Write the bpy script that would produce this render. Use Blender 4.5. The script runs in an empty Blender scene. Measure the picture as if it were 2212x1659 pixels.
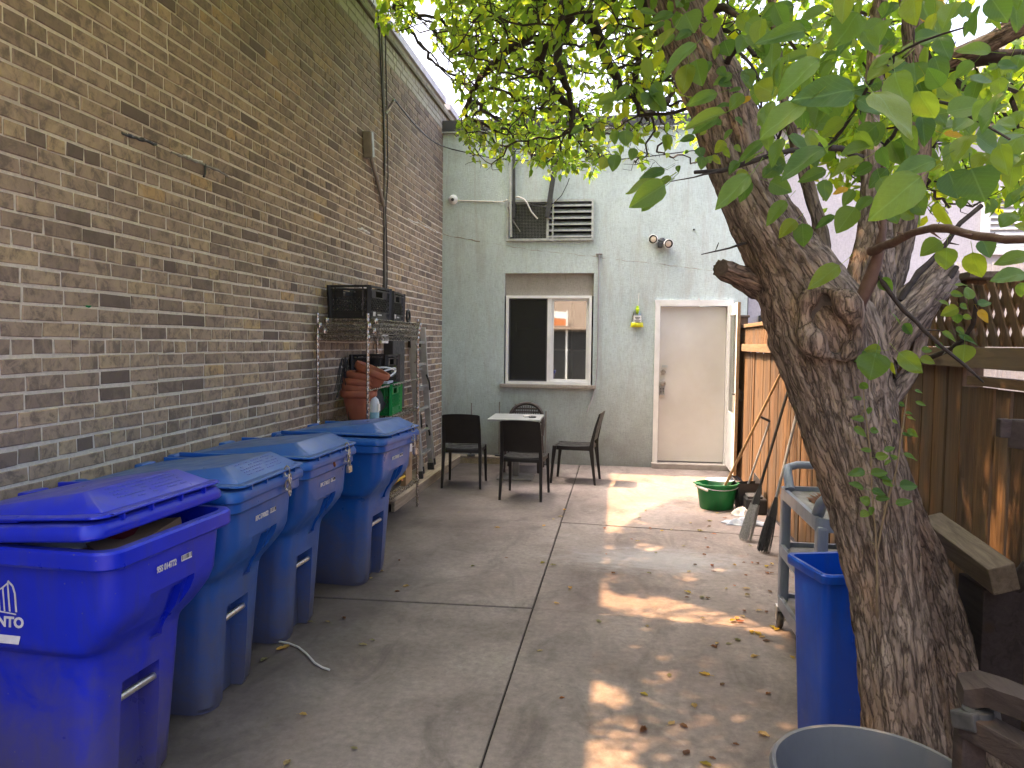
import bpy, bmesh, math, random
import numpy as np
from mathutils import Vector, Matrix
random.seed(7); rng = np.random.default_rng(7)
R_ = math.radians
# ---------------------------------------------------------------- camera
PW, PH = 2212.0, 1659.0                 # pixel frame used for measuring the photograph
F_PX, YAW, PITCH, ROLL, CAM_H = 1624.34, 0.1418, -0.0558, 0.0104, 1.6373
scene = bpy.context.scene
_f = Vector((-math.sin(YAW)*math.cos(PITCH), math.cos(YAW)*math.cos(PITCH), math.sin(PITCH)))
_r = Vector((math.cos(YAW), math.sin(YAW), 0)); _u = _r.cross(_f)
_r2 = _r*math.cos(ROLL) + _u*math.sin(ROLL); _u2 = _r2.cross(_f)
CAM = Vector((0, 0, CAM_H))
cd = bpy.data.cameras.new('camera'); cam = bpy.data.objects.new('camera', cd)
scene.collection.objects.link(cam); scene.camera = cam
cd.sensor_width = 36; cd.lens = 36*F_PX/PW; cd.clip_start = .05; cd.clip_end = 500
cam.matrix_world = Matrix(((_r2.x, _u2.x, -_f.x, 0), (_r2.y, _u2.y, -_f.y, 0), (_r2.z, _u2.z, -_f.z, CAM_H), (0, 0, 0, 1)))
# ---------------------------------------------------------------- light
SUN = Vector((-.465, .125, 1.0)).normalized()       # towards the sun: over the brick building, a little from the back
w = bpy.data.worlds.new('World'); scene.world = w; w.use_nodes = True
nt = w.node_tree; bg = nt.nodes['Background']; sky = nt.nodes.new('ShaderNodeTexSky')
sky.sky_type = 'NISHITA'; sky.sun_disc = False
sky.sun_elevation = math.asin(SUN.z); sky.sun_rotation = math.atan2(SUN.x, SUN.y)
sky.air_density = .45; sky.dust_density = 10.0; sky.ozone_density = .4; sky.altitude = 100
nt.links.new(sky.outputs[0], bg.inputs[0]); bg.inputs[1].default_value = .15
sl = bpy.data.lights.new('sun', 'SUN'); so = bpy.data.objects.new('sun', sl); scene.collection.objects.link(so)
sl.energy = 2.0; sl.angle = R_(.6); sl.color = (1, .58, .29)
so.rotation_euler = SUN.to_track_quat('Z', 'Y').to_euler(); so.location = (-4, 2, 9)
vs = scene.view_settings
vs.view_transform = 'Standard'; vs.look = 'None'; vs.gamma = 1; vs.use_curve_mapping = False
vs.exposure = 3.2
scene.render.engine = 'CYCLES'
scene.cycles.max_bounces = 6; scene.cycles.diffuse_bounces = 3; scene.cycles.transparent_max_bounces = 8; scene.cycles.caustics_reflective = False; scene.cycles.caustics_refractive = False
# ---------------------------------------------------------------- pixel -> place
XL, YB, XF = -2.413, 10.06, 1.47        # brick wall face, stucco wall face, fence face
def ray(x, y):
    return (_f + _r2*((x-PW/2)/F_PX) - _u2*((y-PH/2)/F_PX))
def onz(x, y, z=0.): d = ray(x, y); return CAM + d*((z-CAM_H)/d.z)
def onx(x, y, X): d = ray(x, y); return CAM + d*(X/d.x)
def ony(x, y, Y): d = ray(x, y); return CAM + d*(Y/d.y)
def topx(p):
    q = Vector(p)-CAM; k = q.dot(_f)
    return (PW/2+F_PX*q.dot(_r2)/k, PH/2-F_PX*q.dot(_u2)/k, k)
# ---------------------------------------------------------------- building helpers
COL = scene.collection
def rotz(a): return Matrix.Rotation(a, 3, 'Z')
def wmat(o):
    m = o.matrix_basis.copy()
    while o.parent: o = o.parent; m = o.matrix_basis @ m
    return m
class MB:
    """collects faces; build() links them as one mesh object"""
    def __init__(s): s.v = []; s.f = []; s.m = []; s.a = {}
    def add(s, vs_, fs_, mi=0):
        o = len(s.v); s.v += [tuple(p) for p in vs_]; s.f += [tuple(o+i for i in f) for f in fs_]; s.m += [mi]*len(fs_)
        return s
    def box(s, c, d, rot=None, bev=0., mi=0):
        c = Vector(c); h = Vector(d)*.5
        if bev > 0:
            bm = bmesh.new(); bmesh.ops.create_cube(bm, size=1)
            for v in bm.verts: v.co = Vector((v.co.x*d[0], v.co.y*d[1], v.co.z*d[2]))
            bmesh.ops.bevel(bm, geom=list(bm.edges), offset=bev, segments=2, profile=.6, affect='EDGES')
            bm.verts.index_update()
            P = [v.co.copy() for v in bm.verts]; Fs = [[v.index for v in f.verts] for f in bm.faces]; bm.free()
        else:
            P = [Vector((x*h.x, y*h.y, z*h.z)) for x in (-1, 1) for y in (-1, 1) for z in (-1, 1)]
            Fs = [(0, 1, 3, 2), (4, 6, 7, 5), (0, 4, 5, 1), (2, 3, 7, 6), (0, 2, 6, 4), (1, 5, 7, 3)]
        if rot is not None: P = [rot @ p for p in P]
        return s.add([p+c for p in P], Fs, mi)
    def bar(s, p0, p1, wd, th, up=(0, 0, 1), bev=0., mi=0):
        """rectangular bar from p0 to p1; wd across, th along up"""
        p0, p1 = Vector(p0), Vector(p1); d = p1-p0; L = d.length; d = d/L
        up = Vector(up); x = d.cross(up)
        if x.length < 1e-4: x = d.cross(Vector((1, 0, 0)))
        x.normalize(); z = x.cross(d)
        rot = Matrix(((x.x, d.x, z.x), (x.y, d.y, z.y), (x.z, d.z, z.z)))
        return s.box((p0+p1)/2, (wd, L, th), rot, bev, mi)
    def tube(s, path, r, n=8, cap=True, mi=0, closed=False):
        P = [Vector(p) for p in path]; k = len(P)
        rr = [r]*k if isinstance(r, (int, float)) else list(r)
        ref = None; V = []
        for i in range(k):
            a = P[i-1] if (i > 0 or closed) else P[i]; b = P[(i+1) % k] if (i < k-1 or closed) else P[i]
            t = (b-a)
            t = t.normalized() if t.length > 1e-9 else Vector((0, 0, 1))
            if ref is None:
                ref = t.cross(Vector((.31, .22, .93)))
                if ref.length < .05: ref = t.cross(Vector((1, 0, 0)))
            ref = (ref - t*ref.dot(t)).normalized(); bn = t.cross(ref)
            for j in range(n):
                an = 2*math.pi*j/n
                V.append(P[i] + (ref*math.cos(an)+bn*math.sin(an))*rr[i])
        Fs = []
        for i in range(k if closed else k-1):
            o, q = i*n, ((i+1) % k)*n
            for j in range(n): Fs.append((o+j, o+(j+1) % n, q+(j+1) % n, q+j))
        if cap and not closed: Fs += [tuple(range(n-1, -1, -1)), tuple((k-1)*n+j for j in range(n))]
        return s.add(V, Fs, mi)
    def cyl(s, p0, p1, r0, r1=None, n=14, mi=0): return s.tube([p0, p1], [r0, r0 if r1 is None else r1], n, True, mi)
    def lathe(s, prof, c=(0, 0, 0), n=24, rot=None, sx=1., sy=1., mi=0):
        c = Vector(c); V = []; Fs = []
        for r, z in prof:
            for j in range(n):
                a = 2*math.pi*j/n; p = Vector((r*math.cos(a)*sx, r*math.sin(a)*sy, z))
                V.append((rot @ p if rot is not None else p)+c)
        for i in range(len(prof)-1):
            for j in range(n): Fs.append((i*n+j, i*n+(j+1) % n, (i+1)*n+(j+1) % n, (i+1)*n+j))
        return s.add(V, Fs, mi)
    def loft(s, secs, cap0=True, cap1=True, mi=0):
        n = len(secs[0]); V = [p for q in secs for p in q]; Fs = []
        for i in range(len(secs)-1):
            for j in range(n): Fs.append((i*n+j, i*n+(j+1) % n, (i+1)*n+(j+1) % n, (i+1)*n+j))
        if cap0: Fs.append(tuple(range(n-1, -1, -1)))
        if cap1: Fs.append(tuple((len(secs)-1)*n+j for j in range(n)))
        return s.add(V, Fs, mi)
    def prism(s, poly, off, mi=0):
        n = len(poly); A = [Vector(p) for p in poly]; B = [p+Vector(off) for p in A]
        return s.add(A+B, [tuple(range(n-1, -1, -1)), tuple(range(n, 2*n))] + [(i, (i+1) % n, n+(i+1) % n, n+i) for i in range(n)], mi)
    def build(s, name, mat, parent=None, smooth=None, world=True, loc=None, fix=True):
        """world=True: vertices are world coordinates; moved into the parent's space (or origin set at loc)"""
        V = s.v
        if parent is not None and world:
            inv = wmat(parent).inverted(); V = [tuple(inv @ Vector(p)) for p in V]
        elif parent is None and loc is not None and world:
            l = Vector(loc); V = [tuple(Vector(p)-l) for p in V]
        me = bpy.data.meshes.new(name); me.from_pydata(V, [], s.f); me.validate()
        if fix:
            bm = bmesh.new(); bm.from_mesh(me); bmesh.ops.recalc_face_normals(bm, faces=bm.faces); bm.to_mesh(me); bm.free()
        mats = mat if isinstance(mat, (list, tuple)) else [mat]
        for m in mats: me.materials.append(m)
        if len(mats) > 1 and len(me.polygons) == len(s.m): me.polygons.foreach_set('material_index', s.m)
        if smooth is not None:
            me.polygons.foreach_set('use_smooth', [True]*len(me.polygons))
            if smooth < 179: me.set_sharp_from_angle(angle=R_(smooth))
        o = bpy.data.objects.new(name, me); COL.objects.link(o)
        if parent is not None: o.parent = parent
        elif loc is not None: o.location = loc
        return o
def tag(o, label=None, cat=None, group=None, kind=None):
    if label: o['label'] = label
    if cat: o['category'] = cat
    if group: o['group'] = group
    if kind: o['kind'] = kind
    return o
def empty(name, loc=(0, 0, 0), rz=0., rot=None, label=None, cat=None, group=None):
    o = bpy.data.objects.new(name, None); o.empty_display_size = .1; COL.objects.link(o)
    m = Matrix.Translation(Vector(loc)) @ (rot.to_4x4() if rot is not None else Matrix.Rotation(rz, 4, 'Z'))
    o.matrix_basis = m
    return tag(o, label, cat, group)
def copy_tree(o, parent=None):
    c = o.copy(); COL.objects.link(c)
    if parent is not None: c.parent = parent
    for ch in [x for x in bpy.data.objects if x.parent == o]: copy_tree(ch, c)
    return c
def text_mesh(txt, size, name, mat, parent, M4, depth=.0006, bold=0.):
    cu = bpy.data.curves.new('t', 'FONT'); cu.body = txt; cu.size = size; cu.extrude = depth; cu.align_x = 'CENTER'; cu.align_y = 'CENTER'; cu.offset = bold
    cu.resolution_u = 3
    to = bpy.data.objects.new('t', cu); COL.objects.link(to)
    dg = bpy.context.evaluated_depsgraph_get(); me = bpy.data.meshes.new_from_object(to.evaluated_get(dg))
    bpy.data.objects.remove(to); me.transform(M4); me.materials.clear(); me.materials.append(mat); me.name = name
    o = bpy.data.objects.new(name, me); COL.objects.link(o); o.parent = parent
    return o
def frame4(o, x, y):
    """4x4 with local x along x, y along y, at o"""
    x = Vector(x).normalized(); z = x.cross(Vector(y)).normalized(); y = z.cross(x)
    return Matrix(((x.x, y.x, z.x, o[0]), (x.y, y.y, z.y, o[1]), (x.z, y.z, z.z, o[2]), (0, 0, 0, 1)))
# ---------------------------------------------------------------- materials (procedural)
def newmat(name):
    m = bpy.data.materials.new(name); m.use_nodes = True; t = m.node_tree
    b = t.nodes['Principled BSDF']; return m, t, b
def N(t, typ, **k):
    n = t.nodes.new(typ)
    for a, v in k.items():
        if a.startswith('i_'):
            key = a[2:]; key = int(key) if key.isdigit() else key
            n.inputs[key].default_value = v
        else: setattr(n, a, v)
    return n
def L(t, a, b): t.links.new(a, b)
def ramp(t, fac, stops, interp='LINEAR'):
    r = t.nodes.new('ShaderNodeValToRGB'); r.color_ramp.interpolation = interp
    e = r.color_ramp.elements
    while len(e) > 1: e.remove(e[-1])
    e[0].position = stops[0][0]; e[0].color = (*stops[0][1], 1) if len(stops[0][1]) == 3 else stops[0][1]
    for p, c in stops[1:]:
        k = e.new(p); k.color = (*c, 1) if len(c) == 3 else c
    L(t, fac, r.inputs[0]); return r.outputs[0]
def g3(v): return (v, v, v)
def mixc(t, fac, a, b, mode='MIX'):
    n = t.nodes.new('ShaderNodeMix'); n.data_type = 'RGBA'; n.blend_type = mode
    if isinstance(fac, (int, float)): n.inputs[0].default_value = fac
    else: L(t, fac, n.inputs[0])
    for s, i in ((a, 6), (b, 7)):
        if isinstance(s, tuple): n.inputs[i].default_value = (*s, 1) if len(s) == 3 else s
        else: L(t, s, n.inputs[i])
    return n.outputs[2]
def math_(t, op, a, b=None, clamp=False):
    n = t.nodes.new('ShaderNodeMath'); n.operation = op; n.use_clamp = clamp
    for s, i in ((a, 0), (b, 1)):
        if s is None: continue
        if isinstance(s, (int, float)): n.inputs[i].default_value = s
        else: L(t, s, n.inputs[i])
    return n.outputs[0]
def coords(t, kind='Object', scale=(1, 1, 1), rot=(0, 0, 0)):
    tc = t.nodes.new('ShaderNodeTexCoord'); mp = t.nodes.new('ShaderNodeMapping')
    mp.inputs['Scale'].default_value = scale; mp.inputs['Rotation'].default_value = rot
    L(t, tc.outputs[kind], mp.inputs[0]); return mp.outputs[0]
def noise(t, vec, scale, detail=6, rough=.55, dist=0.):
    n = N(t, 'ShaderNodeTexNoise', i_Scale=scale, i_Detail=detail, i_Roughness=rough, i_Distortion=dist); L(t, vec, n.inputs['Vector']); return n.outputs[0]
def bump(t, b, h, strength=.3, dist=.01, prev=None):
    n = N(t, 'ShaderNodeBump', i_Strength=strength, i_Distance=dist); L(t, h, n.inputs['Height'])
    if prev is not None: L(t, prev, n.inputs['Normal'])
    if b is not None: L(t, n.outputs[0], b.inputs['Normal'])
    return n.outputs[0]
def geo_pos(t, scale=(1, 1, 1)):
    g = t.nodes.new('ShaderNodeNewGeometry'); mp = t.nodes.new('ShaderNodeMapping'); mp.inputs['Scale'].default_value = scale
    L(t, g.outputs['Position'], mp.inputs[0]); return mp.outputs[0]
def simple(name, col, rough=.5, col2=None, sc=6., bmp=0., bsc=40., metal=0., dirt=None, dirt_amt=.5, spec=.5):
    """plain material with two-tone noise, dust patches, fine relief"""
    m, t, b = newmat(name); v = geo_pos(t)
    c = col if col2 is None else ramp(t, noise(t, v, sc, 8, .6), [(.35, col), (.65, col2)])
    if dirt is not None:
        d = ramp(t, noise(t, v, sc*.7, 10, .7, .6), [(.45, (0, 0, 0)), (.75, g3(dirt_amt))])
        c = mixc(t, d, c, dirt)
    if isinstance(c, tuple): b.inputs['Base Color'].default_value = (*c, 1)
    else: L(t, c, b.inputs['Base Color'])
    b.inputs['Metallic'].default_value = metal
    b.inputs['Specular IOR Level'].default_value = spec
    r = ramp(t, noise(t, v, sc*2.3, 6), [(.3, g3(max(.02, rough-.12))), (.7, g3(min(1, rough+.14)))])
    L(t, r, b.inputs['Roughness'])
    if bmp > 0: bump(t, b, noise(t, v, bsc, 6, .6), bmp, .004)
    return m
MAT = {}
# brick: each brick carries a 'tint' value; weathered band near the parapet
def make_brick():
    m, t, b = newmat('brick'); v = geo_pos(t)
    a = N(t, 'ShaderNodeAttribute', attribute_name='tint'); tint = a.outputs['Fac']
    base = ramp(t, tint, [(0., (.165, .127, .108)), (.22, (.258, .198, .158)), (.5, (.350, .268, .206)), (.8, (.405, .312, .230)), (.93, (.46, .345, .215)), (1., (.47, .325, .175))])
    vv = N(t, 'ShaderNodeVectorMath', operation='ADD'); L(t, v, vv.inputs[0])
    cb = N(t, 'ShaderNodeCombineXYZ'); L(t, math_(t, 'MULTIPLY', tint, 37.), cb.inputs[0]); L(t, cb.outputs[0], vv.inputs[1])
    n1 = noise(t, vv.outputs[0], 15, 8, .68, .5)
    soot = ramp(t, n1, [(.40, (1, 1, 1)), (.54, (0, 0, 0))])
    c = mixc(t, math_(t, 'MULTIPLY', soot, .75), base, (.135, .108, .093))
    n2 = noise(t, vv.outputs[0], 11, 7, .7, .8)
    ochre = ramp(t, n2, [(.50, (0, 0, 0)), (.60, (1, 1, 1))])
    c = mixc(t, math_(t, 'MULTIPLY', ochre, math_(t, 'MULTIPLY', tint, .75)), c, (.50, .385, .255))
    # grimy zone high on the wall, pale weathered zone under and over the ledge
    sx = N(t, 'ShaderNodeSeparateXYZ'); L(t, geo_pos(t), sx.inputs[0]); z = sx.outputs[2]
    zn = math_(t, 'ADD', z, math_(t, 'MULTIPLY', math_(t, 'SUBTRACT', noise(t, v, 1.3, 5), .5), 1.1))
    grime = ramp(t, math_(t, 'MULTIPLY', zn, .2), [(.56, (0, 0, 0)), (.86, g3(.60))])
    c = mixc(t, grime, c, mixc(t, tint, (.130, .104, .088), (.185, .145, .120)))
    p = N(t, 'ShaderNodeAttribute', attribute_name='pale').outputs['Fac']
    pale = mixc(t, n1, mixc(t, tint, (.22, .205, .165), (.34, .32, .26)), (.40, .385, .33))
    c = mixc(t, p, c, pale)
    sp = ramp(t, noise(t, v, 60, 3, .6), [(.72, (0, 0, 0)), (.80, g3(.5))])
    c = mixc(t, sp, c, (.35, .32, .27))
    L(t, c, b.inputs['Base Color']); b.inputs['Roughness'].default_value = .88; b.inputs['Specular IOR Level'].default_value = .25
    h = math_(t, 'ADD', noise(t, v, 90, 6, .7), math_(t, 'MULTIPLY', n1, .8))
    bump(t, b, h, .45, .004)
    return m
MAT['brick'] = make_brick()
def make_mortar():
    m, t, b = newmat('mortar'); v = geo_pos(t)
    c = ramp(t, noise(t, v, 45, 6, .7), [(.3, (.62, .57, .49)), (.7, (.86, .80, .70))])
    d = ramp(t, noise(t, v, 1.6, 6, .6), [(.4, (0, 0, 0)), (.7, g3(.5))])
    c = mixc(t, d, c, (.55, .50, .42))
    sx = N(t, 'ShaderNodeSeparateXYZ'); L(t, v, sx.inputs[0])
    zn = math_(t, 'ADD', sx.outputs[2], math_(t, 'MULTIPLY', math_(t, 'SUBTRACT', noise(t, v, 1.2, 5), .5), .8))
    g = ramp(t, math_(t, 'MULTIPLY', zn, .2), [(.60, (0, 0, 0)), (.92, g3(.75))])
    c = mixc(t, g, c, (.085, .075, .06))
    L(t, c, b.inputs['Base Color']); b.inputs['Roughness'].default_value = .95; b.inputs['Specular IOR Level'].default_value = .1
    bump(t, b, noise(t, v, 130, 5, .8), .8, .006)
    return m
MAT['mortar'] = make_mortar()
def make_concrete():
    m, t, b = newmat('concrete'); v = geo_pos(t)
    c = ramp(t, noise(t, v, 1.1, 8, .6, .4), [(.25, (.140, .112, .102)), (.5, (.225, .190, .174)), (.75, (.310, .268, .248))])
    f = ramp(t, noise(t, v, 26, 8, .7), [(.3, g3(.72)), (.7, g3(1.18))])
    c = mixc(t, 1., c, f, 'MULTIPLY')
    st = ramp(t, noise(t, geo_pos(t, (1, .5, 1)), 2.6, 9, .68, 1.2), [(.50, (0, 0, 0)), (.70, g3(.70))])
    c = mixc(t, st, c, (.075, .062, .057))
    rd = ramp(t, noise(t, v, .8, 5, .6), [(.5, (0, 0, 0)), (.72, g3(.35))])
    c = mixc(t, rd, c, (.235, .165, .15))
    lt = ramp(t, noise(t, geo_pos(t, (1.2, 1, 1)), 3.7, 10, .72, 2.), [(.60, (0, 0, 0)), (.78, g3(.45))])
    c = mixc(t, lt, c, (.42, .41, .40))
    vo = N(t, 'ShaderNodeTexVoronoi', i_Scale=9.); L(t, v, vo.inputs['Vector'])
    sp = ramp(t, vo.outputs['Distance'], [(.025, g3(.6)), (.05, (0, 0, 0))])
    c = mixc(t, sp, c, (.05, .047, .045))
    # chalky wash-out stain in front of the brooms
    gs = N(t, 'ShaderNodeVectorMath', operation='DISTANCE'); L(t, geo_pos(t, (.75, 1.5, 0)), gs.inputs[0]); gs.inputs[1].default_value = (.24, 8.6, 0)
    wsn = math_(t, 'ADD', gs.outputs['Value'], math_(t, 'MULTIPLY', math_(t, 'SUBTRACT', noise(t, geo_pos(t, (1, 2.4, 1)), 5, 9, .75, 1.), .5), 1.1))
    c = mixc(t, ramp(t, wsn, [(.18, g3(.55)), (.62, (0, 0, 0))]), c, (.40, .40, .41))
    gr = ramp(t, noise(t, v, 210, 3, .7), [(.62, (0, 0, 0)), (.72, g3(.5))]); c = mixc(t, gr, c, (.07, .06, .055))
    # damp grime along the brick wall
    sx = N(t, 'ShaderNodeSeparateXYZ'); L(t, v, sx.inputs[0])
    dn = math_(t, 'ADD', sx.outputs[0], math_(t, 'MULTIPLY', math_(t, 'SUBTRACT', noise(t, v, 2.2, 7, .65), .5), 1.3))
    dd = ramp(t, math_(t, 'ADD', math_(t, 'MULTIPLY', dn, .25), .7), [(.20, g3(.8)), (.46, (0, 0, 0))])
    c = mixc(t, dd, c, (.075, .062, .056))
    L(t, c, b.inputs['Base Color'])
    L(t, ramp(t, noise(t, v, 5, 6), [(.3, g3(.66)), (.7, g3(.9))]), b.inputs['Roughness'])
    b.inputs['Specular IOR Level'].default_value = .35
    h = math_(t, 'ADD', math_(t, 'MULTIPLY', noise(t, v, 140, 4, .8), .6), noise(t, v, 12, 8, .7))
    bump(t, b, h, .28, .006)
    return m
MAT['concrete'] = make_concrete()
def make_stucco(name, col, dark, streak=.6, foot=.8):
    m, t, b = newmat(name); v = geo_pos(t)
    n0 = noise(t, v, 1.4, 8, .65, .5)
    c = ramp(t, n0, [(.25, tuple(x*.86 for x in col)), (.55, col), (.8, tuple(min(1, x*1.12) for x in col))])
    # trowel texture: fine horizontal and vertical brushing
    h1 = noise(t, geo_pos(t, (4, 4, 26)), 5, 8, .75, .3); h2 = noise(t, geo_pos(t, (22, 22, 3)), 5, 8, .75, .3)
    tr = math_(t, 'ADD', h1, h2)
    c = mixc(t, 1., c, ramp(t, math_(t, 'MULTIPLY', tr, .5), [(.36, g3(.66)), (.5, g3(1.)), (.64, g3(1.16))]), 'MULTIPLY')
    stn = ramp(t, noise(t, geo_pos(t, (2.4, 2.4, .35)), 2.2, 9, .7, .6), [(.50, (0, 0, 0)), (.74, g3(streak))])
    c = mixc(t, stn, c, dark)
    sx = N(t, 'ShaderNodeSeparateXYZ'); L(t, v, sx.inputs[0])
    zn = math_(t, 'ADD', sx.outputs[2], math_(t, 'MULTIPLY', math_(t, 'SUBTRACT', noise(t, v, 2.6, 9, .7), .5), 1.3))
    ft = ramp(t, math_(t, 'MULTIPLY', math_(t, 'ADD', zn, .25), .62), [(.02, g3(foot)), (.32, g3(foot*.62)), (.95, (0, 0, 0))])
    c = mixc(t, ft, c, tuple(x*.55 for x in dark))
    L(t, c, b.inputs['Base Color']); b.inputs['Roughness'].default_value = .85; b.inputs['Specular IOR Level'].default_value = .3
    bump(t, b, math_(t, 'ADD', tr, math_(t, 'MULTIPLY', noise(t, v, 60, 6, .7), .7)), .55, .008)
    return m
MAT['stucco'] = make_stucco('stucco', (.49, .57, .565), (.36, .34, .31), .6, .92)
MAT['lilac'] = make_stucco('lilac_stucco', (.52, .49, .52), (.42, .38, .40), .35, .2)
MAT['render_grey'] = make_stucco('render_grey', (.33, .30, .26), (.20, .18, .15), .5, .0)
def make_bark():
    m, t, b = newmat('bark'); v = coords(t, 'Object')
    a = N(t, 'ShaderNodeAttribute', attribute_name='bark_uv'); q = N(t, 'ShaderNodeMapping'); q.inputs['Scale'].default_value = (1, 1, .36); L(t, a.outputs['Vector'], q.inputs[0])
    q.inputs['Scale'].default_value = (1, 1, .17)
    f1 = math_(t, 'ABSOLUTE', math_(t, 'SUBTRACT', noise(t, q.outputs[0], 24, 4, .55, .25), .5))
    q2 = N(t, 'ShaderNodeMapping'); q2.inputs['Scale'].default_value = (1, 1, .55); L(t, a.outputs['Vector'], q2.inputs[0])
    q2.inputs['Scale'].default_value = (1, 1, .26)
    dis = N(t, 'ShaderNodeTexNoise', i_Scale=46., i_Detail=6., i_Roughness=.7); L(t, q2.outputs[0], dis.inputs['Vector'])
    ad = N(t, 'ShaderNodeVectorMath', operation='MULTIPLY_ADD'); L(t, dis.outputs['Color'], ad.inputs[0]); ad.inputs[1].default_value = (.055, .055, .055); L(t, q2.outputs[0], ad.inputs[2])
    vo = N(t, 'ShaderNodeTexVoronoi', i_Scale=48., feature='DISTANCE_TO_EDGE'); L(t, ad.outputs[0], vo.inputs['Vector'])
    f2 = vo.outputs['Distance']
    vc = N(t, 'ShaderNodeTexVoronoi', i_Scale=48.); L(t, ad.outputs[0], vc.inputs['Vector']); plate = N(t, 'ShaderNodeSeparateColor'); L(t, vc.outputs['Color'], plate.inputs[0])
    crack = math_(t, 'MULTIPLY', ramp(t, f1, [(.0, g3(.12)), (.028, g3(.7)), (.09, g3(1))]), ramp(t, f2, [(.0, g3(.62)), (.06, g3(.94)), (.14, g3(1))]))
    n1 = noise(t, q.outputs[0], 26, 9, .72, .6); n2 = noise(t, v, 3.5, 6, .6)
    c = ramp(t, n1, [(.28, (.155, .122, .098)), (.5, (.27, .215, .175)), (.72, (.40, .335, .28))])
    c = mixc(t, ramp(t, n2, [(.48, (0, 0, 0)), (.68, g3(.6))]), c, (.30, .19, .125))
    c = mixc(t, ramp(t, noise(t, v, 7, 6, .7), [(.55, (0, 0, 0)), (.72, g3(.35))]), c, (.19, .185, .15))
    c = mixc(t, 1., c, ramp(t, plate.outputs[0], [(0, (.84, .83, .83)), (.5, (1, 1, 1)), (1, (1.14, 1.13, 1.1))]), 'MULTIPLY')
    c = mixc(t, crack, (.050, .038, .031), c)
    L(t, c, b.inputs['Base Color']); b.inputs['Roughness'].default_value = .9; b.inputs['Specular IOR Level'].default_value = .2
    hh = math_(t, 'ADD', math_(t, 'ADD', crack, math_(t, 'MULTIPLY', plate.outputs[1], .30)), math_(t, 'MULTIPLY', n1, .7))
    bump(t, b, hh, .9, .010)
    return m
MAT['bark'] = make_bark()
MAT['twig'] = simple('twig', (.018, .013, .011), .85, (.038, .028, .023), 30, .4, 120)
MAT['young_twig'] = simple('sprout_bark', (.16, .115, .07), .75, (.21, .16, .09), 20, .3, 120)
MAT['red_twig'] = simple('young_bark', (.085, .045, .033), .7, (.12, .07, .05), 20, .4, 120)
def make_wood(name, ca, cb_, grey, greyamt, axis=2, sc=9.):
    m, t, b = newmat(name)
    oi = t.nodes.new('ShaderNodeObjectInfo'); v0 = geo_pos(t)
    of = N(t, 'ShaderNodeVectorMath', operation='ADD'); L(t, v0, of.inputs[0])
    cb = N(t, 'ShaderNodeCombineXYZ'); r = oi.outputs['Random']
    for i in range(3): L(t, math_(t, 'MULTIPLY', r, 7.3+i*3.1), cb.inputs[i])
    L(t, cb.outputs[0], of.inputs[1])
    sc3 = [sc*4]*3; sc3[axis] = sc*.22
    mp = N(t, 'ShaderNodeMapping'); mp.inputs['Scale'].default_value = sc3; L(t, of.outputs[0], mp.inputs[0])
    g1 = noise(t, mp.outputs[0], 1., 9, .7, 1.2)
    c = ramp(t, g1, [(.3, ca), (.62, cb_)])
    c = mixc(t, 1., c, ramp(t, r, [(0, (.60, .55, .55)), (.35, (.95, .88, .80)), (.7, (1.15, 1.0, .82)), (1, (.85, .80, .86))]), 'MULTIPLY')
    s2 = [1.6]*3; s2[axis] = .45
    mp2 = N(t, 'ShaderNodeMapping'); mp2.inputs['Scale'].default_value = s2; L(t, of.outputs[0], mp2.inputs[0])
    gr = ramp(t, noise(t, mp2.outputs[0], 3., 8, .65), [(.42, (0, 0, 0)), (.66, g3(greyamt))])
    c = mixc(t, gr, c, grey)
    kn = N(t, 'ShaderNodeTexVoronoi', i_Scale=1.); s3 = [5.]*3; s3[axis] = 1.7
    mp3 = N(t, 'ShaderNodeMapping'); mp3.inputs['Scale'].default_value = s3; L(t, of.outputs[0], mp3.inputs[0]); L(t, mp3.outputs[0], kn.inputs['Vector'])
    c = mixc(t, ramp(t, kn.outputs['Distance'], [(.06, g3(.75)), (.13, (0, 0, 0))]), c, (.035, .022, .014))
    L(t, c, b.inputs['Base Color']); b.inputs['Roughness'].default_value = .8; b.inputs['Specular IOR Level'].default_value = .25
    bump(t, b, g1, .5, .005)
    return m
MAT['fence'] = make_wood('fence_wood', (.075, .048, .028), (.195, .125, .068), (.11, .095, .078), .65, 2)
MAT['rail'] = make_wood('rail_wood', (.14, .10, .06), (.30, .21, .115), (.17, .15, .12), .6, 1)
MAT['oldwood'] = make_wood('weathered_wood', (.075, .062, .05), (.18, .155, .125), (.05, .042, .034), .55, 1)
MAT['plank_grey'] = make_wood('plank_grey', (.24, .22, .19), (.44, .41, .36), (.15, .13, .11), .5, 1)
MAT['handle_wood'] = make_wood('handle_wood', (.46, .31, .16), (.60, .44, .25), (.42, .33, .22), .3, 2)
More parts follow.
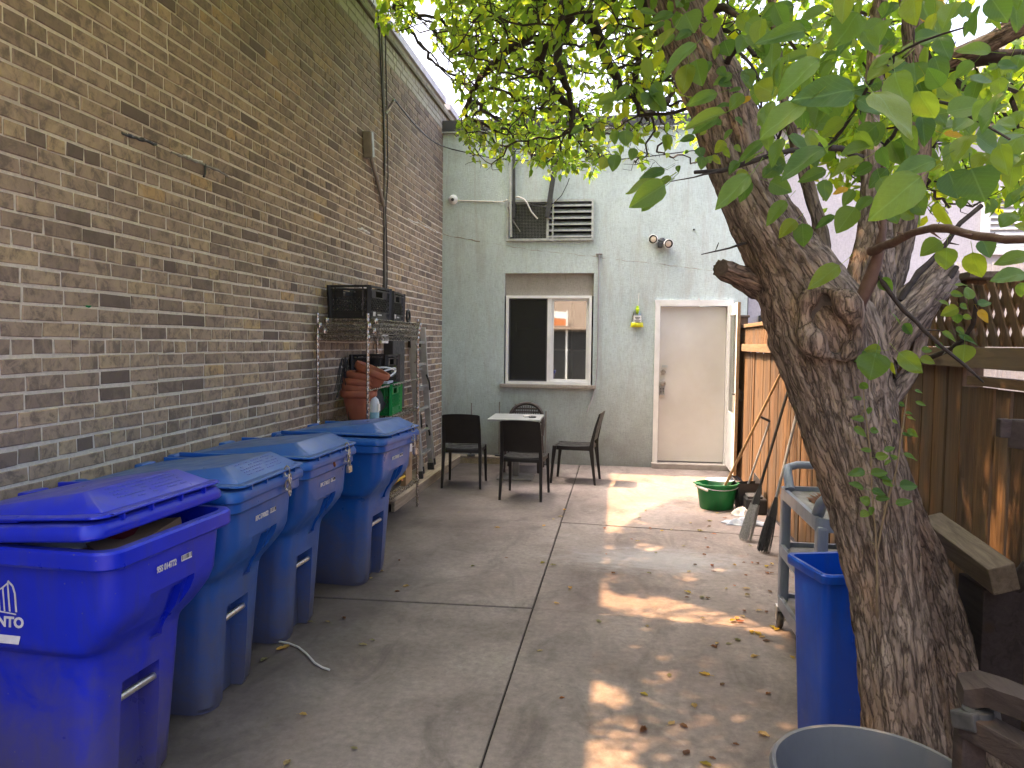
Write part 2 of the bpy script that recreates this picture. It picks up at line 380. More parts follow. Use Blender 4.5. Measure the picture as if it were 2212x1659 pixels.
def make_bin(name, col, col2, spec=.3, grime=1.):
    """moulded plastic: scuffs, dust low down, faded top"""
    m, t, b = newmat(name); v = coords(t, 'Object'); oi = t.nodes.new('ShaderNodeObjectInfo')
    of = N(t, 'ShaderNodeVectorMath', operation='ADD'); L(t, v, of.inputs[0]); cb = N(t, 'ShaderNodeCombineXYZ')
    gp = N(t, 'ShaderNodeVectorMath', operation='MULTIPLY'); L(t, oi.outputs['Location'], gp.inputs[0]); gp.inputs[1].default_value = (3.1, 3.7, 0)
    L(t, gp.outputs[0], of.inputs[1]); v = of.outputs[0]
    c = ramp(t, noise(t, v, 3., 7, .6), [(.35, col), (.7, col2)])
    vs2 = N(t, 'ShaderNodeMapping'); vs2.inputs['Scale'].default_value = (5, 5, .7); L(t, v, vs2.inputs[0])
    run = ramp(t, noise(t, vs2.outputs[0], 3.2, 9, .7, .4), [(.50, (0, 0, 0)), (.70, g3(.55))])
    c = mixc(t, run, c, tuple(.55*x+.03 for x in col))
    sx = N(t, 'ShaderNodeSeparateXYZ'); L(t, geo_pos(t), sx.inputs[0])
    zn = math_(t, 'ADD', sx.outputs[2], math_(t, 'MULTIPLY', math_(t, 'SUBTRACT', noise(t, v, 5.5, 10, .75, .5), .5), .95))
    du = ramp(t, zn, [(.02, g3(.78*grime)), (.30, g3(.46*grime)), (.62, (0, 0, 0))])
    c = mixc(t, du, c, (.125, .106, .090))
    up = t.nodes.new('ShaderNodeNewGeometry'); su = N(t, 'ShaderNodeSeparateXYZ'); L(t, up.outputs['Normal'], su.inputs[0])
    dst = math_(t, 'MULTIPLY', ramp(t, su.outputs[2], [(.75, (0, 0, 0)), (.97, (1, 1, 1))]), ramp(t, noise(t, v, 6, 9, .7, .6), [(.35, g3(.04)), (.7, g3(.42))]))
    c = mixc(t, dst, c, (.20, .195, .17))
    vo = N(t, 'ShaderNodeTexVoronoi', i_Scale=17.); L(t, v, vo.inputs['Vector'])
    c = mixc(t, ramp(t, vo.outputs['Distance'], [(.03, g3(.5)), (.06, (0, 0, 0))]), c, (.25, .23, .2))
    sc = N(t, 'ShaderNodeMapping'); sc.inputs['Scale'].default_value = (2, 9, 30); sc.inputs['Rotation'].default_value = (.5, .3, .2); L(t, v, sc.inputs[0])
    c = mixc(t, ramp(t, noise(t, sc.outputs[0], 2.4, 4, .6, 1.), [(.70, (0, 0, 0)), (.76, g3(.28))]), c, tuple(min(1, x*1.3+.16) for x in col))
    L(t, c, b.inputs['Base Color']); b.inputs['Specular IOR Level'].default_value = spec
    L(t, ramp(t, noise(t, v, 9, 6), [(.3, g3(.27)), (.7, g3(.46))]), b.inputs['Roughness'])
    bump(t, b, noise(t, v, 160, 4, .6), .06, .003)
    return m
MAT['bin'] = make_bin('blue_plastic', (.007, .082, .35), (.012, .104, .43), .45)
MAT['bin_violet'] = make_bin('violet_blue_plastic', (.004, .018, .46), (.006, .024, .56), .45)
MAT['slim'] = make_bin('slim_blue_plastic', (.004, .068, .50), (.006, .085, .58), grime=.35)
MAT['graycan'] = make_bin('grey_plastic', (.085, .092, .105), (.11, .118, .13), grime=.3)
MAT['cart'] = make_bin('cart_plastic', (.23, .27, .36), (.28, .325, .42), grime=.3)
MAT['green'] = make_bin('green_plastic', (.005, .19, .045), (.007, .23, .058), grime=.12)
MAT['black_plastic'] = simple('black_plastic', (.012, .012, .013), .42, (.02, .02, .021), 6, .1, 80)
MAT['chair'] = simple('chair_resin', (.010, .009, .0085), .42, (.016, .014, .013), 7, .12, 160)
MAT['chrome'] = simple('chrome_wire', (.55, .54, .52), .26, (.32, .29, .25), 30, 0, 40, 1.0, (.20, .12, .07), .35)
MAT['alu'] = simple('aluminium', (.62, .62, .62), .38, (.5, .5, .5), 12, .05, 90, .9)
MAT['galv'] = simple('galvanised', (.36, .38, .39), .5, (.52, .54, .55), 16, .1, 60, .55)
MAT['darkmetal'] = simple('dark_metal', (.04, .042, .048), .45, (.065, .066, .07), 9, .1, 50, .3)
MAT['fascia'] = simple('fascia_metal', (.035, .036, .042), .5, (.05, .05, .055), 4, 0)
MAT['white'] = simple('white_paint', (.70, .69, .67), .45, (.78, .77, .75), 5, .06, 60, 0, (.42, .38, .32), .3)
MAT['door'] = simple('door_paint', (.57, .55, .515), .42, (.63, .61, .575), 2.2, .05, 20, 0, (.52, .44, .35), .32)
MAT['vinyl'] = simple('white_vinyl', (.72, .73, .72), .38, (.8, .8, .79), 5, 0, 50, 0, (.5, .47, .42), .25)
MAT['terracotta'] = simple('terracotta', (.27, .075, .038), .62, (.34, .105, .055), 7, .15, 70, 0, (.38, .22, .15), .25)
MAT['cardboard'] = simple('cardboard', (.30, .19, .105), .85, (.36, .24, .14), 5, .1, 60)
MAT['paper'] = simple('paper', (.72, .71, .68), .7, (.62, .6, .57), 9)
MAT['yellow'] = simple('yellow_plastic', (.68, .42, .02), .45, (.6, .36, .02), 8)
MAT['orange'] = simple('orange_wood', (.55, .17, .04), .6, (.42, .14, .05), 8)
MAT['clear_white'] = simple('milky_plastic', (.62, .66, .68), .35, (.7, .73, .74), 8)
MAT['grey_pole'] = simple('grey_pole', (.26, .28, .31), .38, (.34, .35, .37), 8, 0, 40, .3)
MAT['bristle_grey'] = simple('grey_bristle', (.22, .22, .22), .8, (.34, .34, .34), 60)
MAT['bristle_black'] = simple('black_bristle', (.02, .021, .024), .7, (.04, .04, .045), 60)
MAT['cloth_white'] = simple('rag_cloth', (.55, .52, .48), .95, (.68, .66, .62), 12, .5, 90)
MAT['cloth_blue'] = simple('rag_blue', (.22, .26, .33), .95, (.5, .52, .55), 14, .5, 90)
MAT['print'] = simple('white_print', (.70, .70, .70), .6, (.55, .55, .55), 25)
MAT['black'] = simple('black_paint', (.006, .006, .007), .6)
MAT['dark_inside'] = simple('dark_interior', (.012, .011, .011), .8)
MAT['steel'] = simple('steel', (.5, .48, .44), .32, (.4, .37, .32), 25, .1, 80, .95)
MAT['rubber'] = simple('rubber', (.03, .031, .033), .7, (.06, .06, .06), 20)
MAT['patio_wood'] = make_wood('patio_wood', (.026, .021, .022), (.058, .049, .051), (.05, .044, .046), .5, 1)
MAT['coping'] = simple('coping_metal', (.36, .34, .36), .45, (.42, .40, .42), 4, 0, 40, .3)
MAT['cable_black'] = simple('cable_black', (.02, .02, .022), .5)
MAT['cable_grey'] = simple('cable_grey', (.16, .155, .15), .55, (.2, .19, .18), 10)
MAT['cable_white'] = simple('cable_white', (.66, .64, .58), .5)
MAT['conduit'] = simple('conduit', (.20, .18, .165), .5, (.27, .25, .23), 8, .1, 40, .4)
MAT['soil'] = simple('soil', (.030, .025, .022), .95, (.06, .05, .042), 25, .6, 60)
MAT['shingle'] = simple('shingle', (.055, .038, .030), .9, (.09, .065, .052), 18, .6, 60)
MAT['reed'] = simple('reed', (.44, .38, .33), .8, (.58, .52, .47), 30)
MAT['siding'] = simple('siding', (.52, .46, .33), .6, (.58, .51, .38), 4)
def glass(name, tint=(1, 1, 1), a=.5, rough=.02):
    m, t, b = newmat(name)
    gl = N(t, 'ShaderNodeBsdfGlossy'); gl.inputs['Roughness'].default_value = rough; gl.inputs['Color'].default_value = (.9, .95, .92, 1)
    tr = N(t, 'ShaderNodeBsdfTransparent'); tr.inputs['Color'].default_value = (*tint, 1)
    mx = t.nodes.new('ShaderNodeMixShader'); fr = N(t, 'ShaderNodeFresnel', i_IOR=1.5)
    L(t, math_(t, 'ADD', fr.outputs[0], a, True), mx.inputs[0]); L(t, tr.outputs[0], mx.inputs[1]); L(t, gl.outputs[0], mx.inputs[2])
    L(t, mx.outputs[0], t.nodes['Material Output'].inputs[0]); return m
MAT['glass'] = glass('window_glass', (.85, .92, .88), .30)
MAT['glass2'] = glass('storm_glass', (.9, .92, .92), .12)
MAT['bag'] = glass('clear_bag', (.95, .96, .95), .10, .15)
def make_leaf(name, top, trans, spot=None, veins=False):
    m, t, b = newmat(name)
    a = N(t, 'ShaderNodeAttribute', attribute_name='tint'); oi = t.nodes.new('ShaderNodeObjectInfo')
    rnd = math_(t, 'FRACT', math_(t, 'ADD', a.outputs['Fac'], oi.outputs['Random']))
    k = ramp(t, rnd, [(0, (.52, .66, .72)), (.5, (.95, .98, 1)), (.85, (1.3, 1.15, .85)), (1, (1.8, 1.3, .6))])
    v = coords(t, 'Object'); n = ramp(t, noise(t, v, 14, 5), [(.35, g3(.82)), (.7, g3(1.15))])
    c = mixc(t, 1., mixc(t, 1., (*top,), k, 'MULTIPLY'), n, 'MULTIPLY')
    if veins:
        lv_ = N(t, 'ShaderNodeAttribute', attribute_name='luv'); sp2 = N(t, 'ShaderNodeSeparateXYZ'); L(t, lv_.outputs['Vector'], sp2.inputs[0]); ax = math_(t, 'ABSOLUTE', sp2.outputs[0])
        la = math_(t, 'ABSOLUTE', math_(t, 'SUBTRACT', math_(t, 'FRACT', math_(t, 'MULTIPLY', math_(t, 'SUBTRACT', sp2.outputs[1], math_(t, 'MULTIPLY', ax, .75)), 8.)), .5))
        vein = math_(t, 'MAXIMUM', ramp(t, ax, [(.008, (1, 1, 1)), (.028, (0, 0, 0))]), ramp(t, la, [(.0, g3(.55)), (.075, (0, 0, 0))]))
        c = mixc(t, math_(t, 'MULTIPLY', vein, .55), c, tuple(min(1, x*1.9+.04) for x in top))
        hol = ramp(t, noise(t, lv_.outputs['Vector'], 4.5, 5, .6), [(.66, (0, 0, 0)), (.70, g3(.75))]); c = mixc(t, math_(t, 'MULTIPLY', hol, ramp(t, rnd, [(.72, (0, 0, 0)), (.78, (1, 1, 1))])), c, (.20, .085, .03))
    if spot: c = mixc(t, ramp(t, noise(t, v, 22, 4), [(.62, (0, 0, 0)), (.68, g3(.8))]), c, spot)
    c2 = mixc(t, 1., (*trans,), k, 'MULTIPLY')
    L(t, c, b.inputs['Base Color']); b.inputs['Roughness'].default_value = .42; b.inputs['Specular IOR Level'].default_value = .35
    tr = N(t, 'ShaderNodeBsdfTranslucent'); L(t, c2, tr.inputs[0])
    mx = t.nodes.new('ShaderNodeMixShader'); mx.inputs[0].default_value = .5
    L(t, b.outputs[0], mx.inputs[1]); L(t, tr.outputs[0], mx.inputs[2]); L(t, mx.outputs[0], t.nodes['Material Output'].inputs[0])
    bump(t, b, noise(t, v, 30, 4), .25, .003)
    return m
MAT['leaf'] = make_leaf('leaf_green', (.080, .165, .036), (.28, .42, .040), None, True)
MAT['leaf_far'] = make_leaf('leaf_crown', (.095, .185, .030), (.50, .70, .050))
MAT['leaf_yellow'] = make_leaf('leaf_yellow', (.50, .34, .035), (.62, .40, .03), (.20, .09, .02))
MAT['leaf_dry'] = make_leaf('leaf_dry', (.42, .33, .16), (.40, .28, .10), (.22, .12, .04))
MAT['leaf_brown'] = make_leaf('leaf_brown', (.22, .085, .030), (.25, .09, .03), (.09, .03, .012))
def make_marble():
    m, t, b = newmat('marble_laminate'); v = geo_pos(t, (1, 14, 14)); n = noise(t, v, 3.5, 8, .7, 1.5)
    L(t, ramp(t, n, [(.3, (.16, .175, .18)), (.5, (.34, .355, .355)), (.7, (.50, .50, .49))]), b.inputs['Base Color']); b.inputs['Roughness'].default_value = .3
    return m
MAT['marble'] = make_marble()
# ---------------------------------------------------------------- ground
g = MB().add([(-40, -40, -.03), (40, -40, -.03), (40, 40, -.03), (-40, 40, -.03)], [(0, 1, 2, 3)]).build('ground', MAT['soil']); tag(g, kind='structure')
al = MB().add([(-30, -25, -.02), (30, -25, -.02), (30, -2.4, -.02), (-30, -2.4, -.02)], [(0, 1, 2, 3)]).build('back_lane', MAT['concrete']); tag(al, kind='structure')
yard = MB().box((-.47, 3.85, -.022), (3.9, 12.5, .012)).build('yard_paving', simple('joint_dirt', (.010, .008, .007), .95, (.02, .017, .015), 25, .5, 60)); tag(yard, kind='structure')
gap = .010
rowsL = [(10.055, 6.74, 6.77), (None, 4.475, 4.525), (None, 2.22, 2.25), (None, 0.0, 0.0), (None, -2.35, -2.35)]
rowsR = [(10.055, 6.78, 6.60), (None, 4.53, 4.38), (None, 2.25, 2.12), (None, 0.0, -.05), (None, -2.35, -2.35)]
for rows, xa, xb in ((rowsL, XL, -.502-gap/2), (rowsR, -.502+gap/2, XF-.01)):
    ta, tb = 10.055, 10.055
    for i, (_, ya, yb_) in enumerate(rows):
        dz = [0, .003, -.002, .002, 0][i] * (1 if xa < -1 else -1)
        P = [(xa, ya+gap/2, dz), (xb, yb_+gap/2, dz), (xb, tb-(gap/2 if i else 0), dz), (xa, ta-(gap/2 if i else 0), dz)]
        mb = MB(); e = .003      # slab with worn, slightly chamfered arrises
        c0 = [Vector(p) for p in P]; cen = sum(c0, Vector())/4
        inn = [p + (cen-p).normalized()*e*1.6 for p in c0]
        mb.add([Vector((p.x, p.y, p.z)) for p in inn] + [Vector((p.x, p.y, p.z-.003)) for p in c0] + [Vector((p.x, p.y, -.016)) for p in c0],
               [(0, 1, 2, 3)] + [(k, (k+1) % 4, 4+(k+1) % 4, 4+k) for k in range(4)] + [(4+k, 4+(k+1) % 4, 8+(k+1) % 4, 8+k) for k in range(4)])
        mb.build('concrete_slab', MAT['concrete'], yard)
        ta, tb = ya, yb_
# ---------------------------------------------------------------- brick building on the left
bb = empty('brick_building', (XL-1, 6, 0), label='tall brown brick building along the left side of the yard', cat='building')
CH_, Z0 = .07312, 1.1143-15*.07312
MB().box(((XL-.002-7)/2, 6.25, 2.415), (7-2.413-.002, 15.5, 4.83)).build('mortar_wall', MAT['mortar'], bb)
bricks = []      # (y0,y1,z0,z1,pale)
k = 0; z = Z0
while z < 4.80:
    zt = z + CH_; header = ((k-15) % 6 == 0)     # the course whose top is at 1.1143 is a header course
    mod = .1127 if header else .2255
    y = -1.4 + (0 if (k % 2 == 0) else mod/2) + random.uniform(-.02, .02)
    while y < 13.8:
        wd = mod*random.uniform(.965, 1.03)
        if not header and random.random() < .02: wd = mod*.52
        if zt > 0.02: bricks.append((y+.0056, y+wd-.0056, max(z, .0)+.0066, zt-.0066, 1. if z > 4.42 else 0.))
        y += wd
    k += 1; z = zt
def brick_geo(y0, y1, z0, z1):
    j = lambda a: random.uniform(-a, a)
    wob = .0045*math.sin(y0*.9+z0*3.1)+.003*math.sin(y0*2.3+z0*17)+j(.0012); z0 += wob; z1 += wob
    x = XL + random.uniform(.0015, .005); b_ = .0032; xb = XL-.03
    cs = [(y0+j(.003), z0+j(.0026)), (y1+j(.003), z0+j(.0026)), (y1+j(.003), z1+j(.0026)), (y0+j(.003), z1+j(.0026))]
    yc, zc = (y0+y1)/2, (z0+z1)/2
    tl = j(.0015)
    fr = [(x+tl*(1 if a > yc else -1), a-b_*(1 if a > yc else -1), c-b_*(1 if c > zc else -1)) for a, c in cs]
    md = [(x-.0030, a, c) for a, c in cs]; bk = [(xb, a, c) for a, c in cs]
    V = fr+md+bk
    Fs = [(0, 1, 2, 3)] + [(i, 4+i, 4+(i+1) % 4, (i+1) % 4) for i in range(4)] + [(4+i, 8+i, 8+(i+1) % 4, 4+(i+1) % 4) for i in range(4)]
    return V, Fs
def rank(b):
    y0, y1, z0, z1, p = b
    if y0 < 2.2: return 0
    a = topx((XL, y0, z0)); c = topx((XL, y1, z1)); d_ = topx((XL, y0, z1))
    u = (a[0]+c[0])/2; v = (a[1]+c[1])/2
    if not (0 < u < PW and 0 < v < PH): return 0
    if v > 905 + max(0, (680-u))*.24: return 0          # behind the bins
    return abs((c[0]-a[0])*(d_[1]-a[1]))
order = sorted(range(len(bricks)), key=lambda i: -rank(bricks[i]))
single = set(order[:300])
mat = MAT['brick']
allmb = MB(); tints = []; pales = []
for i, b in enumerate(bricks):
    V, Fs = brick_geo(*b[:4]); u = random.random()
    t = min(1, max(0, random.gauss(.5, .23)))
    if i in single:
        c = Vector(((XL), (b[0]+b[1])/2, (b[2]+b[3])/2))
        me = bpy.data.meshes.new('brick'); me.from_pydata([tuple(Vector(p)-c) for p in V], [], Fs); me.materials.append(mat)
        at = me.attributes.new('tint', 'FLOAT', 'POINT'); at.data.foreach_set('value', [t]*12)
        at = me.attributes.new('pale', 'FLOAT', 'POINT'); at.data.foreach_set('value', [b[4]]*12)
        o = bpy.data.objects.new('brick', me); COL.objects.link(o); o.parent = bb; o.location = c - bb.location
    else:
        allmb.add(V, Fs); tints += [t]*12; pales += [b[4]]*12
o = allmb.build('brickwork', mat, bb, fix=False); tag(o, kind='stuff')
at = o.data.attributes.new('tint', 'FLOAT', 'POINT'); at.data.foreach_set('value', tints)
at = o.data.attributes.new('pale', 'FLOAT', 'POINT'); at.data.foreach_set('value', pales)
MB().box((XL+.006, 6.25, 4.714), (.05, 15.5, .022)).build('ledge', simple('ledge_stone', (.10, .095, .06), .9, (.15, .14, .09), 5), bb)
for y0, y1 in ((-1.5, 2.4), (2.41, 6.2), (6.21, 10.11), (10.35, 14.)):
    mb = MB(); mb.prism([(XL+.032, y0, 4.835), (XL+.036, y0, 4.915), (XL-.34, y0, 4.925), (XL-.34, y0, 4.831), (XL+.01, y0, 4.833)], (0, y1-y0, 0))
    mb.build('coping', MAT['coping'], bb)
MB().box(((XL-.2-7)/2, 6.25, 4.80), (7-.2-2.413, 15.4, .03)).build('roof', MAT['soil'], bb)

# ---------------------------------------------------------------- stucco building at the back
def wall_holes(x0, x1, z0, z1, holes, y, depth, front=-1):
    """frontal wall face at y with rectangular holes (x0,x1,z0,z1) and their reveals"""
    mb = MB(); xs = sorted({x0, x1, *[h[0] for h in holes], *[h[1] for h in holes]}); zs = sorted({z0, z1, *[h[2] for h in holes], *[h[3] for h in holes]})
    for a, b in zip(xs, xs[1:]):
        for c, d in zip(zs, zs[1:]):
            if any(h[0] <= a and b <= h[1] and h[2] <= c and d <= h[3] for h in holes): continue
            mb.add([(a, y, c), (b, y, c), (b, y, d), (a, y, d)], [(0, 1, 2, 3)])
    for (a, b, c, d) in holes:
        P = [(a, c), (b, c), (b, d), (a, d)]
        for i in range(4):
            p, q = P[i], P[(i+1) % 4]
            mb.add([(p[0], y, p[1]), (q[0], y, q[1]), (q[0], y+depth, q[1]), (p[0], y+depth, p[1])], [(0, 1, 2, 3)])
    return mb
sb = empty('stucco_building', (-.4, YB, 0), label='pale green stucco building closing the back of the yard', cat='building')
XR = 1.617; ZR = 4.59
win = (-1.549, -.356, 1.070, 2.560); door_h = (.455, 1.43, .0, 2.20); lou = (-1.505, -.39, 3.005, 3.505)
mb = wall_holes(XL+.001, XR, -.02, 4.5, [win, door_h, lou], YB, .16)
mb.add([(XR, YB, -.02), (XR, 16, -.02), (XR, 16, 4.5), (XR, YB, 4.5)], [(0, 1, 2, 3)])
mb.build('wall', MAT['stucco'], sb, fix=False)
MB().box(((XL+XR)/2, 13.2, 4.5), (XR-XL-.02, 6.2, .05)).build('roof', MAT['soil'], sb)
MB().box(((XL+XR)/2, YB-.012, 4.515), (XR-XL+.03, .05, .15)).build('fascia', MAT['fascia'], sb)
MB().box(((XL+XR)/2, YB-.014, 4.434), (XR-XL+.02, .06, .012)).build('drip_edge', MAT['galv'], sb)
# raised repair seams and cracks in the render
def seam(pts, r, name='crack'):
    P = []
    for (x0, y0), (x1, y1) in zip(pts, pts[1:]):
        n = max(2, int(math.hypot(x1-x0, y1-y0)/9))
        for i in range(n):
            f = i/n; p = ony(x0+(x1-x0)*f, y0+(y1-y0)*f+random.uniform(-1.5, 1.5), YB); P.append(p + Vector((0, .002, 0)))
    MB().tube(P, [r*random.uniform(.4, 1.4) for _ in P], 5).build(name, MAT['render_grey'], sb)
seam([(957, 506), (1000, 515), (1046, 523)], .007); seam([(1050, 524), (1100, 532), (1160, 541), (1240, 549), (1330, 560)], .004)
seam([(1330, 560), (1420, 570), (1520, 582), (1600, 592)], .004)
# lintel infill, window
x0, x1, z0, z1 = win; zl = 2.262
MB().box(((x0+x1)/2, YB+.075, (zl+z1)/2), (x1-x0, .05, z1-zl)).build('lintel_infill', MAT['render_grey'], sb)
MB().box(((x0+x1)/2, YB+.01, z0-.022), (x1-x0+.1, .13, .05), None, .008).build('sill', MAT['render_grey'], sb)
wn = MB(); yf = YB+.05
ft = .045
def rect_frame(mb, x0, x1, z0, z1, y, th, wd):
    mb.box((x0+wd/2, y, (z0+z1)/2), (wd, th, z1-z0)); mb.box((x1-wd/2, y, (z0+z1)/2), (wd, th, z1-z0))
    mb.box(((x0+x1)/2, y, z0+wd/2), (x1-x0-2*wd, th, wd)); mb.box(((x0+x1)/2, y, z1-wd/2), (x1-x0-2*wd, th, wd))
wx0, wx1, wz0, wz1 = x0+.02, x1-.022, z0+.004, zl
rect_frame(wn, wx0, wx1, wz0, wz1, yf, .09, .036)
xm = (wx0+wx1)/2+.01
window = wn.build('window', MAT['vinyl'], sb)
mb = MB(); mb.box((xm, yf+.005, (wz0+wz1)/2), (.05, .075, wz1-wz0-.072)); mb.build('mullion', MAT['vinyl'], window)
mb = MB(); rect_frame(mb, xm+.026, wx1-.037, wz0+.037, wz1-.037, yf+.012, .045, .034); mb.build('sash', MAT['vinyl'], window)
mb = MB(); rect_frame(mb, wx0+.037, xm-.026, wz0+.037, wz1-.037, yf-.005, .02, .018); mb.build('screen_frame', MAT['darkmetal'], window)
MB().box(((xm+wx1)/2, yf+.012, (wz0+wz1)/2), (wx1-xm-.12, .006, wz1-wz0-.135)).build('pane', MAT['glass'], window)
scr = glass('insect_screen', (.26, .26, .27), .0, .5)
MB().box(((wx0+xm)/2, yf-.005, (wz0+wz1)/2), (xm-wx0-.09, .003, wz1-wz0-.10)).build('insect_screen', scr, window)
# dim kitchen behind the window
mb = MB()
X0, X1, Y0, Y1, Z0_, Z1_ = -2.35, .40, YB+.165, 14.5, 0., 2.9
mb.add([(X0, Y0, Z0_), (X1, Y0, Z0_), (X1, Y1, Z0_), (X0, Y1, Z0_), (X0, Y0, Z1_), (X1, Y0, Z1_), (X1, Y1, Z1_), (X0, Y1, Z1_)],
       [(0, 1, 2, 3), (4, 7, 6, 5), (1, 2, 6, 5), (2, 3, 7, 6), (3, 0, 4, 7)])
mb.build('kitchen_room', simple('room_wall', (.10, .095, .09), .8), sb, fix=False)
mb = MB(); mb.box((-.95, 10.75, .95), (2.2, .6, .04)); mb.build('kitchen_counter', simple('counter', (.22, .20, .18), .5), sb)
for c_, d_ in (((-1.2, 13.9, 1.5), (1.6, .4, .03)), ((-1.2, 13.9, 1.9), (1.6, .4, .03)), ((-.7, 11.1, 1.4), (.03, .03, 1.6)), ((-.3, 12.6, 1.2), (.5, .5, 1.4)), ((-1.9, 12.9, 1.9), (.24, .1, .16)), ((-1.25, 13.0, 1.95), (.10, .1, .2))):
    MB().box(c_, d_).build('kitchen_fitting', simple('fitting', (.3, .27, .24), .5), sb)
# ventilation opening: mesh half and louvre half
lv = empty('vent', ((lou[0]+lou[1])/2, YB, lou[2])); lv.parent = sb; lv.matrix_basis = Matrix.Translation(Vector(((lou[0]+lou[1])/2, 0, lou[2])) - Vector((-.4, 0, 0)))
def vbuild(mb, name, m):      # vent parts are sub-parts of the building
    o = mb.build(name, m, None); o.parent = lv
    off = Vector(((lou[0]+lou[1])/2, YB, lou[2])); o.data.transform(Matrix.Translation(-off)); return o
xm2 = (lou[0]+lou[1])/2 - .03
mb = MB(); rect_frame(mb, lou[0]-.025, lou[1]+.02, lou[2]-.02, lou[3]+.02, YB-.012, .045, .03)
mb.box((xm2, YB-.012, (lou[2]+lou[3])/2), (.03, .04, lou[3]-lou[2]-.02)); mb.box((xm2+.07, YB-.03, (lou[2]+lou[3])/2), (.022, .012, lou[3]-lou[2]+.06))
vbuild(mb, 'vent_frame', MAT['galv'])
for i in range(6):
    zc = lou[2]+.04+i*.081
    mb = MB(); mb.bar((xm2+.016, YB-.002, zc+.012), (lou[1]-.011, YB-.002, zc+.016), .085, .006, up=(0, -.62, .78)); mb.box(((xm2+lou[1])/2, YB-.036, zc-.012), (lou[1]-xm2-.03, .006, .018))
    vbuild(mb, 'louvre_slat', MAT['galv'])
mb = MB()
nx, nz = 26, 26
for i in range(nx+1):
    x = lou[0]+.004+(xm2-.015-lou[0])*i/nx; mb.box((x, YB-.006, (lou[2]+lou[3])/2), (.0012, .0012, lou[3]-lou[2]))
for i in range(nz+1):
    zz = lou[2]+(lou[3]-lou[2])*i/nz; mb.box(((lou[0]+xm2)/2, YB-.008, zz), (xm2-lou[0], .0012, .0012))
vbuild(mb, 'wire_mesh', MAT['galv'])
mb = MB(); a, b, c, d = lou; mb.add([(a, YB+.16, c), (b, YB+.16, c), (b, YB+.16, d), (a, YB+.16, d)], [(0, 1, 2, 3)]); mb.cyl((-1.2, YB+.15, 3.16), (-1.2, YB+.12, 3.16), .14, n=20)
vbuild(mb, 'vent_back', MAT['dark_inside'])
# door opening: jambs, threshold, white steel door
dx0, dx1 = .518, 1.367; zt = 2.125
mb = MB()
mb.box(((door_h[0]+dx0)/2-.002, YB+.03, zt/2+.04), (dx0-door_h[0], .13, zt+.08)); mb.box(((door_h[1]+dx1)/2, YB+.03, zt/2+.04), (door_h[1]-dx1, .13, zt+.08)); mb.box(((dx0+dx1)/2, YB+.03, zt+.042), (dx1-dx0, .13, .075))
mb.box((door_h[0]+.012, YB-.016, 1.1), (.035, .03, 2.2), None, .004); mb.box((door_h[1]-.012, YB-.016, 1.1), (.035, .03, 2.2), None, .004); mb.box(((dx0+dx1)/2, YB-.018, 2.185), (door_h[1]-door_h[0]+.02, .034, .035), None, .004)
fr = mb.build('door_frame', MAT['white'], sb)
dd = MB().box(((dx0+dx1)/2, YB+.055, .085+1.018), (dx1-dx0-.006, .045, 2.035), None, .004).build('door', MAT['door'], sb)
MB().box(((dx0+dx1)/2, YB+.0, .035), (door_h[1]-door_h[0]+.03, .22, .07), None, .008).build('threshold', simple('sill_concrete', (.27, .24, .22), .8, (.36, .32, .29), 9, .3), sb)
def dz(u, v): return ony(1324.8+.3473*u, 547.2+.3473*v, YB+.03)
mb = MB(); p = dz(310, 738); mb.cyl(p, p+Vector((0, -.02, 0)), .034, .03, 18); mb.cyl(p+Vector((0, -.02, 0)), p+Vector((0, -.028, 0)), .014, .013, 12); mb.build('deadbolt', MAT['steel'], dd, 35)
mb = MB(); p = dz(306, 808); mb.cyl(p, p+Vector((0, -.03, 0)), .034, .03, 18); mb.lathe([(.016, 0), (.018, .03), (.036, .045), (.038, .06), (.03, .075), (.001, .078)], p+Vector((0, -.025, 0)), 18, Matrix.Rotation(R_(90), 3, 'X')); mb.build('door_knob', MAT['steel'], dd, 40)
p = dz(302, 853); mb = MB().box(p+Vector((0, -.018, 0)), (.078, .035, .125), None, .008); kp = mb.build('lock_box', MAT['galv'], dd)
mb = MB()
for r in range(4):
    for c in range(3): mb.box(p+Vector((-.02+c*.02, -.038, .03-r*.02)), (.012, .006, .012), None, .002)
mb.build('keypad', MAT['black'], dd)
p = dz(320, 703); MB().box(p+Vector((0, -.008, 0)), (.075, .002, .032)).build('latch_label', MAT['galv'], dd)
# storm door swung open to the right
h0 = Vector((1.41, YB-.03, .06)); h1 = Vector((1.395, YB-.80, .06)); dirs = (h1-h0); Ld = dirs.length; dv = dirs.normalized()
sd = empty('storm_door', h0, rot=Matrix(((dv.x, -dv.y, 0), (dv.y, dv.x, 0), (0, 0, 1)))); sd.parent = sb
sd.matrix_basis = Matrix.Translation(h0-sb.location) @ sd.matrix_basis.to_3x3().to_4x4()
def sbuild(mb, name, m):
    o = mb.build(name, m, None); o.parent = sd; return o
mb = MB(); mb.box((.045, 0, 1.04), (.09, .036, 2.08)); mb.box((Ld-.045, 0, 1.04), (.09, .036, 2.08)); mb.box((Ld/2, 0, 2.01), (Ld-.18, .034, .14)); mb.box((Ld/2, 0, .36), (Ld-.18, .034, .72))
sbuild(mb, 'door_leaf', MAT['white'])
sbuild(MB().box((Ld/2, 0, 1.33), (Ld-.18, .008, 1.22)), 'pane', MAT['glass2'])
sbuild(MB().box((Ld+.004, 0, 1.04), (.008, .034, 2.08)), 'edge_strip', MAT['rail'])
mb = MB(); mb.box((Ld-.04, .03, .98), (.03, .03, .13), None, .005); mb.tube([(Ld-.04, .04, 1.02), (Ld-.04, .075, .99), (Ld-.05, .075, .92), (Ld-.05, .045, .90)], .008, 8); mb.cyl((Ld-.04, -.018, .98), (Ld-.04, -.05, .98), .012)
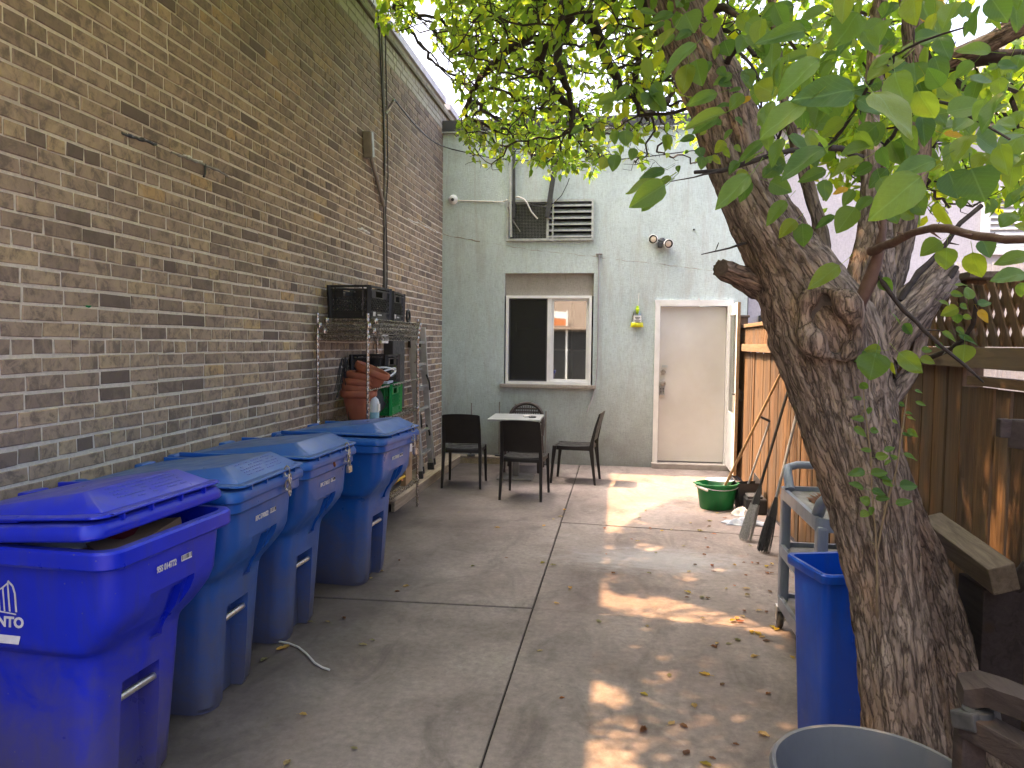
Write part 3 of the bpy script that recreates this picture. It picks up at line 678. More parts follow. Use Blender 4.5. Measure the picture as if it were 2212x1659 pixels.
sbuild(mb, 'latch', MAT['darkmetal'])
# peeling tape strip hanging on the storm door
mb = MB()
for s in range(3):
    P = [(Ld-.075-.012*s+.012*math.sin(k*1.3+s), -.022-.004*s, .98-.075*k) for k in range(9)]
    for a_, b_ in zip(P, P[1:]): mb.bar(a_, b_, .018-.003*s, .002, up=(0, 1, 0))
sbuild(mb, 'tape_strip', MAT['cloth_white'])
# black plates of the duct and rising pipes in front of the vent
mb = MB()
pa = [ony(1104, 512, YB-.05), ony(1103, 430, YB-.06), ony(1103, 300, YB-.06), ony(1103, 232, YB-.06)]
dp = empty('duct_pipes', pa[0], label='pair of dark downpipes rising from the wall vent to the roof', cat='pipe')
for a, b in zip(pa, pa[1:]): mb.bar(a, b, .03, .03, up=(0, 1, 0))
mb.build('white_edge_pipe', MAT['galv'], dp)
mb = MB(); mb.bar(ony(1110, 470, YB-.05), ony(1110, 236, YB-.05), .035, .04, up=(0, 1, 0)); mb.build('square_pipe', MAT['darkmetal'], dp)
mb = MB(); mb.bar(ony(1182, 470, YB-.05), ony(1196, 375, YB-.07), .06, .05, up=(0, 1, 0)); mb.bar(ony(1196, 375, YB-.07), ony(1204, 240, YB-.08), .06, .05, up=(0, 1, 0)); mb.build('slanting_pipe', MAT['darkmetal'], dp)
# ---------------------------------------------------------------- neighbour's lilac house behind the fence
lh = empty('lilac_house', (5, 10.4, 0), label='lilac stucco house behind the fence on the right', cat='building')
mb = MB(); mb.box((6.15, 13.0, 2.2), (9.0, 5.6, 4.4)); mb.build('wall', MAT['lilac'], lh)
MB().box((6.15, 13.0, 4.44), (9.2, 5.8, .09)).build('roof', MAT['fascia'], lh)
yl = 10.2
mb = MB(); rect_frame(mb, 4.42, 5.62, 2.78, 3.58, yl-.03, .06, .09); sh = mb.build('window', MAT['white'], lh)
MB().box((5.02, yl-.004, 3.18), (1.02, .006, .62)).build('backing', MAT['galv'], sh)
for i in range(9):
    MB().bar((4.51, yl-.03, 2.90+i*.07), (5.53, yl-.03, 2.90+i*.07), .052, .008, up=(0, -.75, .66)).build('louvre_slat', MAT['white'], sh)
p = ony(1645, 693, yl-.03); MB().box(p, (.075, .06, .14), None, .008).build('meter_box', MAT['black_plastic'], lh)
# yellow-sided upper house far behind
yh = empty('yellow_house', (9, 17, 0), label='pale yellow sided house standing far behind the lilac house', cat='building')
mb = MB(); mb.box((10.6, 19, 4), (6, 5, 8)); mb.build('wall', MAT['siding'], yh)
mb = MB(); mb.prism([(7.3, 16.2, 8), (13.9, 16.2, 8), (10.6, 16.2, 10)], (0, 5.6, 0)); mb.build('roof', MAT['shingle'], yh)
for i in range(26): MB().box((10.6, 16.494, .3+i*.3), (6, .014, .02)).build('siding_board', MAT['siding'], yh)
# reed screen fixed behind the fence
rs = empty('reed_screen', (4.9, 9.6, 0), label='pale reed screen fence in front of the lilac house', cat='fence')
mb = MB()
for i in range(210):
    x = 3.7+i*.0118+random.uniform(-.003, .003); mb.bar((x, 9.6+random.uniform(-.003, .003), .0), (x+random.uniform(-.006, .006), 9.6, 2.62+random.uniform(-.03, .02)), .0075, .006, up=(0, 1, 0))
o = mb.build('reeds', MAT['reed'], rs); tag(o, kind='stuff')
for zz in (.4, .9, 1.4, 1.9, 2.2, 2.5):
    mb = MB(); mb.tube([(3.7+i*.1, 9.592, zz+.01*math.sin(i*1.7)) for i in range(26)], .0035, 5); mb.build('tie_wire', MAT['galv'], rs)
for x in (3.72, 5.0, 6.15): MB().box((x, 9.66, 1.2), (.08, .08, 2.4)).build('post', MAT['fence'], rs)
# ---------------------------------------------------------------- wooden fence on the right
fe = empty('wooden_fence', (XF+.03, 5, 0), label='tall wooden board fence with lattice top along the right side', cat='fence')
y = .9
while y < 9.93:
    wd = random.uniform(.118, .146); off = random.uniform(-.004, .006); h = 1.553 if y > 3.5 else 1.475
    h += random.uniform(-.012, .004); lean = random.uniform(-.006, .006); b_ = random.uniform(.006, .02)
    MBo = MB(); y1 = y+wd-random.choice([.003, .006, .009, .012, .017])
    x = XF+off; q = random.uniform(-.003, .003)
    P = [(x+q, y, b_), (x-q, y1, b_), (x-q, y1+lean, h), (x+q, y+lean, h)]
    n = 4; e = .003
    MBo.add([(p[0]-.0, p[1]+(e if i in (0, 3) else -e), p[2]) for i, p in enumerate(P)] + [(p[0]+e, p[1], p[2]) for p in P] + [(p[0]+.019, p[1], p[2]) for p in P],
            [(0, 1, 2, 3)] + [(i, (i+1) % 4, 4+(i+1) % 4, 4+i) for i in range(4)] + [(4+i, 4+(i+1) % 4, 8+(i+1) % 4, 8+i) for i in range(4)] + [(11, 10, 9, 8)])
    MBo.build('board', MAT['fence'], fe)
    y += wd
def rail(y0, y1, z0, z1, xa, xb, name='rail'):
    MB().box(((xa+xb)/2, (y0+y1)/2, (z0+z1)/2), (xb-xa, y1-y0, z1-z0), None, .004).build(name, MAT['rail'], fe)
rail(.9, 4.85, 1.55, 1.635, 1.435, 1.52); rail(4.86, 9.93, 1.557, 1.64, 1.43, 1.52)
rail(.9, 3.42, 1.478, 1.515, 1.455, 1.51)
rail(.9, 9.9, .25, .34, 1.493, 1.53); rail(.9, 9.9, 1.2, 1.29, 1.493, 1.53)
rail(5.5, 9.9, 1.835, 1.875, 1.45, 1.53, 'cap_rail')
for (yy, h) in ((1.3, 1.9), (3.62, 1.93), (5.9, 1.9), (8.05, 1.93), (9.86, 1.98)):
    MB().box((1.548, yy, h/2), (.088, .088, h), None, .005).build('post', MAT['fence'], fe)
MB().box((1.555, 3.62, 1.945), (.17, .30, .028), None, .004).build('post_cap', MAT['oldwood'], fe)
MB().box((1.55, 9.86, 1.99), (.12, .12, .03), None, .006).build('post_cap', MAT['oldwood'], fe)
# lattice: two layers of slats, clipped to the panel height
def slat(y0, sgn, x, z0, z1, wd=.038):
    H = z1-z0
    P = [(x, y0, z0), (x, y0+wd*1.35, z0), (x, y0+wd*1.35+sgn*H*.62, z1), (x, y0+sgn*H*.62, z1)]
    MB().prism(P, (.008, 0, 0)).build('lattice_slat', MAT['fence'], fe)
yy = 1.9
while yy < 9.8:
    zt = 1.90 if yy < 5.4 else 1.838
    slat(yy, 1, 1.468, 1.638, zt + random.uniform(-.01, .008) * (yy < 5.4)); 
    if yy-.18 > 1.9: slat(yy, -1, 1.478, 1.638, zt-.004)
    yy += .092
# ---------------------------------------------------------------- garage across the lane (seen in the window)
ga = empty('lane_garage', (-2, -12, 0), label='low garage with brown shingle roof across the lane behind the viewer', cat='garage')
MB().box((-2.5, -15, 1.15), (13, 6, 2.3)).build('wall', simple('garage_wall', (.30, .27, .24), .8, (.38, .35, .31), 3), ga)
mb = MB(); mb.prism([(-9.4, -11.6, 2.2), (-9.4, -18.4, 2.2), (-9.4, -15, 4.3)], (13.8, 0, 0)); mb.build('roof', MAT['shingle'], ga)
mb = MB(); mb.box((-2.6, -11.97, 1.05), (2.6, .05, 2.1)); mb.build('garage_door', MAT['black_plastic'], ga)
mb = MB(); mb.prism([(-3.6, -11.9, 2.75), (-2.2, -11.9, 2.62), (-2.2, -11.9, 2.35), (-3.6, -11.9, 2.35)], (0, .05, 0)); sg = mb.build('sign_board', MAT['orange'], ga)
mb = MB(); mb.prism([(-3.6, -11.9, 3.05), (-2.2, -11.9, 2.92), (-2.2, -11.9, 2.64), (-3.6, -11.9, 2.77)], (0, .05, 0)); mb.build('sign_board', MAT['white'], ga)
for x in (-3.55, -2.25): MB().box((x, -11.86, 1.5), (.07, .05, 3.0)).build('sign_post', MAT['white'], ga)
# ---------------------------------------------------------------- wheeled recycling bins
def rrect(xa, xb, hw, r, z, n=5, bulge=None):
    """rounded rectangle section in x,y at height z"""
    P = []
    for cx, cy, a0 in ((xb-r, hw-r, 0), (xa+r, hw-r, 90), (xa+r, -hw+r, 180), (xb-r, -hw+r, 270)):
        for i in range(n+1):
            a = R_(a0+90*i/n); P.append(Vector((cx+r*math.cos(a), cy+r*math.sin(a), z)))
    if bulge:
        for p in P:
            k = bulge(p.x, p.z); p.y *= k
    return P
def boolean_cut(mesh, cutters):
    o = bpy.data.objects.new('tmp', mesh); COL.objects.link(o); tmp = []
    for c in cutters:
        me = bpy.data.meshes.new('c'); me.from_pydata(c.v, [], c.f)
        bm = bmesh.new(); bm.from_mesh(me); bmesh.ops.recalc_face_normals(bm, faces=bm.faces); bm.to_mesh(me); bm.free()
        k = bpy.data.objects.new('c', me); COL.objects.link(k); tmp.append(k)
        m = o.modifiers.new('b', 'BOOLEAN'); m.operation = 'DIFFERENCE'; m.object = k; m.solver = 'MANIFOLD'
    dg = bpy.context.evaluated_depsgraph_get(); dg.update()
    r = bpy.data.meshes.new_from_object(o.evaluated_get(dg))
    for k in tmp+[o]: bpy.data.objects.remove(k)
    return r
def bin_body_mesh():
    def sm(a, b, x): t_ = min(1, max(0, (x-a)/(b-a))); return t_*t_*(3-2*t_)
    secs = []
    prof = []   # z, xback, xfront, halfwidth, radius
    for z in (0, .008, .03, .15, .30, .45, .54, .57, .592, .60, .61, .62, .632, .65, .68, .72, .76, .82, .88, .915):
        f = z/.915
        hw = .222+.050*f + .034*sm(.592, .632, z)
        xf = .150+.055*f + .112*sm(.55, .77, z)
        xb = -.36-.05*f
        r = .085 - .02*f
        if z < .01: hw -= .012; xf -= .012; xb += .012
        prof.append((z, xb, xf, hw, r))
    prof += [(.916, -.425, .340, .345, .07), (.925, -.430, .347, .352, .07), (.970, -.430, .347, .352, .07), (.978, -.425, .341, .346, .07)]
    outer = [rrect(a, b, h, r, z) for z, a, b, h, r in prof]
    inner = [rrect(-.40, .312, .315, .05, .978), rrect(-.39, .290, .30, .05, .90), rrect(-.37, .25, .26, .05, .82)]
    mb = MB(); mb.loft(outer+inner)
    me = bpy.data.meshes.new('bin_body'); me.from_pydata(mb.v, [], mb.f)
    bm = bmesh.new(); bm.from_mesh(me); bmesh.ops.recalc_face_normals(bm, faces=bm.faces); bm.to_mesh(me); bm.free()
    # front channel with the lift bar, upper grab pocket
    c1 = MB(); c1.loft([[Vector((x, y, z)) for x, y in ((.085, -.10), (.5, -.115), (.5, .115), (.085, .10))] for z in (-.05, .30)] + [[Vector((x, y, z)) for x, y in ((.095, -.095), (.5, -.11), (.5, .11), (.095, .095))] for z in (.452,)])
    c2 = MB(); c2.loft([[Vector((.21, y*1., .55)), Vector((.6, y, .55)), Vector((.6, y, .80)), Vector((.285, y, .775)), Vector((.222, y, .60))] for y in (-.12, .125)])
    c4 = MB(); c4.loft([[Vector((.165, y*1., .545)), Vector((.6, y, .545)), Vector((.6, y, .79)), Vector((.245, y, .745))] for y in (.035, .105)])
    c3 = MB(); c3.loft([[Vector((x, y, z)) for x, y in ((.135, -.20), (.5, -.20), (.5, .20), (.135, .20))] for z in (-.05, .20)] + [[Vector((x, y, .27)) for x, y in ((.19, -.12), (.5, -.12), (.5, .12), (.19, .12))]])
    r = boolean_cut(me, [c1, c2, c4])
    for p in r.polygons: p.use_smooth = True
    r.set_sharp_from_angle(angle=R_(32)); r.name = 'bin_body'
    return r
BODY = bin_body_mesh()
def lid_mesh():
    mb = MB()
    # skirt with rounded lip
    mb.loft([rrect(-.425, .412, .358, .07, .965), rrect(-.430, .418, .364, .072, .972), rrect(-.430, .418, .364, .072, .992), rrect(-.42, .405, .352, .07, 1.012), rrect(-.40, .385, .335, .07, 1.016)], True, True)
    # visor flange under the crown, projecting at the front
    mb.loft([rrect(-.12, .418, .330, .06, 1.026), rrect(-.12, .428, .338, .06, 1.030), rrect(-.12, .424, .334, .06, 1.037), rrect(-.12, .40, .31, .05, 1.040)], True, True)
    # raised crown: slopes to the hinge, steep chamfer at the front
    def sec(x, z, hw): return [Vector((x, -hw, z)), Vector((x, hw, z))]
    base = [(-.40, 1.016, .335), (-.15, 1.0165, .335), (.30, 1.0385, .315), (.412, 1.0385, .300)]
    top = [(-.38, 1.022, .300), (-.16, 1.040, .285), (.26, 1.120, .235), (.285, 1.120, .232), (.40, 1.048, .27)]
    V = [(-.40, -.33, 1.014), (-.40, .33, 1.014), (-.36, -.30, 1.024), (-.36, .30, 1.024), (-.20, -.275, 1.050), (-.20, .275, 1.050),
         (.255, -.230, 1.098), (.255, .230, 1.098), (.275, -.227, 1.099), (.275, .227, 1.099), (.395, -.29, 1.040), (.395, .29, 1.040),
         (.24, -.312, 1.039), (.24, .312, 1.039), (-.22, -.325, 1.015), (-.22, .325, 1.015), (.345, -.30, 1.039), (.345, .30, 1.039)]
    Fs = [(0, 1, 3, 2), (2, 3, 5, 4), (4, 5, 7, 6), (6, 7, 9, 8), (8, 9, 11, 10),
          (0, 2, 4, 14), (14, 4, 6, 12), (12, 6, 8, 16), (16, 8, 10),
          (1, 15, 5, 3), (15, 13, 7, 5), (13, 17, 9, 7), (17, 11, 9), (0, 14, 12, 16, 10, 11, 17, 13, 15, 1)]
    mb.add([Vector(v) for v in V], Fs)
    # stiffening ribs between skirt and visor, hinge knuckles
    for y in (-.22, -.08, .08, .22): mb.box((.402, y, 1.018), (.03, .008, .026))
    for s in (-1, 1): mb.box((-.15, s*.318, 1.030), (.44, .018, .022), None, .004)
    for y in (-.25, .25): mb.box((-.43, y, 1.0), (.045, .12, .045), None, .012)
    mb.v = [(p[0]*.868 if p[0] > 0 else p[0], p[1], p[2]) for p in mb.v]
    me = bpy.data.meshes.new('bin_lid'); me.from_pydata(mb.v, [], mb.f)
    bm = bmesh.new(); bm.from_mesh(me); bmesh.ops.recalc_face_normals(bm, faces=bm.faces)
    bmesh.ops.bevel(bm, geom=[e for e in bm.edges if e.is_manifold and len(e.link_faces) == 2 and e.calc_face_angle(0) > .5 and e.calc_length() > .04], offset=.006, segments=2, profile=.5, affect='EDGES')
    bm.to_mesh(me); bm.free()
    for p in me.polygons: p.use_smooth = True
    me.set_sharp_from_angle(angle=R_(38))
    return me
LID = lid_mesh()
def part(name, me, mat, parent, loc=(0, 0, 0), rot=None):
    o = bpy.data.objects.new(name, me); COL.objects.link(o); o.parent = parent
    if not me.materials: me.materials.append(None)
    o.material_slots[0].link = 'OBJECT'; o.material_slots[0].material = mat
    o.location = loc
    if rot: o.rotation_euler = rot
    return o
_bar = MB(); _bar.cyl((.150, -.108, .385), (.150, .108, .385), .014, n=12)
_axle = MB()
for s in (-1, 1): _axle.lathe([(.001, -.03), (.125, -.03), (.135, -.015), (.135, .015), (.125, .03), (.001, .03)], (-.36, s*.25, .135), 20, Matrix.Rotation(R_(90), 3, 'X'))
_hand = MB(); _hand.tube([(-.41, -.24, .93), (-.455, -.24, .95), (-.455, .24, .95), (-.41, .24, .93)], .016, 8)
def chain(parent, M, links=3, lock=False, drop=.0):
    """hasp chain hanging from the lid to the rim, in bin space"""
    mb = MB(); p = Vector(M)
    for i in range(links):
        c = p + Vector((.012*(i % 2), .004*i, -.034*i)); al = i % 2
        Pp = []
        for k in range(14):
            a = 2*math.pi*k/14; u, v = .011*math.cos(a), .024*math.sin(a)
            Pp.append(c + (Vector((0, u, v)) if al else Vector((u, .3*u, v))))
        mb.tube(Pp, .0035, 6, closed=True)
    if lock:
        c = p + Vector((.014, .01, -.034*links-.032)); mb.box(c, (.022, .046, .042), None, .004)
        mb.tube([c+Vector((0, -.015, .018)), c+Vector((0, -.015, .045)), c+Vector((0, 0, .058)), c+Vector((0, .015, .045)), c+Vector((0, .015, .018))], .004, 6)
    return mb.build('lock_chain' if not lock else 'padlock', MAT['steel'], parent, 40, world=False)
def make_bin(loc, rz, mat, number, label, openlid=0.):
    b = empty('recycling_bin', loc, rz, label=label, cat='bin', group='wheeled bins along the brick wall')
    body = part('body', BODY, mat, b); 
    if openlid: part('lid', LID, mat, b, (-.43+.43*math.cos(openlid)-.0, 0, .43*math.sin(openlid)+.98*(1-math.cos(openlid))+.0), (0, -openlid, 0))
    else: part('lid', LID, mat, b)
    _bar.build('lift_bar', MAT['alu'], b, 40, world=False); _hand.build('handle', mat, b, 40, world=False)
    for s in (-1, 1):
        mb = MB(); mb.lathe([(.001, -.025), (.06, -.025), (.08, -.02), (.12, -.028), (.13, -.015), (.13, .015), (.12, .028), (.08, .02), (.06, .025), (.001, .025)], (-.34, s*.262, .13), 20, Matrix.Rotation(R_(90), 3, 'X')); mb.build('wheel', MAT['rubber'], b, 40, world=False)
    # number and barcode on the upper front
    nx = (1, 0, .04)
    t = text_mesh(number, .031, 'number_print', MAT['print'], b, frame4((.3185, -.045, .852), (0, 1, 0), (.05, 0, 1)) @ Matrix.Diagonal((.72, 1, 1, 1)), bold=.0010)
    mb = MB(); mb.box((.3183, .066, .855), (.0012, .060, .021)); bc = mb.build('barcode', MAT['print'], b, world=False)
    mb = MB()
    for i in range(16):
        if random.random() < .62: mb.box((.3191, .039+i*.0036, .857), (.0008, random.choice([.0012, .0022]), .015))
    mb.build('barcode_lines', MAT['black'], bc, world=False)
    return b
bins = [
    ((-1.85, 2.425, 0), R_(-3), MAT['bin_violet'], '95S 014772', 'violet-blue recycling bin with its lid ajar, nearest the viewer', R_(3.6)),
    ((-1.885, 3.165, 0), R_(1), MAT['bin'], 'RPC 5740622', 'blue recycling bin just behind the violet-blue one, numbered RPC 5740622', 0),
    ((-1.905, 3.955, 0), R_(-1), MAT['bin'], 'RPC 5740537', 'third blue recycling bin from the viewer, with a rust mark on its rim', 0),
    ((-1.80, 4.945, 0), R_(-4), MAT['bin'], 'RPC 5740549', 'farthest blue recycling bin, with a padlock, in front of the wire shelf', 0)]
BINS = [make_bin(*a) for a in bins]
chain(BINS[1], (.372, .10, 1.03), 3); chain(BINS[1], (.358, .13, .965), 2)
chain(BINS[2], (.372, .14, 1.03), 2); chain(BINS[2], (.358, .16, .965), 1, True)
chain(BINS[3], (.372, .15, 1.03), 1); chain(BINS[3], (.358, .19, .96), 2, True)
mb = MB(); mb.tube([(.348, .0+.004*i, .965-.006*i) for i in range(6)], [.006, .01, .008, .011, .007, .004], 6); mb.build('rust_mark', simple('rust', (.25, .09, .035), .9, (.16, .06, .03), 30), BINS[2], world=False)
# printed label on the chamfer of two lids, city crest on the side of the nearest bin
def lid_print(b, tilt):
    mb = MB()
    for r in range(5):
        y = -.17
        while y < .17:
            l_ = random.uniform(.006, .022)
            if random.random() < .75: f = (r+.8)/6.4; mb.box(((.279+.112*f)*.868, y+l_/2, 1.1005-.056*f), (.0035, l_, .0010), Matrix.Rotation(R_(36), 3, 'Y'))
            y += l_+.006
    o = mb.build('lid_print', simple('lid_ink', (.07, .10, .42), .5), b, world=False)
    if tilt:
        o.location = (-.43+.43*math.cos(tilt), 0, .43*math.sin(tilt)+.98*(1-math.cos(tilt))); o.rotation_euler = (0, -tilt, 0)
lid_print(BINS[0], R_(3.6)); lid_print(BINS[1], 0)
B1 = BINS[0]; ysd = -.302
def side_y(z): f = z/.915; t_ = min(1, max(0, (z-.592)/.04)); return -(.222+.050*f+.034*t_*t_*(3-2*t_))-.0015
lg = text_mesh('TORONTO', .046, 'crest_lettering', MAT['print'], B1, frame4((-.135, side_y(.715)-.001, .715), (1, 0, 0), (0, .06, 1)), bold=.0018)
mb = MB()
def stroke(P, wd):
    for a, b_ in zip(P, P[1:]):
        k6 = lambda q: (cx+(q[0]-cx)*.82, zb+(q[1]-zb)*.62)
        a, b_ = k6(a), k6(b_); mb.bar((a[0], side_y(a[1])-.0012, a[1]), (b_[0], side_y(b_[1])-.0012, b_[1]), wd*.8, .0012, up=(0, 1, 0))
cx = -.135; zb = .752        # twin curved towers over an arc
for s in (-1, 1):
    stroke([(cx+s*.035, zb), (cx+s*.035, zb+.11)], .009); stroke([(cx+s*.058, zb), (cx+s*.058, zb+.125)], .006); stroke([(cx+s*.082, zb), (cx+s*.082, zb+.15)], .007)
    stroke([(cx+s*.035, zb+.11), (cx+s*.055, zb+.125), (cx+s*.075, zb+.145), (cx+s*.083, zb+.155)], .006); stroke([(cx+s*.112, zb), (cx+s*.112, zb+.10), (cx+s*.104, zb+.14), (cx+s*.083, zb+.165)], .008)
stroke([(cx-.11+.022*i, zb-.013+.010*math.sin(math.pi*i/10)) for i in range(11)], .005)
mb.build('crest', MAT['print'], B1, world=False)
MB().box((cx-.02, side_y(.662)-.0012, .662), (.235, .0015, .034), Matrix.Rotation(R_(-20), 3, 'X')).build('crest_bar', MAT['print'], B1, world=False)
# folded cardboard showing under the raised lid
bx = empty('cardboard_waste', Vector(bins[0][0])+Vector((.0, .0, .655)), R_(-3), label='flattened cardboard boxes filling the violet-blue bin with its lid ajar', cat='cardboard')
for i, (px_, py_, pz_, sx_, sy_, sz_, rx, ry, rzz) in enumerate([(-.02, -.02, .24, .5, .40, .05, 4, -6, 8), (.10, .10, .272, .34, .26, .03, -6, 8, -20), (-.14, -.12, .285, .36, .2, .02, 10, 4, 30), (.18, -.08, .275, .2, .25, .025, -5, -4, 50)]):
    r = (Matrix.Rotation(R_(rzz), 3, 'Z') @ Matrix.Rotation(R_(rx), 3, 'X') @ Matrix.Rotation(R_(ry), 3, 'Y'))
    MB().box((px_, py_, pz_), (sx_, sy_, sz_), r).build('cardboard_piece', [MAT['cardboard'], simple('red_card', (.25, .03, .03), .7), MAT['paper'], MAT['cardboard']][i], bx, world=False)
MB().box((-.08, 0, .205), (.40, .36, .07)).build('cardboard_piece', MAT['cardboard'], bx, world=False)
# ---------------------------------------------------------------- chrome wire shelf by the brick wall
SX0, SX1, SY0, SY1 = -2.375, -1.962, 5.70, 7.175
ws = empty('wire_shelf_unit', ((SX0+SX1)/2, (SY0+SY1)/2, 0), label='chrome wire shelving unit against the brick wall behind the bins', cat='shelf')
for x in (SX0, SX1):
    for y in (SY0, SY1):
        prof = [(.001, .0), (.013, .0), (.013, .03)]
        zz = .06
        while zz < 1.83: prof += [(.0125, zz), (.0116, zz+.004), (.0125, zz+.008)]; zz += .05
        prof += [(.0125, 1.84), (.011, 1.85), (.001, 1.85)]
        MB().lathe(prof, (x, y, 0), 12).build('post', MAT['chrome'], ws, 50)
def wire_shelf(mb, x0, x1, y0, y1, z, h=.032, rot=None, c=None):
    """double edge wire with zigzag truss, cross wires"""
    loops = []
    T = (lambda p: p) if rot is None else (lambda p: rot @ (Vector(p)-Vector(c)) + Vector(c))
    for zz in (z, z-h):
        for a, b in (((x0, y0), (x1, y0)), ((x1, y0), (x1, y1)), ((x1, y1), (x0, y1)), ((x0, y1), (x0, y0))):
            mb.tube([T((a[0], a[1], zz)), T((b[0], b[1], zz))], .0036, 6)
    for a, b in (((x0, y0), (x1, y0)), ((x1, y0), (x1, y1)), ((x1, y1), (x0, y1)), ((x0, y1), (x0, y0))):
        Lg = math.hypot(b[0]-a[0], b[1]-a[1]); n = int(Lg/.042)*2
        mb.tube([T((a[0]+(b[0]-a[0])*i/n, a[1]+(b[1]-a[1])*i/n, z-.003 if i % 2 else z-h+.003)) for i in range(n+1)], .0026, 5)
    n = int((y1-y0)/.03)
    for i in range(1, n): yy = y0+(y1-y0)*i/n; mb.tube([T((x0, yy, z+.003)), T((x1, yy, z+.003))], .0022, 5)
    for f in (.33, .67): xx = x0+(x1-x0)*f; mb.tube([T((xx, y0, z-.003)), T((xx, y1, z-.003))], .003, 5)
    for cx_ in (x0, x1):
        for cy_ in (y0, y1): mb.lathe([(.017, -.036), (.020, -.03), (.018, .004), (.015, .01)], T((cx_, cy_, z)), 10)
for z in (1.672, .985, .275):
    mb = MB(); wire_shelf(mb, SX0, SX1, SY0, SY1, z); mb.build('wire_shelf', MAT['chrome'], ws, 60)
mb = MB(); mb.tube([(SX1+.012, SY0, 1.245), (SX1+.012, SY1, 1.265)], .0085, 8); mb.build('push_bar', MAT['chrome'], ws, 60)
# spare wire shelves stacked on the top deck
zz = 1.682
for i, (dx, dy, a) in enumerate(((.012, -.03, .8), (.02, -.10, -1.0), (.012, .02, .5))):
    lab = ['lowest of the three spare wire shelves stacked on the shelf unit', 'middle spare wire shelf of the stack on the shelf unit', 'top spare wire shelf of the stack, under the black crates'][i]
    zz += .041
    sp = empty('spare_wire_shelf', ((SX0+SX1)/2+dx, (SY0+SY1)/2+dy, zz-.036), label=lab, cat='wire shelf', group='spare shelves stacked on the unit')
    mb = MB(); wire_shelf(mb, SX0+.03+dx, SX1+.02+dx, SY0+.05+dy, SY1-.04+dy, zz, .030, rotz(R_(a)), ((SX0+SX1)/2, (SY0+SY1)/2, zz)); mb.build('wire_deck', MAT['chrome'], sp, 60)
TOPZ = zz+.006
# plastic milk crates
def crate(loc, rz, dims, mat, label, tagwhite=True, cat='crate'):
    b = empty('milk_crate', loc, rz, label=label, cat=cat, group='milk crates on the shelf')
    lx, ly, h = dims; t = .008; top = 1.05
    mb = MB()   # rims and corners
    for zc, hh in ((.012, .024), (.06, .012), (h-.035, .012), (h-.009, .018)):
        f = 1+(.04*zc/h)
        for s in (-1, 1): mb.box((s*lx/2*f, 0, zc), (t*1.5, ly*f+t*1.5, hh)); mb.box((0, s*ly/2*f, zc), (lx*f-t*1.5, t*1.5, hh))
    for sx_ in (-1, 1):
        for sy_ in (-1, 1):
            mb.bar((sx_*lx/2, sy_*ly/2, 0), (sx_*lx/2*1.04, sy_*ly/2*1.04, h), .030, .030)
            mb.bar((sx_*lx/2, sy_*(ly/2-.05), 0), (sx_*lx/2*1.04, sy_*(ly/2-.05)*1.04, h), .008, .012); mb.bar((sx_*(lx/2-.05), sy_*ly/2, 0), (sx_*(lx/2-.05)*1.04, sy_*ly/2*1.04, h), .012, .008)
    mb.build('crate_frame', mat, b, world=False)
    mb = MB()   # diamond mesh sides below the grip opening
    def side(p0, p1, out):
        p0, p1 = Vector(p0), Vector(p1); Lg = (p1-p0).length; d = (p1-p0)/Lg; z0, z1 = .06, h-.095; H = z1-z0
        s_ = -H
        while s_ < Lg:
            for sg in (1, -1):
                a0, a1 = (s_, s_+H) if sg > 0 else (s_+H, s_)
                za, zb_ = z0, z1
                lo, hi = a0, a1
                def cl(sv, zv, so, zo):
                    if sv < 0: k = (0-so)/(sv-so); return 0, zo+(zv-zo)*k
                    if sv > Lg: k = (Lg-so)/(sv-so); return Lg, zo+(zv-zo)*k
                    return sv, zv
                A = cl(a0, za, a1, zb_); B = cl(a1, zb_, a0, za)
                if abs(A[0]-B[0]) > .004: mb.bar(p0+d*A[0]+Vector((0, 0, A[1]))+out*.004*(1 if sg > 0 else -.2), p0+d*B[0]+Vector((0, 0, B[1]))+out*.004*(1 if sg > 0 else -.2), .006, .005, up=out)
            s_ += .036
        # solid panel with the hand hole
        w_ = Lg*.34; zc = h-.062
        mb.box(p0+d*(Lg-w_)/4+Vector((0, 0, zc)), (abs(d.x)*(Lg-w_)/2+.006, abs(d.y)*(Lg-w_)/2+.006, .055)); mb.box(p1-d*(Lg-w_)/4+Vector((0, 0, zc)), (abs(d.x)*(Lg-w_)/2+.006, abs(d.y)*(Lg-w_)/2+.006, .055))
        mb.box((p0+p1)/2+Vector((0, 0, h-.095)), (abs(d.x)*Lg+.006, abs(d.y)*Lg+.006, .012))
        mb.box((p0+p1)/2+Vector((0, 0, .04)), (abs(d.x)*Lg+.004, abs(d.y)*Lg+.004, .045))
    a, c = lx/2, ly/2
    side((-a, -c, 0), (a, -c, 0), Vector((0, -1, 0))); side((-a, c, 0), (a, c, 0), Vector((0, 1, 0))); side((-a, -c, 0), (-a, c, 0), Vector((-1, 0, 0))); side((a, -c, 0), (a, c, 0), Vector((1, 0, 0)))
    mb.build('crate_sides', mat, b, world=False)
    mb = MB(); mb.box((0, 0, .006), (lx-.01, ly-.01, .006)); mb.build('crate_floor', mat, b, world=False)
    if tagwhite:
        MB().box((lx/2+.010, -ly*.28, .045), (.002, .05, .036)).build('paper_tag', MAT['paper'], b, world=False)
        MB().box((lx/2+.010, -ly*.02, .040), (.002, .09, .012)).build('stencil_mark', MAT['print'], b, world=False)
    return b
crate((-2.175, 6.13, TOPZ), R_(-3), (.33, .46, .275), MAT['black_plastic'], 'larger black milk crate nearest the viewer on top of the wire shelf')
crate((-2.185, 6.72, TOPZ), R_(4), (.30, .44, .27), MAT['black_plastic'], 'second black milk crate behind the first on top of the shelf')
crate((-2.20, 6.60, .992), R_(2), (.30, .40, .52), MAT['black_plastic'], 'tall black crate on the middle shelf behind the green crate', False)
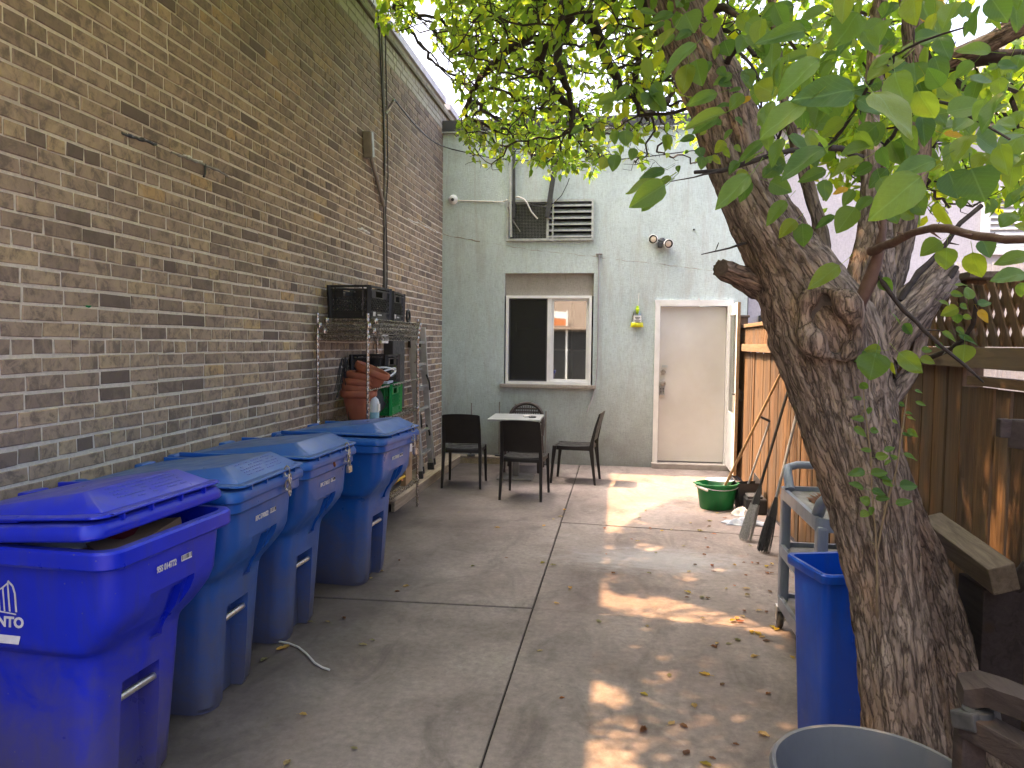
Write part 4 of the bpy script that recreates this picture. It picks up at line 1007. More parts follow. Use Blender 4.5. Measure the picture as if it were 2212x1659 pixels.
gc = crate((-2.105, 6.44, .992), R_(5), (.27, .40, .27), MAT['green'], 'green plastic crate on the middle shelf beside the terracotta pots', False)
# coiled hose / bent pipe loop at the end of the top deck
cl_ = MB(); P = [Vector((-2.02, 7.04, TOPZ+.01)) + Vector((0, .05*math.sin(a*2*math.pi/14), .055-.055*math.cos(a*2*math.pi/14))) for a in range(14)]
o = cl_.tube(P, .012, 8, closed=True).build('hose_ring', MAT['black_plastic'], None, 60, loc=(-2.02, 7.04, TOPZ)); tag(o, 'small black hose ring standing on the stacked wire shelves', 'hose')
# nested terracotta pots, tipped
pots = []
pr = [(.001, .0), (.082, .0), (.088, .006), (.125, .175), (.129, .178), (.145, .185), (.150, .195), (.152, .225), (.146, .238), (.136, .236), (.130, .225), (.120, .16), (.085, .012), (.001, .012)]
plab = ['bottom terracotta pot of the nested stack on the wire shelf', 'second terracotta pot from the bottom of the nested stack', 'middle terracotta pot of the nested stack', 'fourth terracotta pot from the bottom of the nested stack', 'top terracotta pot of the nested stack, tipped open toward the yard']
base = Vector((-2.12, 5.93, .992)); tl = 0
for i in range(5):
    tilt = R_([0, 2, 4, 8, 24][i]); rot = Matrix.Rotation(R_(8), 3, 'Z') @ Matrix.Rotation(tilt, 3, 'Y')
    mb = MB(); mb.lathe(pr, (0, 0, 0), 32)
    o = mb.build('flower_pot', MAT['terracotta'], None, 40); o.location = base+Vector(([0, .0, .006, .018, .03][i], [0, .004, -.004, .0, -.004][i], .0+[0, .050, .098, .146, .205][i]))
    o.rotation_euler = rot.to_euler(); tag(o, plab[i], 'flower pot', 'nested terracotta pots')
# black wire plant hangers spilling beside the pots
mb = MB()
for i in range(16):
    a = random.uniform(2.6, 4.4); h = random.uniform(.30, .55); r1 = random.uniform(.17, .30); q = Vector((-2.17, 5.86, .99))
    P = []
    for k in range(12):
        f = k/11; P.append(q + Vector((.16*random.uniform(-.1, .1)*(k == 0) + math.cos(a)*r1*f*.35, math.sin(a)*r1*f*.8, h*math.sin(min(1., f*1.25)*math.pi*.62)*1. - max(0, f-.6)*h*1.1)))
    mb.tube(P, .0035, 5)
o = mb.build('plant_hangers', MAT['cable_black'], None, 60, loc=(-2.17, 5.86, .99)); tag(o, 'tangle of black wire plant hangers beside the terracotta pots', 'wire hanger')
# dark round pan lid leaning behind the pots
pl = MB(); pl.lathe([(.001, .012), (.10, .008), (.150, .0), (.155, .004), (.15, .01), (.10, .02), (.001, .026)], (0, 0, 0), 28); o = pl.build('pan_lid', MAT['darkmetal'], None, 40)
o.location = (-2.12, 6.19, 1.145); o.rotation_euler = (R_(8), R_(76), R_(-50)); tag(o, 'dark round pan lid leaning between pots and green crate', 'lid')
# spray bottle
sp = empty('spray_bottle', (-1.99, 5.93, .992), label='white spray bottle with blue liquid on the middle shelf', cat='bottle')
MB().lathe([(.001, 0), (.040, 0), (.044, .01), (.044, .06)], (-1.99, 5.93, .992), 18).build('liquid_base', simple('blue_liquid', (.25, .48, .60), .3), sp, 40)
MB().lathe([(.0442, .06), (.0442, .14), (.036, .165), (.016, .185), (.016, .20), (.001, .20)], (-1.99, 5.93, .992), 18).build('bottle_body', MAT['clear_white'], sp, 40)
mb = MB(); mb.cyl((-1.99, 5.93, 1.19), (-1.99, 5.93, 1.225), .018); mb.box((-1.99, 5.915, 1.245), (.026, .085, .03), None, .006); mb.bar((-1.99, 5.885, 1.235), (-1.99, 5.897, 1.19), .014, .01); mb.build('trigger_head', MAT['black_plastic'], sp)
MB().box((-1.945, 5.93, 1.09), (.002, .05, .06)).build('label_sheet', MAT['paper'], sp)
# cable coil and papers on the green crate
mb = MB()
for j, (rr, dz_) in enumerate(((.17, .0), (.155, .018), (.15, .03))):
    P = [Vector((-2.08, 6.42, 1.272+dz_)) + Vector((.11*math.cos(a*math.pi/12), rr*1.15*math.sin(a*math.pi/12), .055*math.sin(a*math.pi/12+.6+j)+.05)) for a in range(24)]
    mb.tube(P, .008, 7, closed=True)
o = mb.build('cable_coil', MAT['clear_white'], None, 60, loc=(-2.08, 6.42, 1.262)); tag(o, 'white cable coil lying on the green crate', 'cable')
o = MB().box((-2.11, 6.40, 1.272), (.22, .30, .018), rotz(R_(8))).build('folded_paper', simple('blue_paper', (.40, .47, .58), .8, (.58, .6, .64), 20), None, loc=(-2.11, 6.40, 1.262)); tag(o, 'folded blue papers on top of the green crate', 'paper')
# low deck: cardboard box with bottles, garden tools
cbx = empty('cardboard_box', (-2.13, 6.92, .281), R_(6), label='open cardboard box with bottles on the lowest shelf', cat='box')
mb = MB(); bx_, by_, bh = .30, .34, .36; t = .006
for s in (-1, 1): mb.box((s*bx_/2, 0, bh/2), (t, by_, bh)); mb.box((0, s*by_/2, bh/2), (bx_-t, t, bh))
mb.box((0, 0, .004), (bx_-t, by_-t, .006)); mb.build('carton', MAT['cardboard'], cbx, world=False)
for (p0, p1, up) in (((-.14, .17, bh), (-.14, -.17, bh), 0), ((.15, -.17, bh), (.15, .17, bh), 1)):
    mb = MB(); s = 1 if up else -1; mb.add([(s*.15, -.17, bh), (s*.15, .17, bh), (s*.19, .165, bh+.09), (s*.19, -.165, bh+.09)], [(0, 1, 2, 3), (3, 2, 1, 0)]); mb.add([(s*.154, -.17, bh), (s*.154, .17, bh), (s*.194, .165, bh+.09), (s*.194, -.165, bh+.09)], [(0, 1, 2, 3)]); mb.build('flap', MAT['cardboard'], cbx, world=False)
MB().box((.1535, -.02, .20), (.001, .16, .09)).build('box_print', simple('brown_print', (.16, .10, .06), .8), cbx, world=False)
for i, (x, y, l) in enumerate(((.02, -.09, 'milky plastic jar in the cardboard box, nearest the viewer'), (.06, .04, 'milky plastic jar in the cardboard box, farther from the viewer'))):
    q = cbx.matrix_basis @ Vector((x, y, .012))
    o = MB().lathe([(.001, 0), (.055, 0), (.06, .01), (.06, .30), (.05, .325), (.035, .335), (.045, .338), (.045, .375), (.001, .378)], (0, 0, 0), 20).build('plastic_jar', MAT['clear_white'], None, 40); o.location = q; tag(o, l, 'jar', 'jars in the cardboard box')
o = MB().box((0, 0, 0), (.10, .004, .075), rotz(R_(70))).build('paper_slip', MAT['paper'], None); o.location = cbx.matrix_basis @ Vector((.160, -.05, bh-.02)); tag(o, 'white paper slip over the edge of the cardboard box', 'paper')
tools = [('yellow_tool', (-2.08, 6.10, .30), (-1.93, 6.62, .40), .013, 'yellow', 'long yellow-handled garden tool on the lowest shelf'), ('orange_tool', (-2.12, 6.05, .30), (-1.96, 6.66, .36), .011, 'orange', 'orange wooden tool handle lying under the yellow tool'), ('short_yellow_tool', (-2.1, 6.45, .32), (-1.98, 6.72, .455), .011, 'yellow', 'short yellow tool handle against the cardboard box')]
for nm, a, b, r, m_, l in tools:
    o = MB().tube([Vector(a), (Vector(a)+Vector(b))/2+Vector((0, 0, .004)), Vector(b)], [r, r*1.05, r*.9], 10).build('garden_tool', MAT[m_], None, 60, loc=a); tag(o, l, 'tool', 'garden tools on the lowest shelf')
mb = MB(); P = []
for i in range(7):
    f = i/6; y_ = 6.35+f*.30; w_ = .065*math.sin(math.pi*(.25+.7*f)); z_ = .305+.10*f*f
    P.append([Vector((-1.99-w_, y_, z_+.03)), Vector((-1.99, y_, z_)), Vector((-1.99+w_, y_, z_+.03)), Vector((-1.99+w_, y_, z_+.026)), Vector((-1.99, y_, z_-.005)), Vector((-1.99-w_, y_, z_+.026))])
mb.loft(P); o = mb.build('hand_trowel', MAT['darkmetal'], None, 40, loc=(-1.99, 6.35, .29)); tag(o, 'dark metal trowel blade on the lowest shelf edge', 'trowel')
o = MB().lathe([(.001, 0), (.15, 0), (.19, .10), (.195, .10), (.155, .004), (.001, .006)], (0, 0, 0), 24, None, 1, 1.3).build('black_tray', MAT['black_plastic'], None, 40); o.location = (-2.15, 6.28, .281); tag(o, 'black plastic tray under the garden tools', 'tray')
o = MB().tube([(-2.02, 6.02, .36), (-1.98, 6.06, .42), (-1.965, 6.12, .40), (-1.98, 6.15, .33), (-2.02, 6.12, .30)], .018, 8).build('green_hose', simple('teal_hose', (.01, .11, .09), .5), None, 60, loc=(-2.0, 6.08, .283)); tag(o, 'short piece of dark green hose on the lowest shelf', 'hose')
# weathered timber kerb box along both walls
kb = empty('timber_kerb', (-2.26, 8.4, 0), label='weathered timber kerb along the brick and stucco walls', cat='kerb')
MB().box((-2.255, 8.46, .088), (.305, 3.16, .026), None, .004).build('top_plank', MAT['plank_grey'], kb)
MB().box((-2.122, 8.46, .038), (.034, 3.15, .074), None, .003).build('front_plank', MAT['plank_grey'], kb)
MB().box((-1.81, 9.965, .083), (.585, .18, .03), None, .004).build('top_plank', MAT['plank_grey'], kb)
MB().box((-1.81, 9.895, .034), (.585, .034, .068), None, .003).build('front_plank', MAT['plank_grey'], kb)
# ladder leaning on the wall
ld = empty('step_ladder', (-2.25, 8.7, .101), label='aluminium step ladder leaning against the brick wall behind the shelf', cat='ladder')
def ladder_frame(fy0, fy1, fx, ty0, ty1, tx, tz, rw, nm):
    a0, a1 = Vector((fx, fy0, .115)), Vector((fx-.03, fy1, .115)); b0, b1 = Vector((tx, ty0, tz)), Vector((tx, ty1, tz))
    for a, b in ((a0, b0), (a1, b1)):
        MB().bar(a, b, .026, .068, up=(1, 0, .2), bev=.004).build('side_rail', MAT['alu'], ld)
        MB().bar(a-(b-a).normalized()*.014, a+(b-a).normalized()*.07, .036, .078, up=(1, 0, .2), bev=.006).build('foot', MAT['rubber'], ld)
    for i in range(1, 7):
        f = (i-.1)/6.6; p, q = a0.lerp(b0, f), a1.lerp(b1, f)
        MB().bar(p, q, .034, .03, up=(0, 0, 1), bev=.004).build('rung', MAT['alu'], ld)
ladder_frame(8.10, 8.72, -2.185, 8.32, 8.74, -2.33, 1.80, .03, 'a')
ladder_frame(8.42, 9.08, -2.255, 8.40, 8.84, -2.385, 1.72, .03, 'b')
for y0, z in ((8.33, 1.62), (8.81, 1.62)): MB().box((-2.345, y0, z), (.09, .05, .12), None, .012).build('hinge', MAT['black_plastic'], ld)
for y0, z, a in ((8.70, 1.15, .3), (8.72, .55, -.3)): MB().tube([(-2.27, y0, z+.09), (-2.23, y0-.02, z), (-2.235, y0+.03, z-.09)], .012, 8).build('lock_lever', MAT['black_plastic'], ld, 60)
MB().bar((-2.243, 8.225, .86), (-2.256, 8.245, 1.06), .028, .002, up=(0, -1, 0)).build('warning_label', MAT['yellow'], ld)
MB().bar((-2.222, 8.20, .66), (-2.236, 8.215, .80), .028, .072, up=(1, 0, .2)).build('warning_label', MAT['black'], ld)
# electric boxes and cables on the brick wall
eb = MB().box((XL+.055, 7.70, 1.32), (.10, .42, .86), None, .008).build('electrical_panel', MAT['darkmetal'], None, loc=(XL+.01, 7.70, .90)); tag(eb, 'dark grey electrical panel on the brick wall behind the shelf', 'electrical box')
eb = MB().box((XL+.04, 7.32, 1.66), (.07, .22, .10), None, .006).build('junction_box', MAT['white'], None, loc=(XL, 7.32, 1.6)); tag(eb, 'small white junction box on the wall behind the shelf', 'electrical box')
def wall_px(x, y, off=.012): p = onx(x, y, XL+off); return p
def wcable(pts, r, mat, name, label, cat='cable', n=7, off=.012, wob=.0):
    P = []
    for (a, b) in zip(pts, pts[1:]):
        for i in range(6): f = i/6; P.append(wall_px(a[0]+(b[0]-a[0])*f, a[1]+(b[1]-a[1])*f, off) + Vector((0, random.uniform(-wob, wob), 0)))
    P.append(wall_px(*pts[-1], off)); o = MB().tube(P, r, n).build(name, mat, None, 60, loc=P[0]); tag(o, label, cat); return o
wcable([(822, -30), (827, 150), (831, 330), (830, 480), (832, 605), (832, 705)], .011, MAT['cable_grey'], 'wall_cable', 'thick grey cable running down the full height of the brick wall', wob=.004)
wcable([(814, -30), (820, 90), (828, 250), (832, 420), (836, 560), (835, 690)], .007, MAT['cable_black'], 'wall_cable', 'thin black cable beside the thick grey cable on the brick wall', wob=.006, off=.014)
wcable([(830, -30), (833, 120), (836, 240), (838, 380), (829, 520), (828, 690)], .006, MAT['cable_black'], 'wall_cable', 'second thin black cable crossing the grey cable on the brick wall', wob=.006, off=.016)
# slanted conduit with its box
a, b = wall_px(800, 335, .03), wall_px(829, 445, .03)
cn = empty('wall_conduit', a, label='slanting grey conduit with an elbow box on the brick wall', cat='conduit')
MB().tube([a, b], .019, 12).build('conduit_pipe', MAT['conduit'], cn, 50)
p = wall_px(795, 310, .045); MB().bar(p+Vector((0, -.01, .11)), p+Vector((0, .025, -.13)), .075, .085, up=(1, 0, 0), bev=.012).build('elbow_box', MAT['conduit'], cn)
MB().bar(p+Vector((.046, -.01, .10)), p+Vector((.046, .025, -.12)), .055, .006, up=(1, 0, 0)).build('cover_plate', MAT['galv'], cn)
for q in (.5, .9): c = a.lerp(b, q); MB().lathe([(.023, -.012), (.026, -.008), (.026, .008), (.023, .012)], c, 12).build('coupling', MAT['conduit'], cn, 50)
# swan-neck pipe and the cable swung over to the stucco wall
P = [wall_px(834, 245, .015), wall_px(838, 238, .03), wall_px(850, 217, .10), wall_px(853, 216, .12)]
o = MB().tube(P, .014, 10).build('swan_neck', MAT['alu'], None, 60, loc=P[0]); tag(o, 'short silver swan-neck pipe high on the brick wall', 'pipe')
q0 = P[-1]; q3 = ony(975, 322, YB-.03)
Pc = []
for i in range(25):
    f = i/24; p = q0.lerp(q3, f); p = p - Vector((0, 0, .10*math.sin(math.pi*f))); Pc.append(p)
for x, y in ((1010, 330), (1060, 341), (1110, 346), (1200, 350), (1300, 348), (1400, 338), (1500, 325), (1600, 318)): Pc.append(ony(x, y, YB-.03))
o = MB().tube(Pc, .008, 6).build('overhead_cable', MAT['cable_black'], None, 60, loc=Pc[0]); tag(o, 'black cable swung from the brick wall across the stucco wall', 'cable')
# rusty remnants of a bracket strip in the brick joints, paint smears
for nm, pts, r, m_, l, c in (('bracket_strip', [(262, 287), (300, 300), (345, 315)], .010, MAT['darkmetal'], 'dark broken strip left in the brick joint, upper left', 'metal strip'), ('bracket_strip', [(370, 330), (420, 348), (470, 368), (498, 385)], .009, MAT['conduit'], 'grey-green broken strip with a hook on the brick wall', 'metal strip'),
        ('paint_smear', [(395, 334), (415, 342), (440, 352)], .007, MAT['white'], 'white paint smear on the broken strip of the brick wall', 'paint'), ('paint_smear', [(880, 472), (905, 483), (930, 495), (950, 505)], .008, MAT['paper'], 'long white plaster smear on the brick wall near the corner', 'paint'), ('paint_smear', [(772, 492), (785, 497), (800, 505)], .014, MAT['paper'], 'short white plaster patch on the brick wall beside the cables', 'paint')):
    P = []
    for a, b in zip(pts, pts[1:]):
        for i in range(6): f = i/6; P.append(wall_px(a[0]+(b[0]-a[0])*f, a[1]+(b[1]-a[1])*f+random.uniform(-1.5, 1.5), .001))
    o = MB().tube(P, [r*random.uniform(.4, 1.3) for _ in P], 6).build(nm, m_, None, loc=P[0]); tag(o, l, c)
P = [wall_px(443, 355, .004), wall_px(443, 375, .02), wall_px(440, 382, .02)]; o = MB().tube(P, .007, 6).build('wall_hook', MAT['darkmetal'], None, loc=P[0]); tag(o, 'small dark hook hanging from the broken strip', 'hook')
p = wall_px(186, 661, .0); o = MB().tube([p, p+Vector((.015, 0, -.003)), p+Vector((.025, .0, .0))], [.004, .005, .003], 8).build('wall_plug', MAT['green'], None, loc=p); tag(o, 'tiny green wire stub sticking out of the brick wall', 'wire')
# ---------------------------------------------------------------- chairs and table
def make_chair():
    r = empty('resin_chair', (0, 0, 0), cat='chair', group='black resin chairs at the table')
    c = MAT['chair']      # faces +y; legs at +-.215 (x), 0.24 front / -0.26 rear
    mb = MB()
    S = []
    for i in range(9):
        f = i/8; y = -.20+.44*f; w_ = .205+.012*math.sin(math.pi*f); z = .445-.012*math.sin(math.pi*f*.9)+(-.014 if i == 8 else 0)
        S.append([Vector((-w_, y, z+.004)), Vector((-w_*.5, y, z-.004)), Vector((0, y, z-.006)), Vector((w_*.5, y, z-.004)), Vector((w_, y, z+.004)), Vector((w_, y, z-.022)), Vector((0, y, z-.026)), Vector((-w_, y, z-.022))])
    mb.loft(S)
    for s in (-1, 1): mb.bar((s*.20, -.20, .415), (s*.20, .22, .415), .022, .045, bev=.004)
    mb.bar((-.19, .225, .415), (.19, .225, .415), .022, .04, bev=.004); mb.bar((-.19, -.205, .415), (.19, -.205, .415), .022, .04, bev=.004)
    mb.build('seat', c, r, 40, world=False)
    for s in (-1, 1):
        mb = MB()
        def sq(x, y, z, a, b): return [Vector((x-a, y-b, z)), Vector((x+a, y-b, z)), Vector((x+a, y+b, z)), Vector((x-a, y+b, z))]
        mb.loft([sq(s*.216, .255, 0, .012, .013), sq(s*.21, .235, .25, .015, .017), sq(s*.205, .215, .44, .018, .024)]); mb.build('leg', c, r, 30, world=False)
        mb = MB()
        mb.loft([sq(s*.216, -.262, 0, .012, .013), sq(s*.21, -.235, .22, .015, .017), sq(s*.205, -.212, .42, .018, .026), sq(s*.202, -.222, .50, .017, .020), sq(s*.200, -.262, .68, .016, .014), sq(s*.196, -.305, .825, .013, .010)]); mb.build('leg', c, r, 30, world=False)
    mb = MB(); S = []
    for i in range(8):
        f = i/7; z = .505+.325*f; y0 = -.222-.083*f**1.2
        row = []
        for j in range(9):
            u = -1+2*j/8; row.append(Vector((u*.195, y0-.022*(1-u*u)*(.4+.6*f), z+(.012*(1-u*u) if i == 7 else 0))))
        S.append(row+[p+Vector((0, -.009, 0)) for p in reversed(row)])
    mb.loft(S); mb.build('backrest', c, r, 40, world=False)
    return r
def feet_pose(rearL, rearR, frontL, frontR):
    f = [onz(*p) for p in (rearL, rearR, frontL, frontR)]
    c = sum(f, Vector())/4; d = (f[2]+f[3]-f[0]-f[1]); return Vector((c.x, c.y, 0)), math.atan2(-d.x, d.y)
ch = make_chair()
poses = [feet_pose((953.9, 1055), (1037.3, 1057), (972.7, 1035.9), (1049.8, 1038)), feet_pose((1079.6, 1078.6), (1169, 1084.8), (1102, 1059.4), (1184.5, 1063.7)), (onz(1243, 1038.5), R_(84))]
labs = ['left black resin chair with its back to the viewer, nearest the brick wall', 'front black resin chair with its back to the viewer, in front of the table', 'black resin chair on the right of the table, seen from the side']
allch = [ch] + [copy_tree(ch) for _ in range(2)]
for o, (p, a), l in zip(allch, poses, labs): o.matrix_basis = Matrix.Translation(p) @ Matrix.Rotation(a, 4, 'Z'); o['label'] = l
# armless rattan-look chair behind the table
rc = empty('rattan_chair', (-1.2, 9.52, 0), R_(180), label='dark brown rattan-look resin chair with a rounded back behind the table', cat='chair')
c = simple('rattan_brown', (.028, .020, .018), .5, (.045, .032, .028), 12, .2, 120)
mb = MB(); mb.box((0, 0, .43), (.44, .44, .03), None, .012); mb.bar((-.2, -.2, .40), (.2, -.2, .40), .02, .05); mb.bar((-.2, .2, .40), (.2, .2, .40), .02, .05); mb.build('seat', c, rc, world=False)
for sx_ in (-1, 1):
    for sy_ in (-1, 1):
        mb = MB(); mb.tube([(sx_*.225, sy_*.235, 0), (sx_*.205, sy_*.205, .42)], [.022, .026], 8); mb.build('leg', c, rc, 50, world=False)
mb = MB(); P = []
for i in range(15):
    a = math.pi*i/14; P.append(Vector((.225*math.cos(a)*-1, -.23-.10*math.sin(a), .56+.27*math.sin(a)**.7)))
P = [Vector((-.215, -.20, .42))]+P+[Vector((.215, -.20, .42))]
mb.tube(P, .024, 8); mb.build('back_frame', c, rc, 50, world=False)
mb = MB()
for i in range(8):
    z = .46+i*.043
    hw = .215 if z < .6 else .215*math.sqrt(max(.05, 1-((z-.6)/.24)**2))
    mb.tube([(-hw, -.22-.28*max(0, z-.5), z), (0, -.245-.28*max(0, z-.5)+(.006 if i % 2 else -.006), z), (hw, -.22-.28*max(0, z-.5), z)], .011, 6)
for i in range(13):
    x = -.18+.03*i; zt = .58+.22*math.sqrt(max(0, 1-(x/.225)**2)); mb.tube([(x, -.225, .44), (x, -.24-.0, .52), (x, -.24-.28*(zt-.5), zt)], .008, 5)
mb.build('woven_back', c, rc, 50, world=False)
# bistro table
TB = [onz(x, y, .74) for x, y in ((1055.3, 906.7), (1168.2, 910.2), (1174, 893.5), (1069.2, 891))]
tc = Vector((-1.215, 8.93, 0)); tb = empty('bistro_table', tc, R_(1.5), label='small bistro table with a grey marbled top between the chairs', cat='table')
MB().box((0, 0, .728), (.61, .70, .028), None, .006).build('table_top', MAT['marble'], tb, world=False)
mb = MB(); mb.box((0, 0, .37), (.075, .075, .68), None, .008); mb.build('column', simple('table_post', (.16, .15, .14), .5), tb, world=False)
MB().box((0, 0, .012), (.42, .42, .022), None, .008).build('base_plate', MAT['conduit'], tb, world=False)
MB().box((0, 0, .705), (.3, .3, .02)).build('top_bracket', MAT['darkmetal'], tb, world=False)
o = MB().box((0, 0, .011), (.085, .055, .022), None, .004).build('cigarette_box', MAT['paper'], None); o.location = tc+Vector((.13, -.05, .7425)); o.rotation_euler = (0, 0, .4); tag(o, 'small white packet lying on the marbled table', 'packet')
o = MB().lathe([(.001, 0), (.03, 0), (.034, .012), (.03, .014), (.026, .006), (.001, .005)], (0, 0, 0), 16, None, 1.4, 1).build('ashtray', MAT['black_plastic'], None, 40); o.location = tc+Vector((.20, -.08, .7425)); tag(o, 'small dark ashtray beside the white packet on the table', 'ashtray')
# thin rods with round feet standing by the back wall
rods = [(1017.5, 870, 984, True, 'rod with a round foot behind the left chair'), (1080, 868, 982, True, 'thin steel rod with a round foot between left chair and table'), (1112, 872, 985, False, 'thin steel rod behind the table, left of the brown chair'), (1189, 888, 985, True, 'thin steel rod standing between the table and the right chair')]
for x, y0, y1, ft_, l in rods:
    zb = .101 if x < 1120 else .0
    p = onz(x, y1, zb); p.y = min(p.y, 9.98); p.x = onx(x, y1, p.x).x
    r = empty('steel_rod', (p.x, p.y, zb), label='rusty ' + l if x < 1050 else l, cat='rod', group='thin rods by the back wall')
    top = ony(x, y0, p.y).z
    MB().cyl((p.x, p.y, zb+.004), (p.x+.003, p.y, top), .0095, .0095, 8).build('shaft', MAT['conduit'], r, 50)
    MB().cyl((p.x, p.y, zb), (p.x, p.y, zb+.014), .06 if ft_ else .03, .055 if ft_ else .028, 20).build('foot_plate', MAT['darkmetal'], r, 40)
# ---------------------------------------------------------------- fittings on the stucco wall
def bz(u, v, off=0.): return ony((1600+.3616*u)*.576, (400+.3616*v)*.576, YB-off)
p = bz(278, 965, .0); cmr = empty('security_camera', p, label='white dome security camera high on the stucco wall beside the corner', cat='camera')
rx = Matrix.Rotation(R_(90), 3, 'X')
MB().lathe([(.062, 0), (.064, .018), (.058, .035), (.05, .045)], p, 24, rx).build('mount_ring', MAT['vinyl'], cmr, 40)
prf = [(.05*math.cos(a*math.pi/16), .04+.05*math.sin(a*math.pi/16)) for a in range(9)]
MB().lathe(prf, p, 24, rx).build('dome', MAT['vinyl'], cmr, 60)
q = p+Vector((.006, -.082, -.012)); MB().lathe([(.001, .012), (.018, .01), (.022, .0), (.02, -.01)], q, 20, Matrix.Rotation(R_(80), 3, 'X'), 1, 1).build('lens', MAT['black'], cmr, 50)
P = [bz(330, 972, .01), bz(500, 978, .01), bz(700, 985, .01), bz(800, 983, .02), bz(840, 965, .03)]
o = MB().tube(P, .0075, 8).build('camera_cable', MAT['cable_white'], None, 60, loc=P[0]); tag(o, 'white cable run from the dome camera to the wall vent', 'cable')
P = [bz(905, 940, .03), bz(960, 938, .05), bz(1010, 960, .06), bz(1045, 1005, .06), bz(1085, 1090, .04), bz(1150, 1165, .02)]
o = MB().tube(P, .011, 8).build('vent_hose', MAT['cable_white'], None, 60, loc=P[0]); tag(o, 'white hose looping over the wire mesh of the vent', 'hose')
P = [bz(845, 1040, .04), bz(865, 1130, .05), bz(905, 1200, .04), bz(940, 1250, .03), bz(970, 1300, .015)]
o = MB().tube(P, .009, 8).build('vent_hose', MAT['cable_grey'], None, 60, loc=P[0]); tag(o, 'grey hose hanging down inside the left edge of the vent mesh', 'hose')
P = [bz(1080, 1000, .03), bz(1120, 1030, .05), bz(1220, 1040, .06), bz(1320, 1000, .06), bz(1400, 920, .06), bz(1460, 800, .08), bz(1480, 740, .10)]
o = MB().tube(P, .0055, 7).build('loop_cable', MAT['cable_black'], None, 60, loc=P[0]); tag(o, 'black cable looping in front of the vent up to the branches', 'cable')
# twin flood light
def fz(x, y, off=0.): return ony(x, y, YB-off)
p = fz(1430, 521); fl = empty('flood_light', p, label='twin white flood light on the stucco wall above the door', cat='light')
MB().lathe([(.045, 0), (.045, .02), (.03, .03), (.001, .03)], p, 18, rx).build('base', MAT['darkmetal'], fl, 40)
MB().box(fz(1426, 529, .05), (.062, .06, .075), None, .01).build('motion_sensor', MAT['darkmetal'], fl)
for (x, y, dx, dz2) in ((1413, 517, -.35, -.10), (1442, 526, .30, -.25)):
    q = fz(x, y, .07); d = Vector((dx, -1, dz2)).normalized(); rot = d.to_track_quat('Z', 'Y').to_matrix()
    hd = MB(); hd.lathe([(.001, -.06), (.03, -.058), (.045, -.03), (.058, .035), (.060, .045), (.054, .045), (.048, .033), (.036, .033)], q, 24, rot); hdo = hd.build('lamp_head', MAT['black_plastic'], fl, 40)
    MB().lathe([(.0605, .028), (.0615, .046), (.056, .048)], q, 24, rot).build('rim', MAT['vinyl'], fl, 40)
    MB().lathe([(.038, .034), (.025, .039), (.001, .041)], q, 24, rot).build('lens', simple('lamp_lens', (.62, .52, .42), .25, (.72, .62, .52), 30), fl, 50)
    MB().tube([p+Vector((0, -.02, 0)), q-d*.05], .014, 8).build('arm', MAT['darkmetal'], fl, 50)
# yellow fly trap bag on a string
def tz(u, v, off=.03): return ony((2300+.603*u)*.576, (950+.603*v)*.576, YB-off)
pt = tz(160, 245, .01); ftb = empty('fly_trap_bag', tz(147, 460), label='clear fly trap bag with yellow liquid hanging left of the door', cat='fly trap')
MB().tube([pt, tz(155, 300), tz(151, 340)], .003, 6).build('string', MAT['cable_white'], ftb)
MB().lathe([(.001, .0), (.012, 0), (.02, .02), (.022, .05), (.028, .055), (.028, .07), (.018, .075), (.018, .11), (.001, .115)], tz(150, 380)-Vector((0, 0, .0)), 14).build('funnel_cap', simple('lime_plastic', (.42, .62, .01), .4), ftb, 40)
def bag(z0, z1, hw0, hw1, th, name, m, yy=0.):
    S = []
    for i in range(6):
        f = i/5; hw = hw0+(hw1-hw0)*f; t2 = th*math.sin(math.pi*(.18+.64*f)); zz = z0+(z1-z0)*f
        c_ = tz(148, 420); S.append([Vector((c_.x+hw*math.cos(a*math.pi/6), c_.y+t2*math.sin(a*math.pi/6)+yy, zz)) for a in range(12)])
    return MB().loft(S).build(name, m, ftb, 60)
zt_, zm, zb_ = tz(150, 360).z, tz(147, 430).z, tz(147, 460).z
bag(zb_, zm, .085, .075, .03, 'yellow_liquid', simple('yellow_liquid', (.62, .60, .02), .3))
bag(zm+.001, zt_, .075, .045, .026, 'clear_pouch', MAT['bag'])
c_ = tz(150, 408); lb_ = MB().box((c_.x, c_.y-.031, c_.z), (.10, .001, .085)).build('label_sheet', MAT['paper'], ftb)
mb = MB()
for i, (w_, dz_) in enumerate(((.07, .02), (.055, .008), (.04, -.004), (.08, -.022), (.06, -.033))): mb.box((c_.x, c_.y-.032, c_.z+dz_), (w_, .0008, .006))
mb.build('label_print', MAT['black'], ftb)
# grey wire hanging from a bracket to the right of the window
P = [ony(1294, 550, YB-.02), ony(1293, 620, YB-.02), ony(1292, 700, YB-.02), ony(1291, 770, YB-.02), ony(1288, 820, YB-.025), ony(1281, 855, YB-.03), ony(1268, 890, YB-.04)]
hw = empty('hanging_tube', P[0], label='thin grey tube hanging from a bracket right of the window', cat='tube')
MB().tube(P, .009, 8).build('tube', simple('tube_grey', (.28, .28, .30), .4, (.36, .36, .38), 8), hw, 60)
q = ony(1294, 549, YB-.012); MB().box(q, (.085, .03, .014), None, .003).build('bracket', MAT['conduit'], hw)
MB().box(ony(1290, 778, YB-.012), (.035, .02, .02)).build('clip', MAT['galv'], hw)
o = MB().cyl(ony(1499, 496, YB), ony(1499, 496, YB-.02), .013, n=10).build('wall_plug', MAT['black'], None, loc=ony(1499, 496, YB)); tag(o, 'small black plug in the stucco wall above the flood light', 'plug')
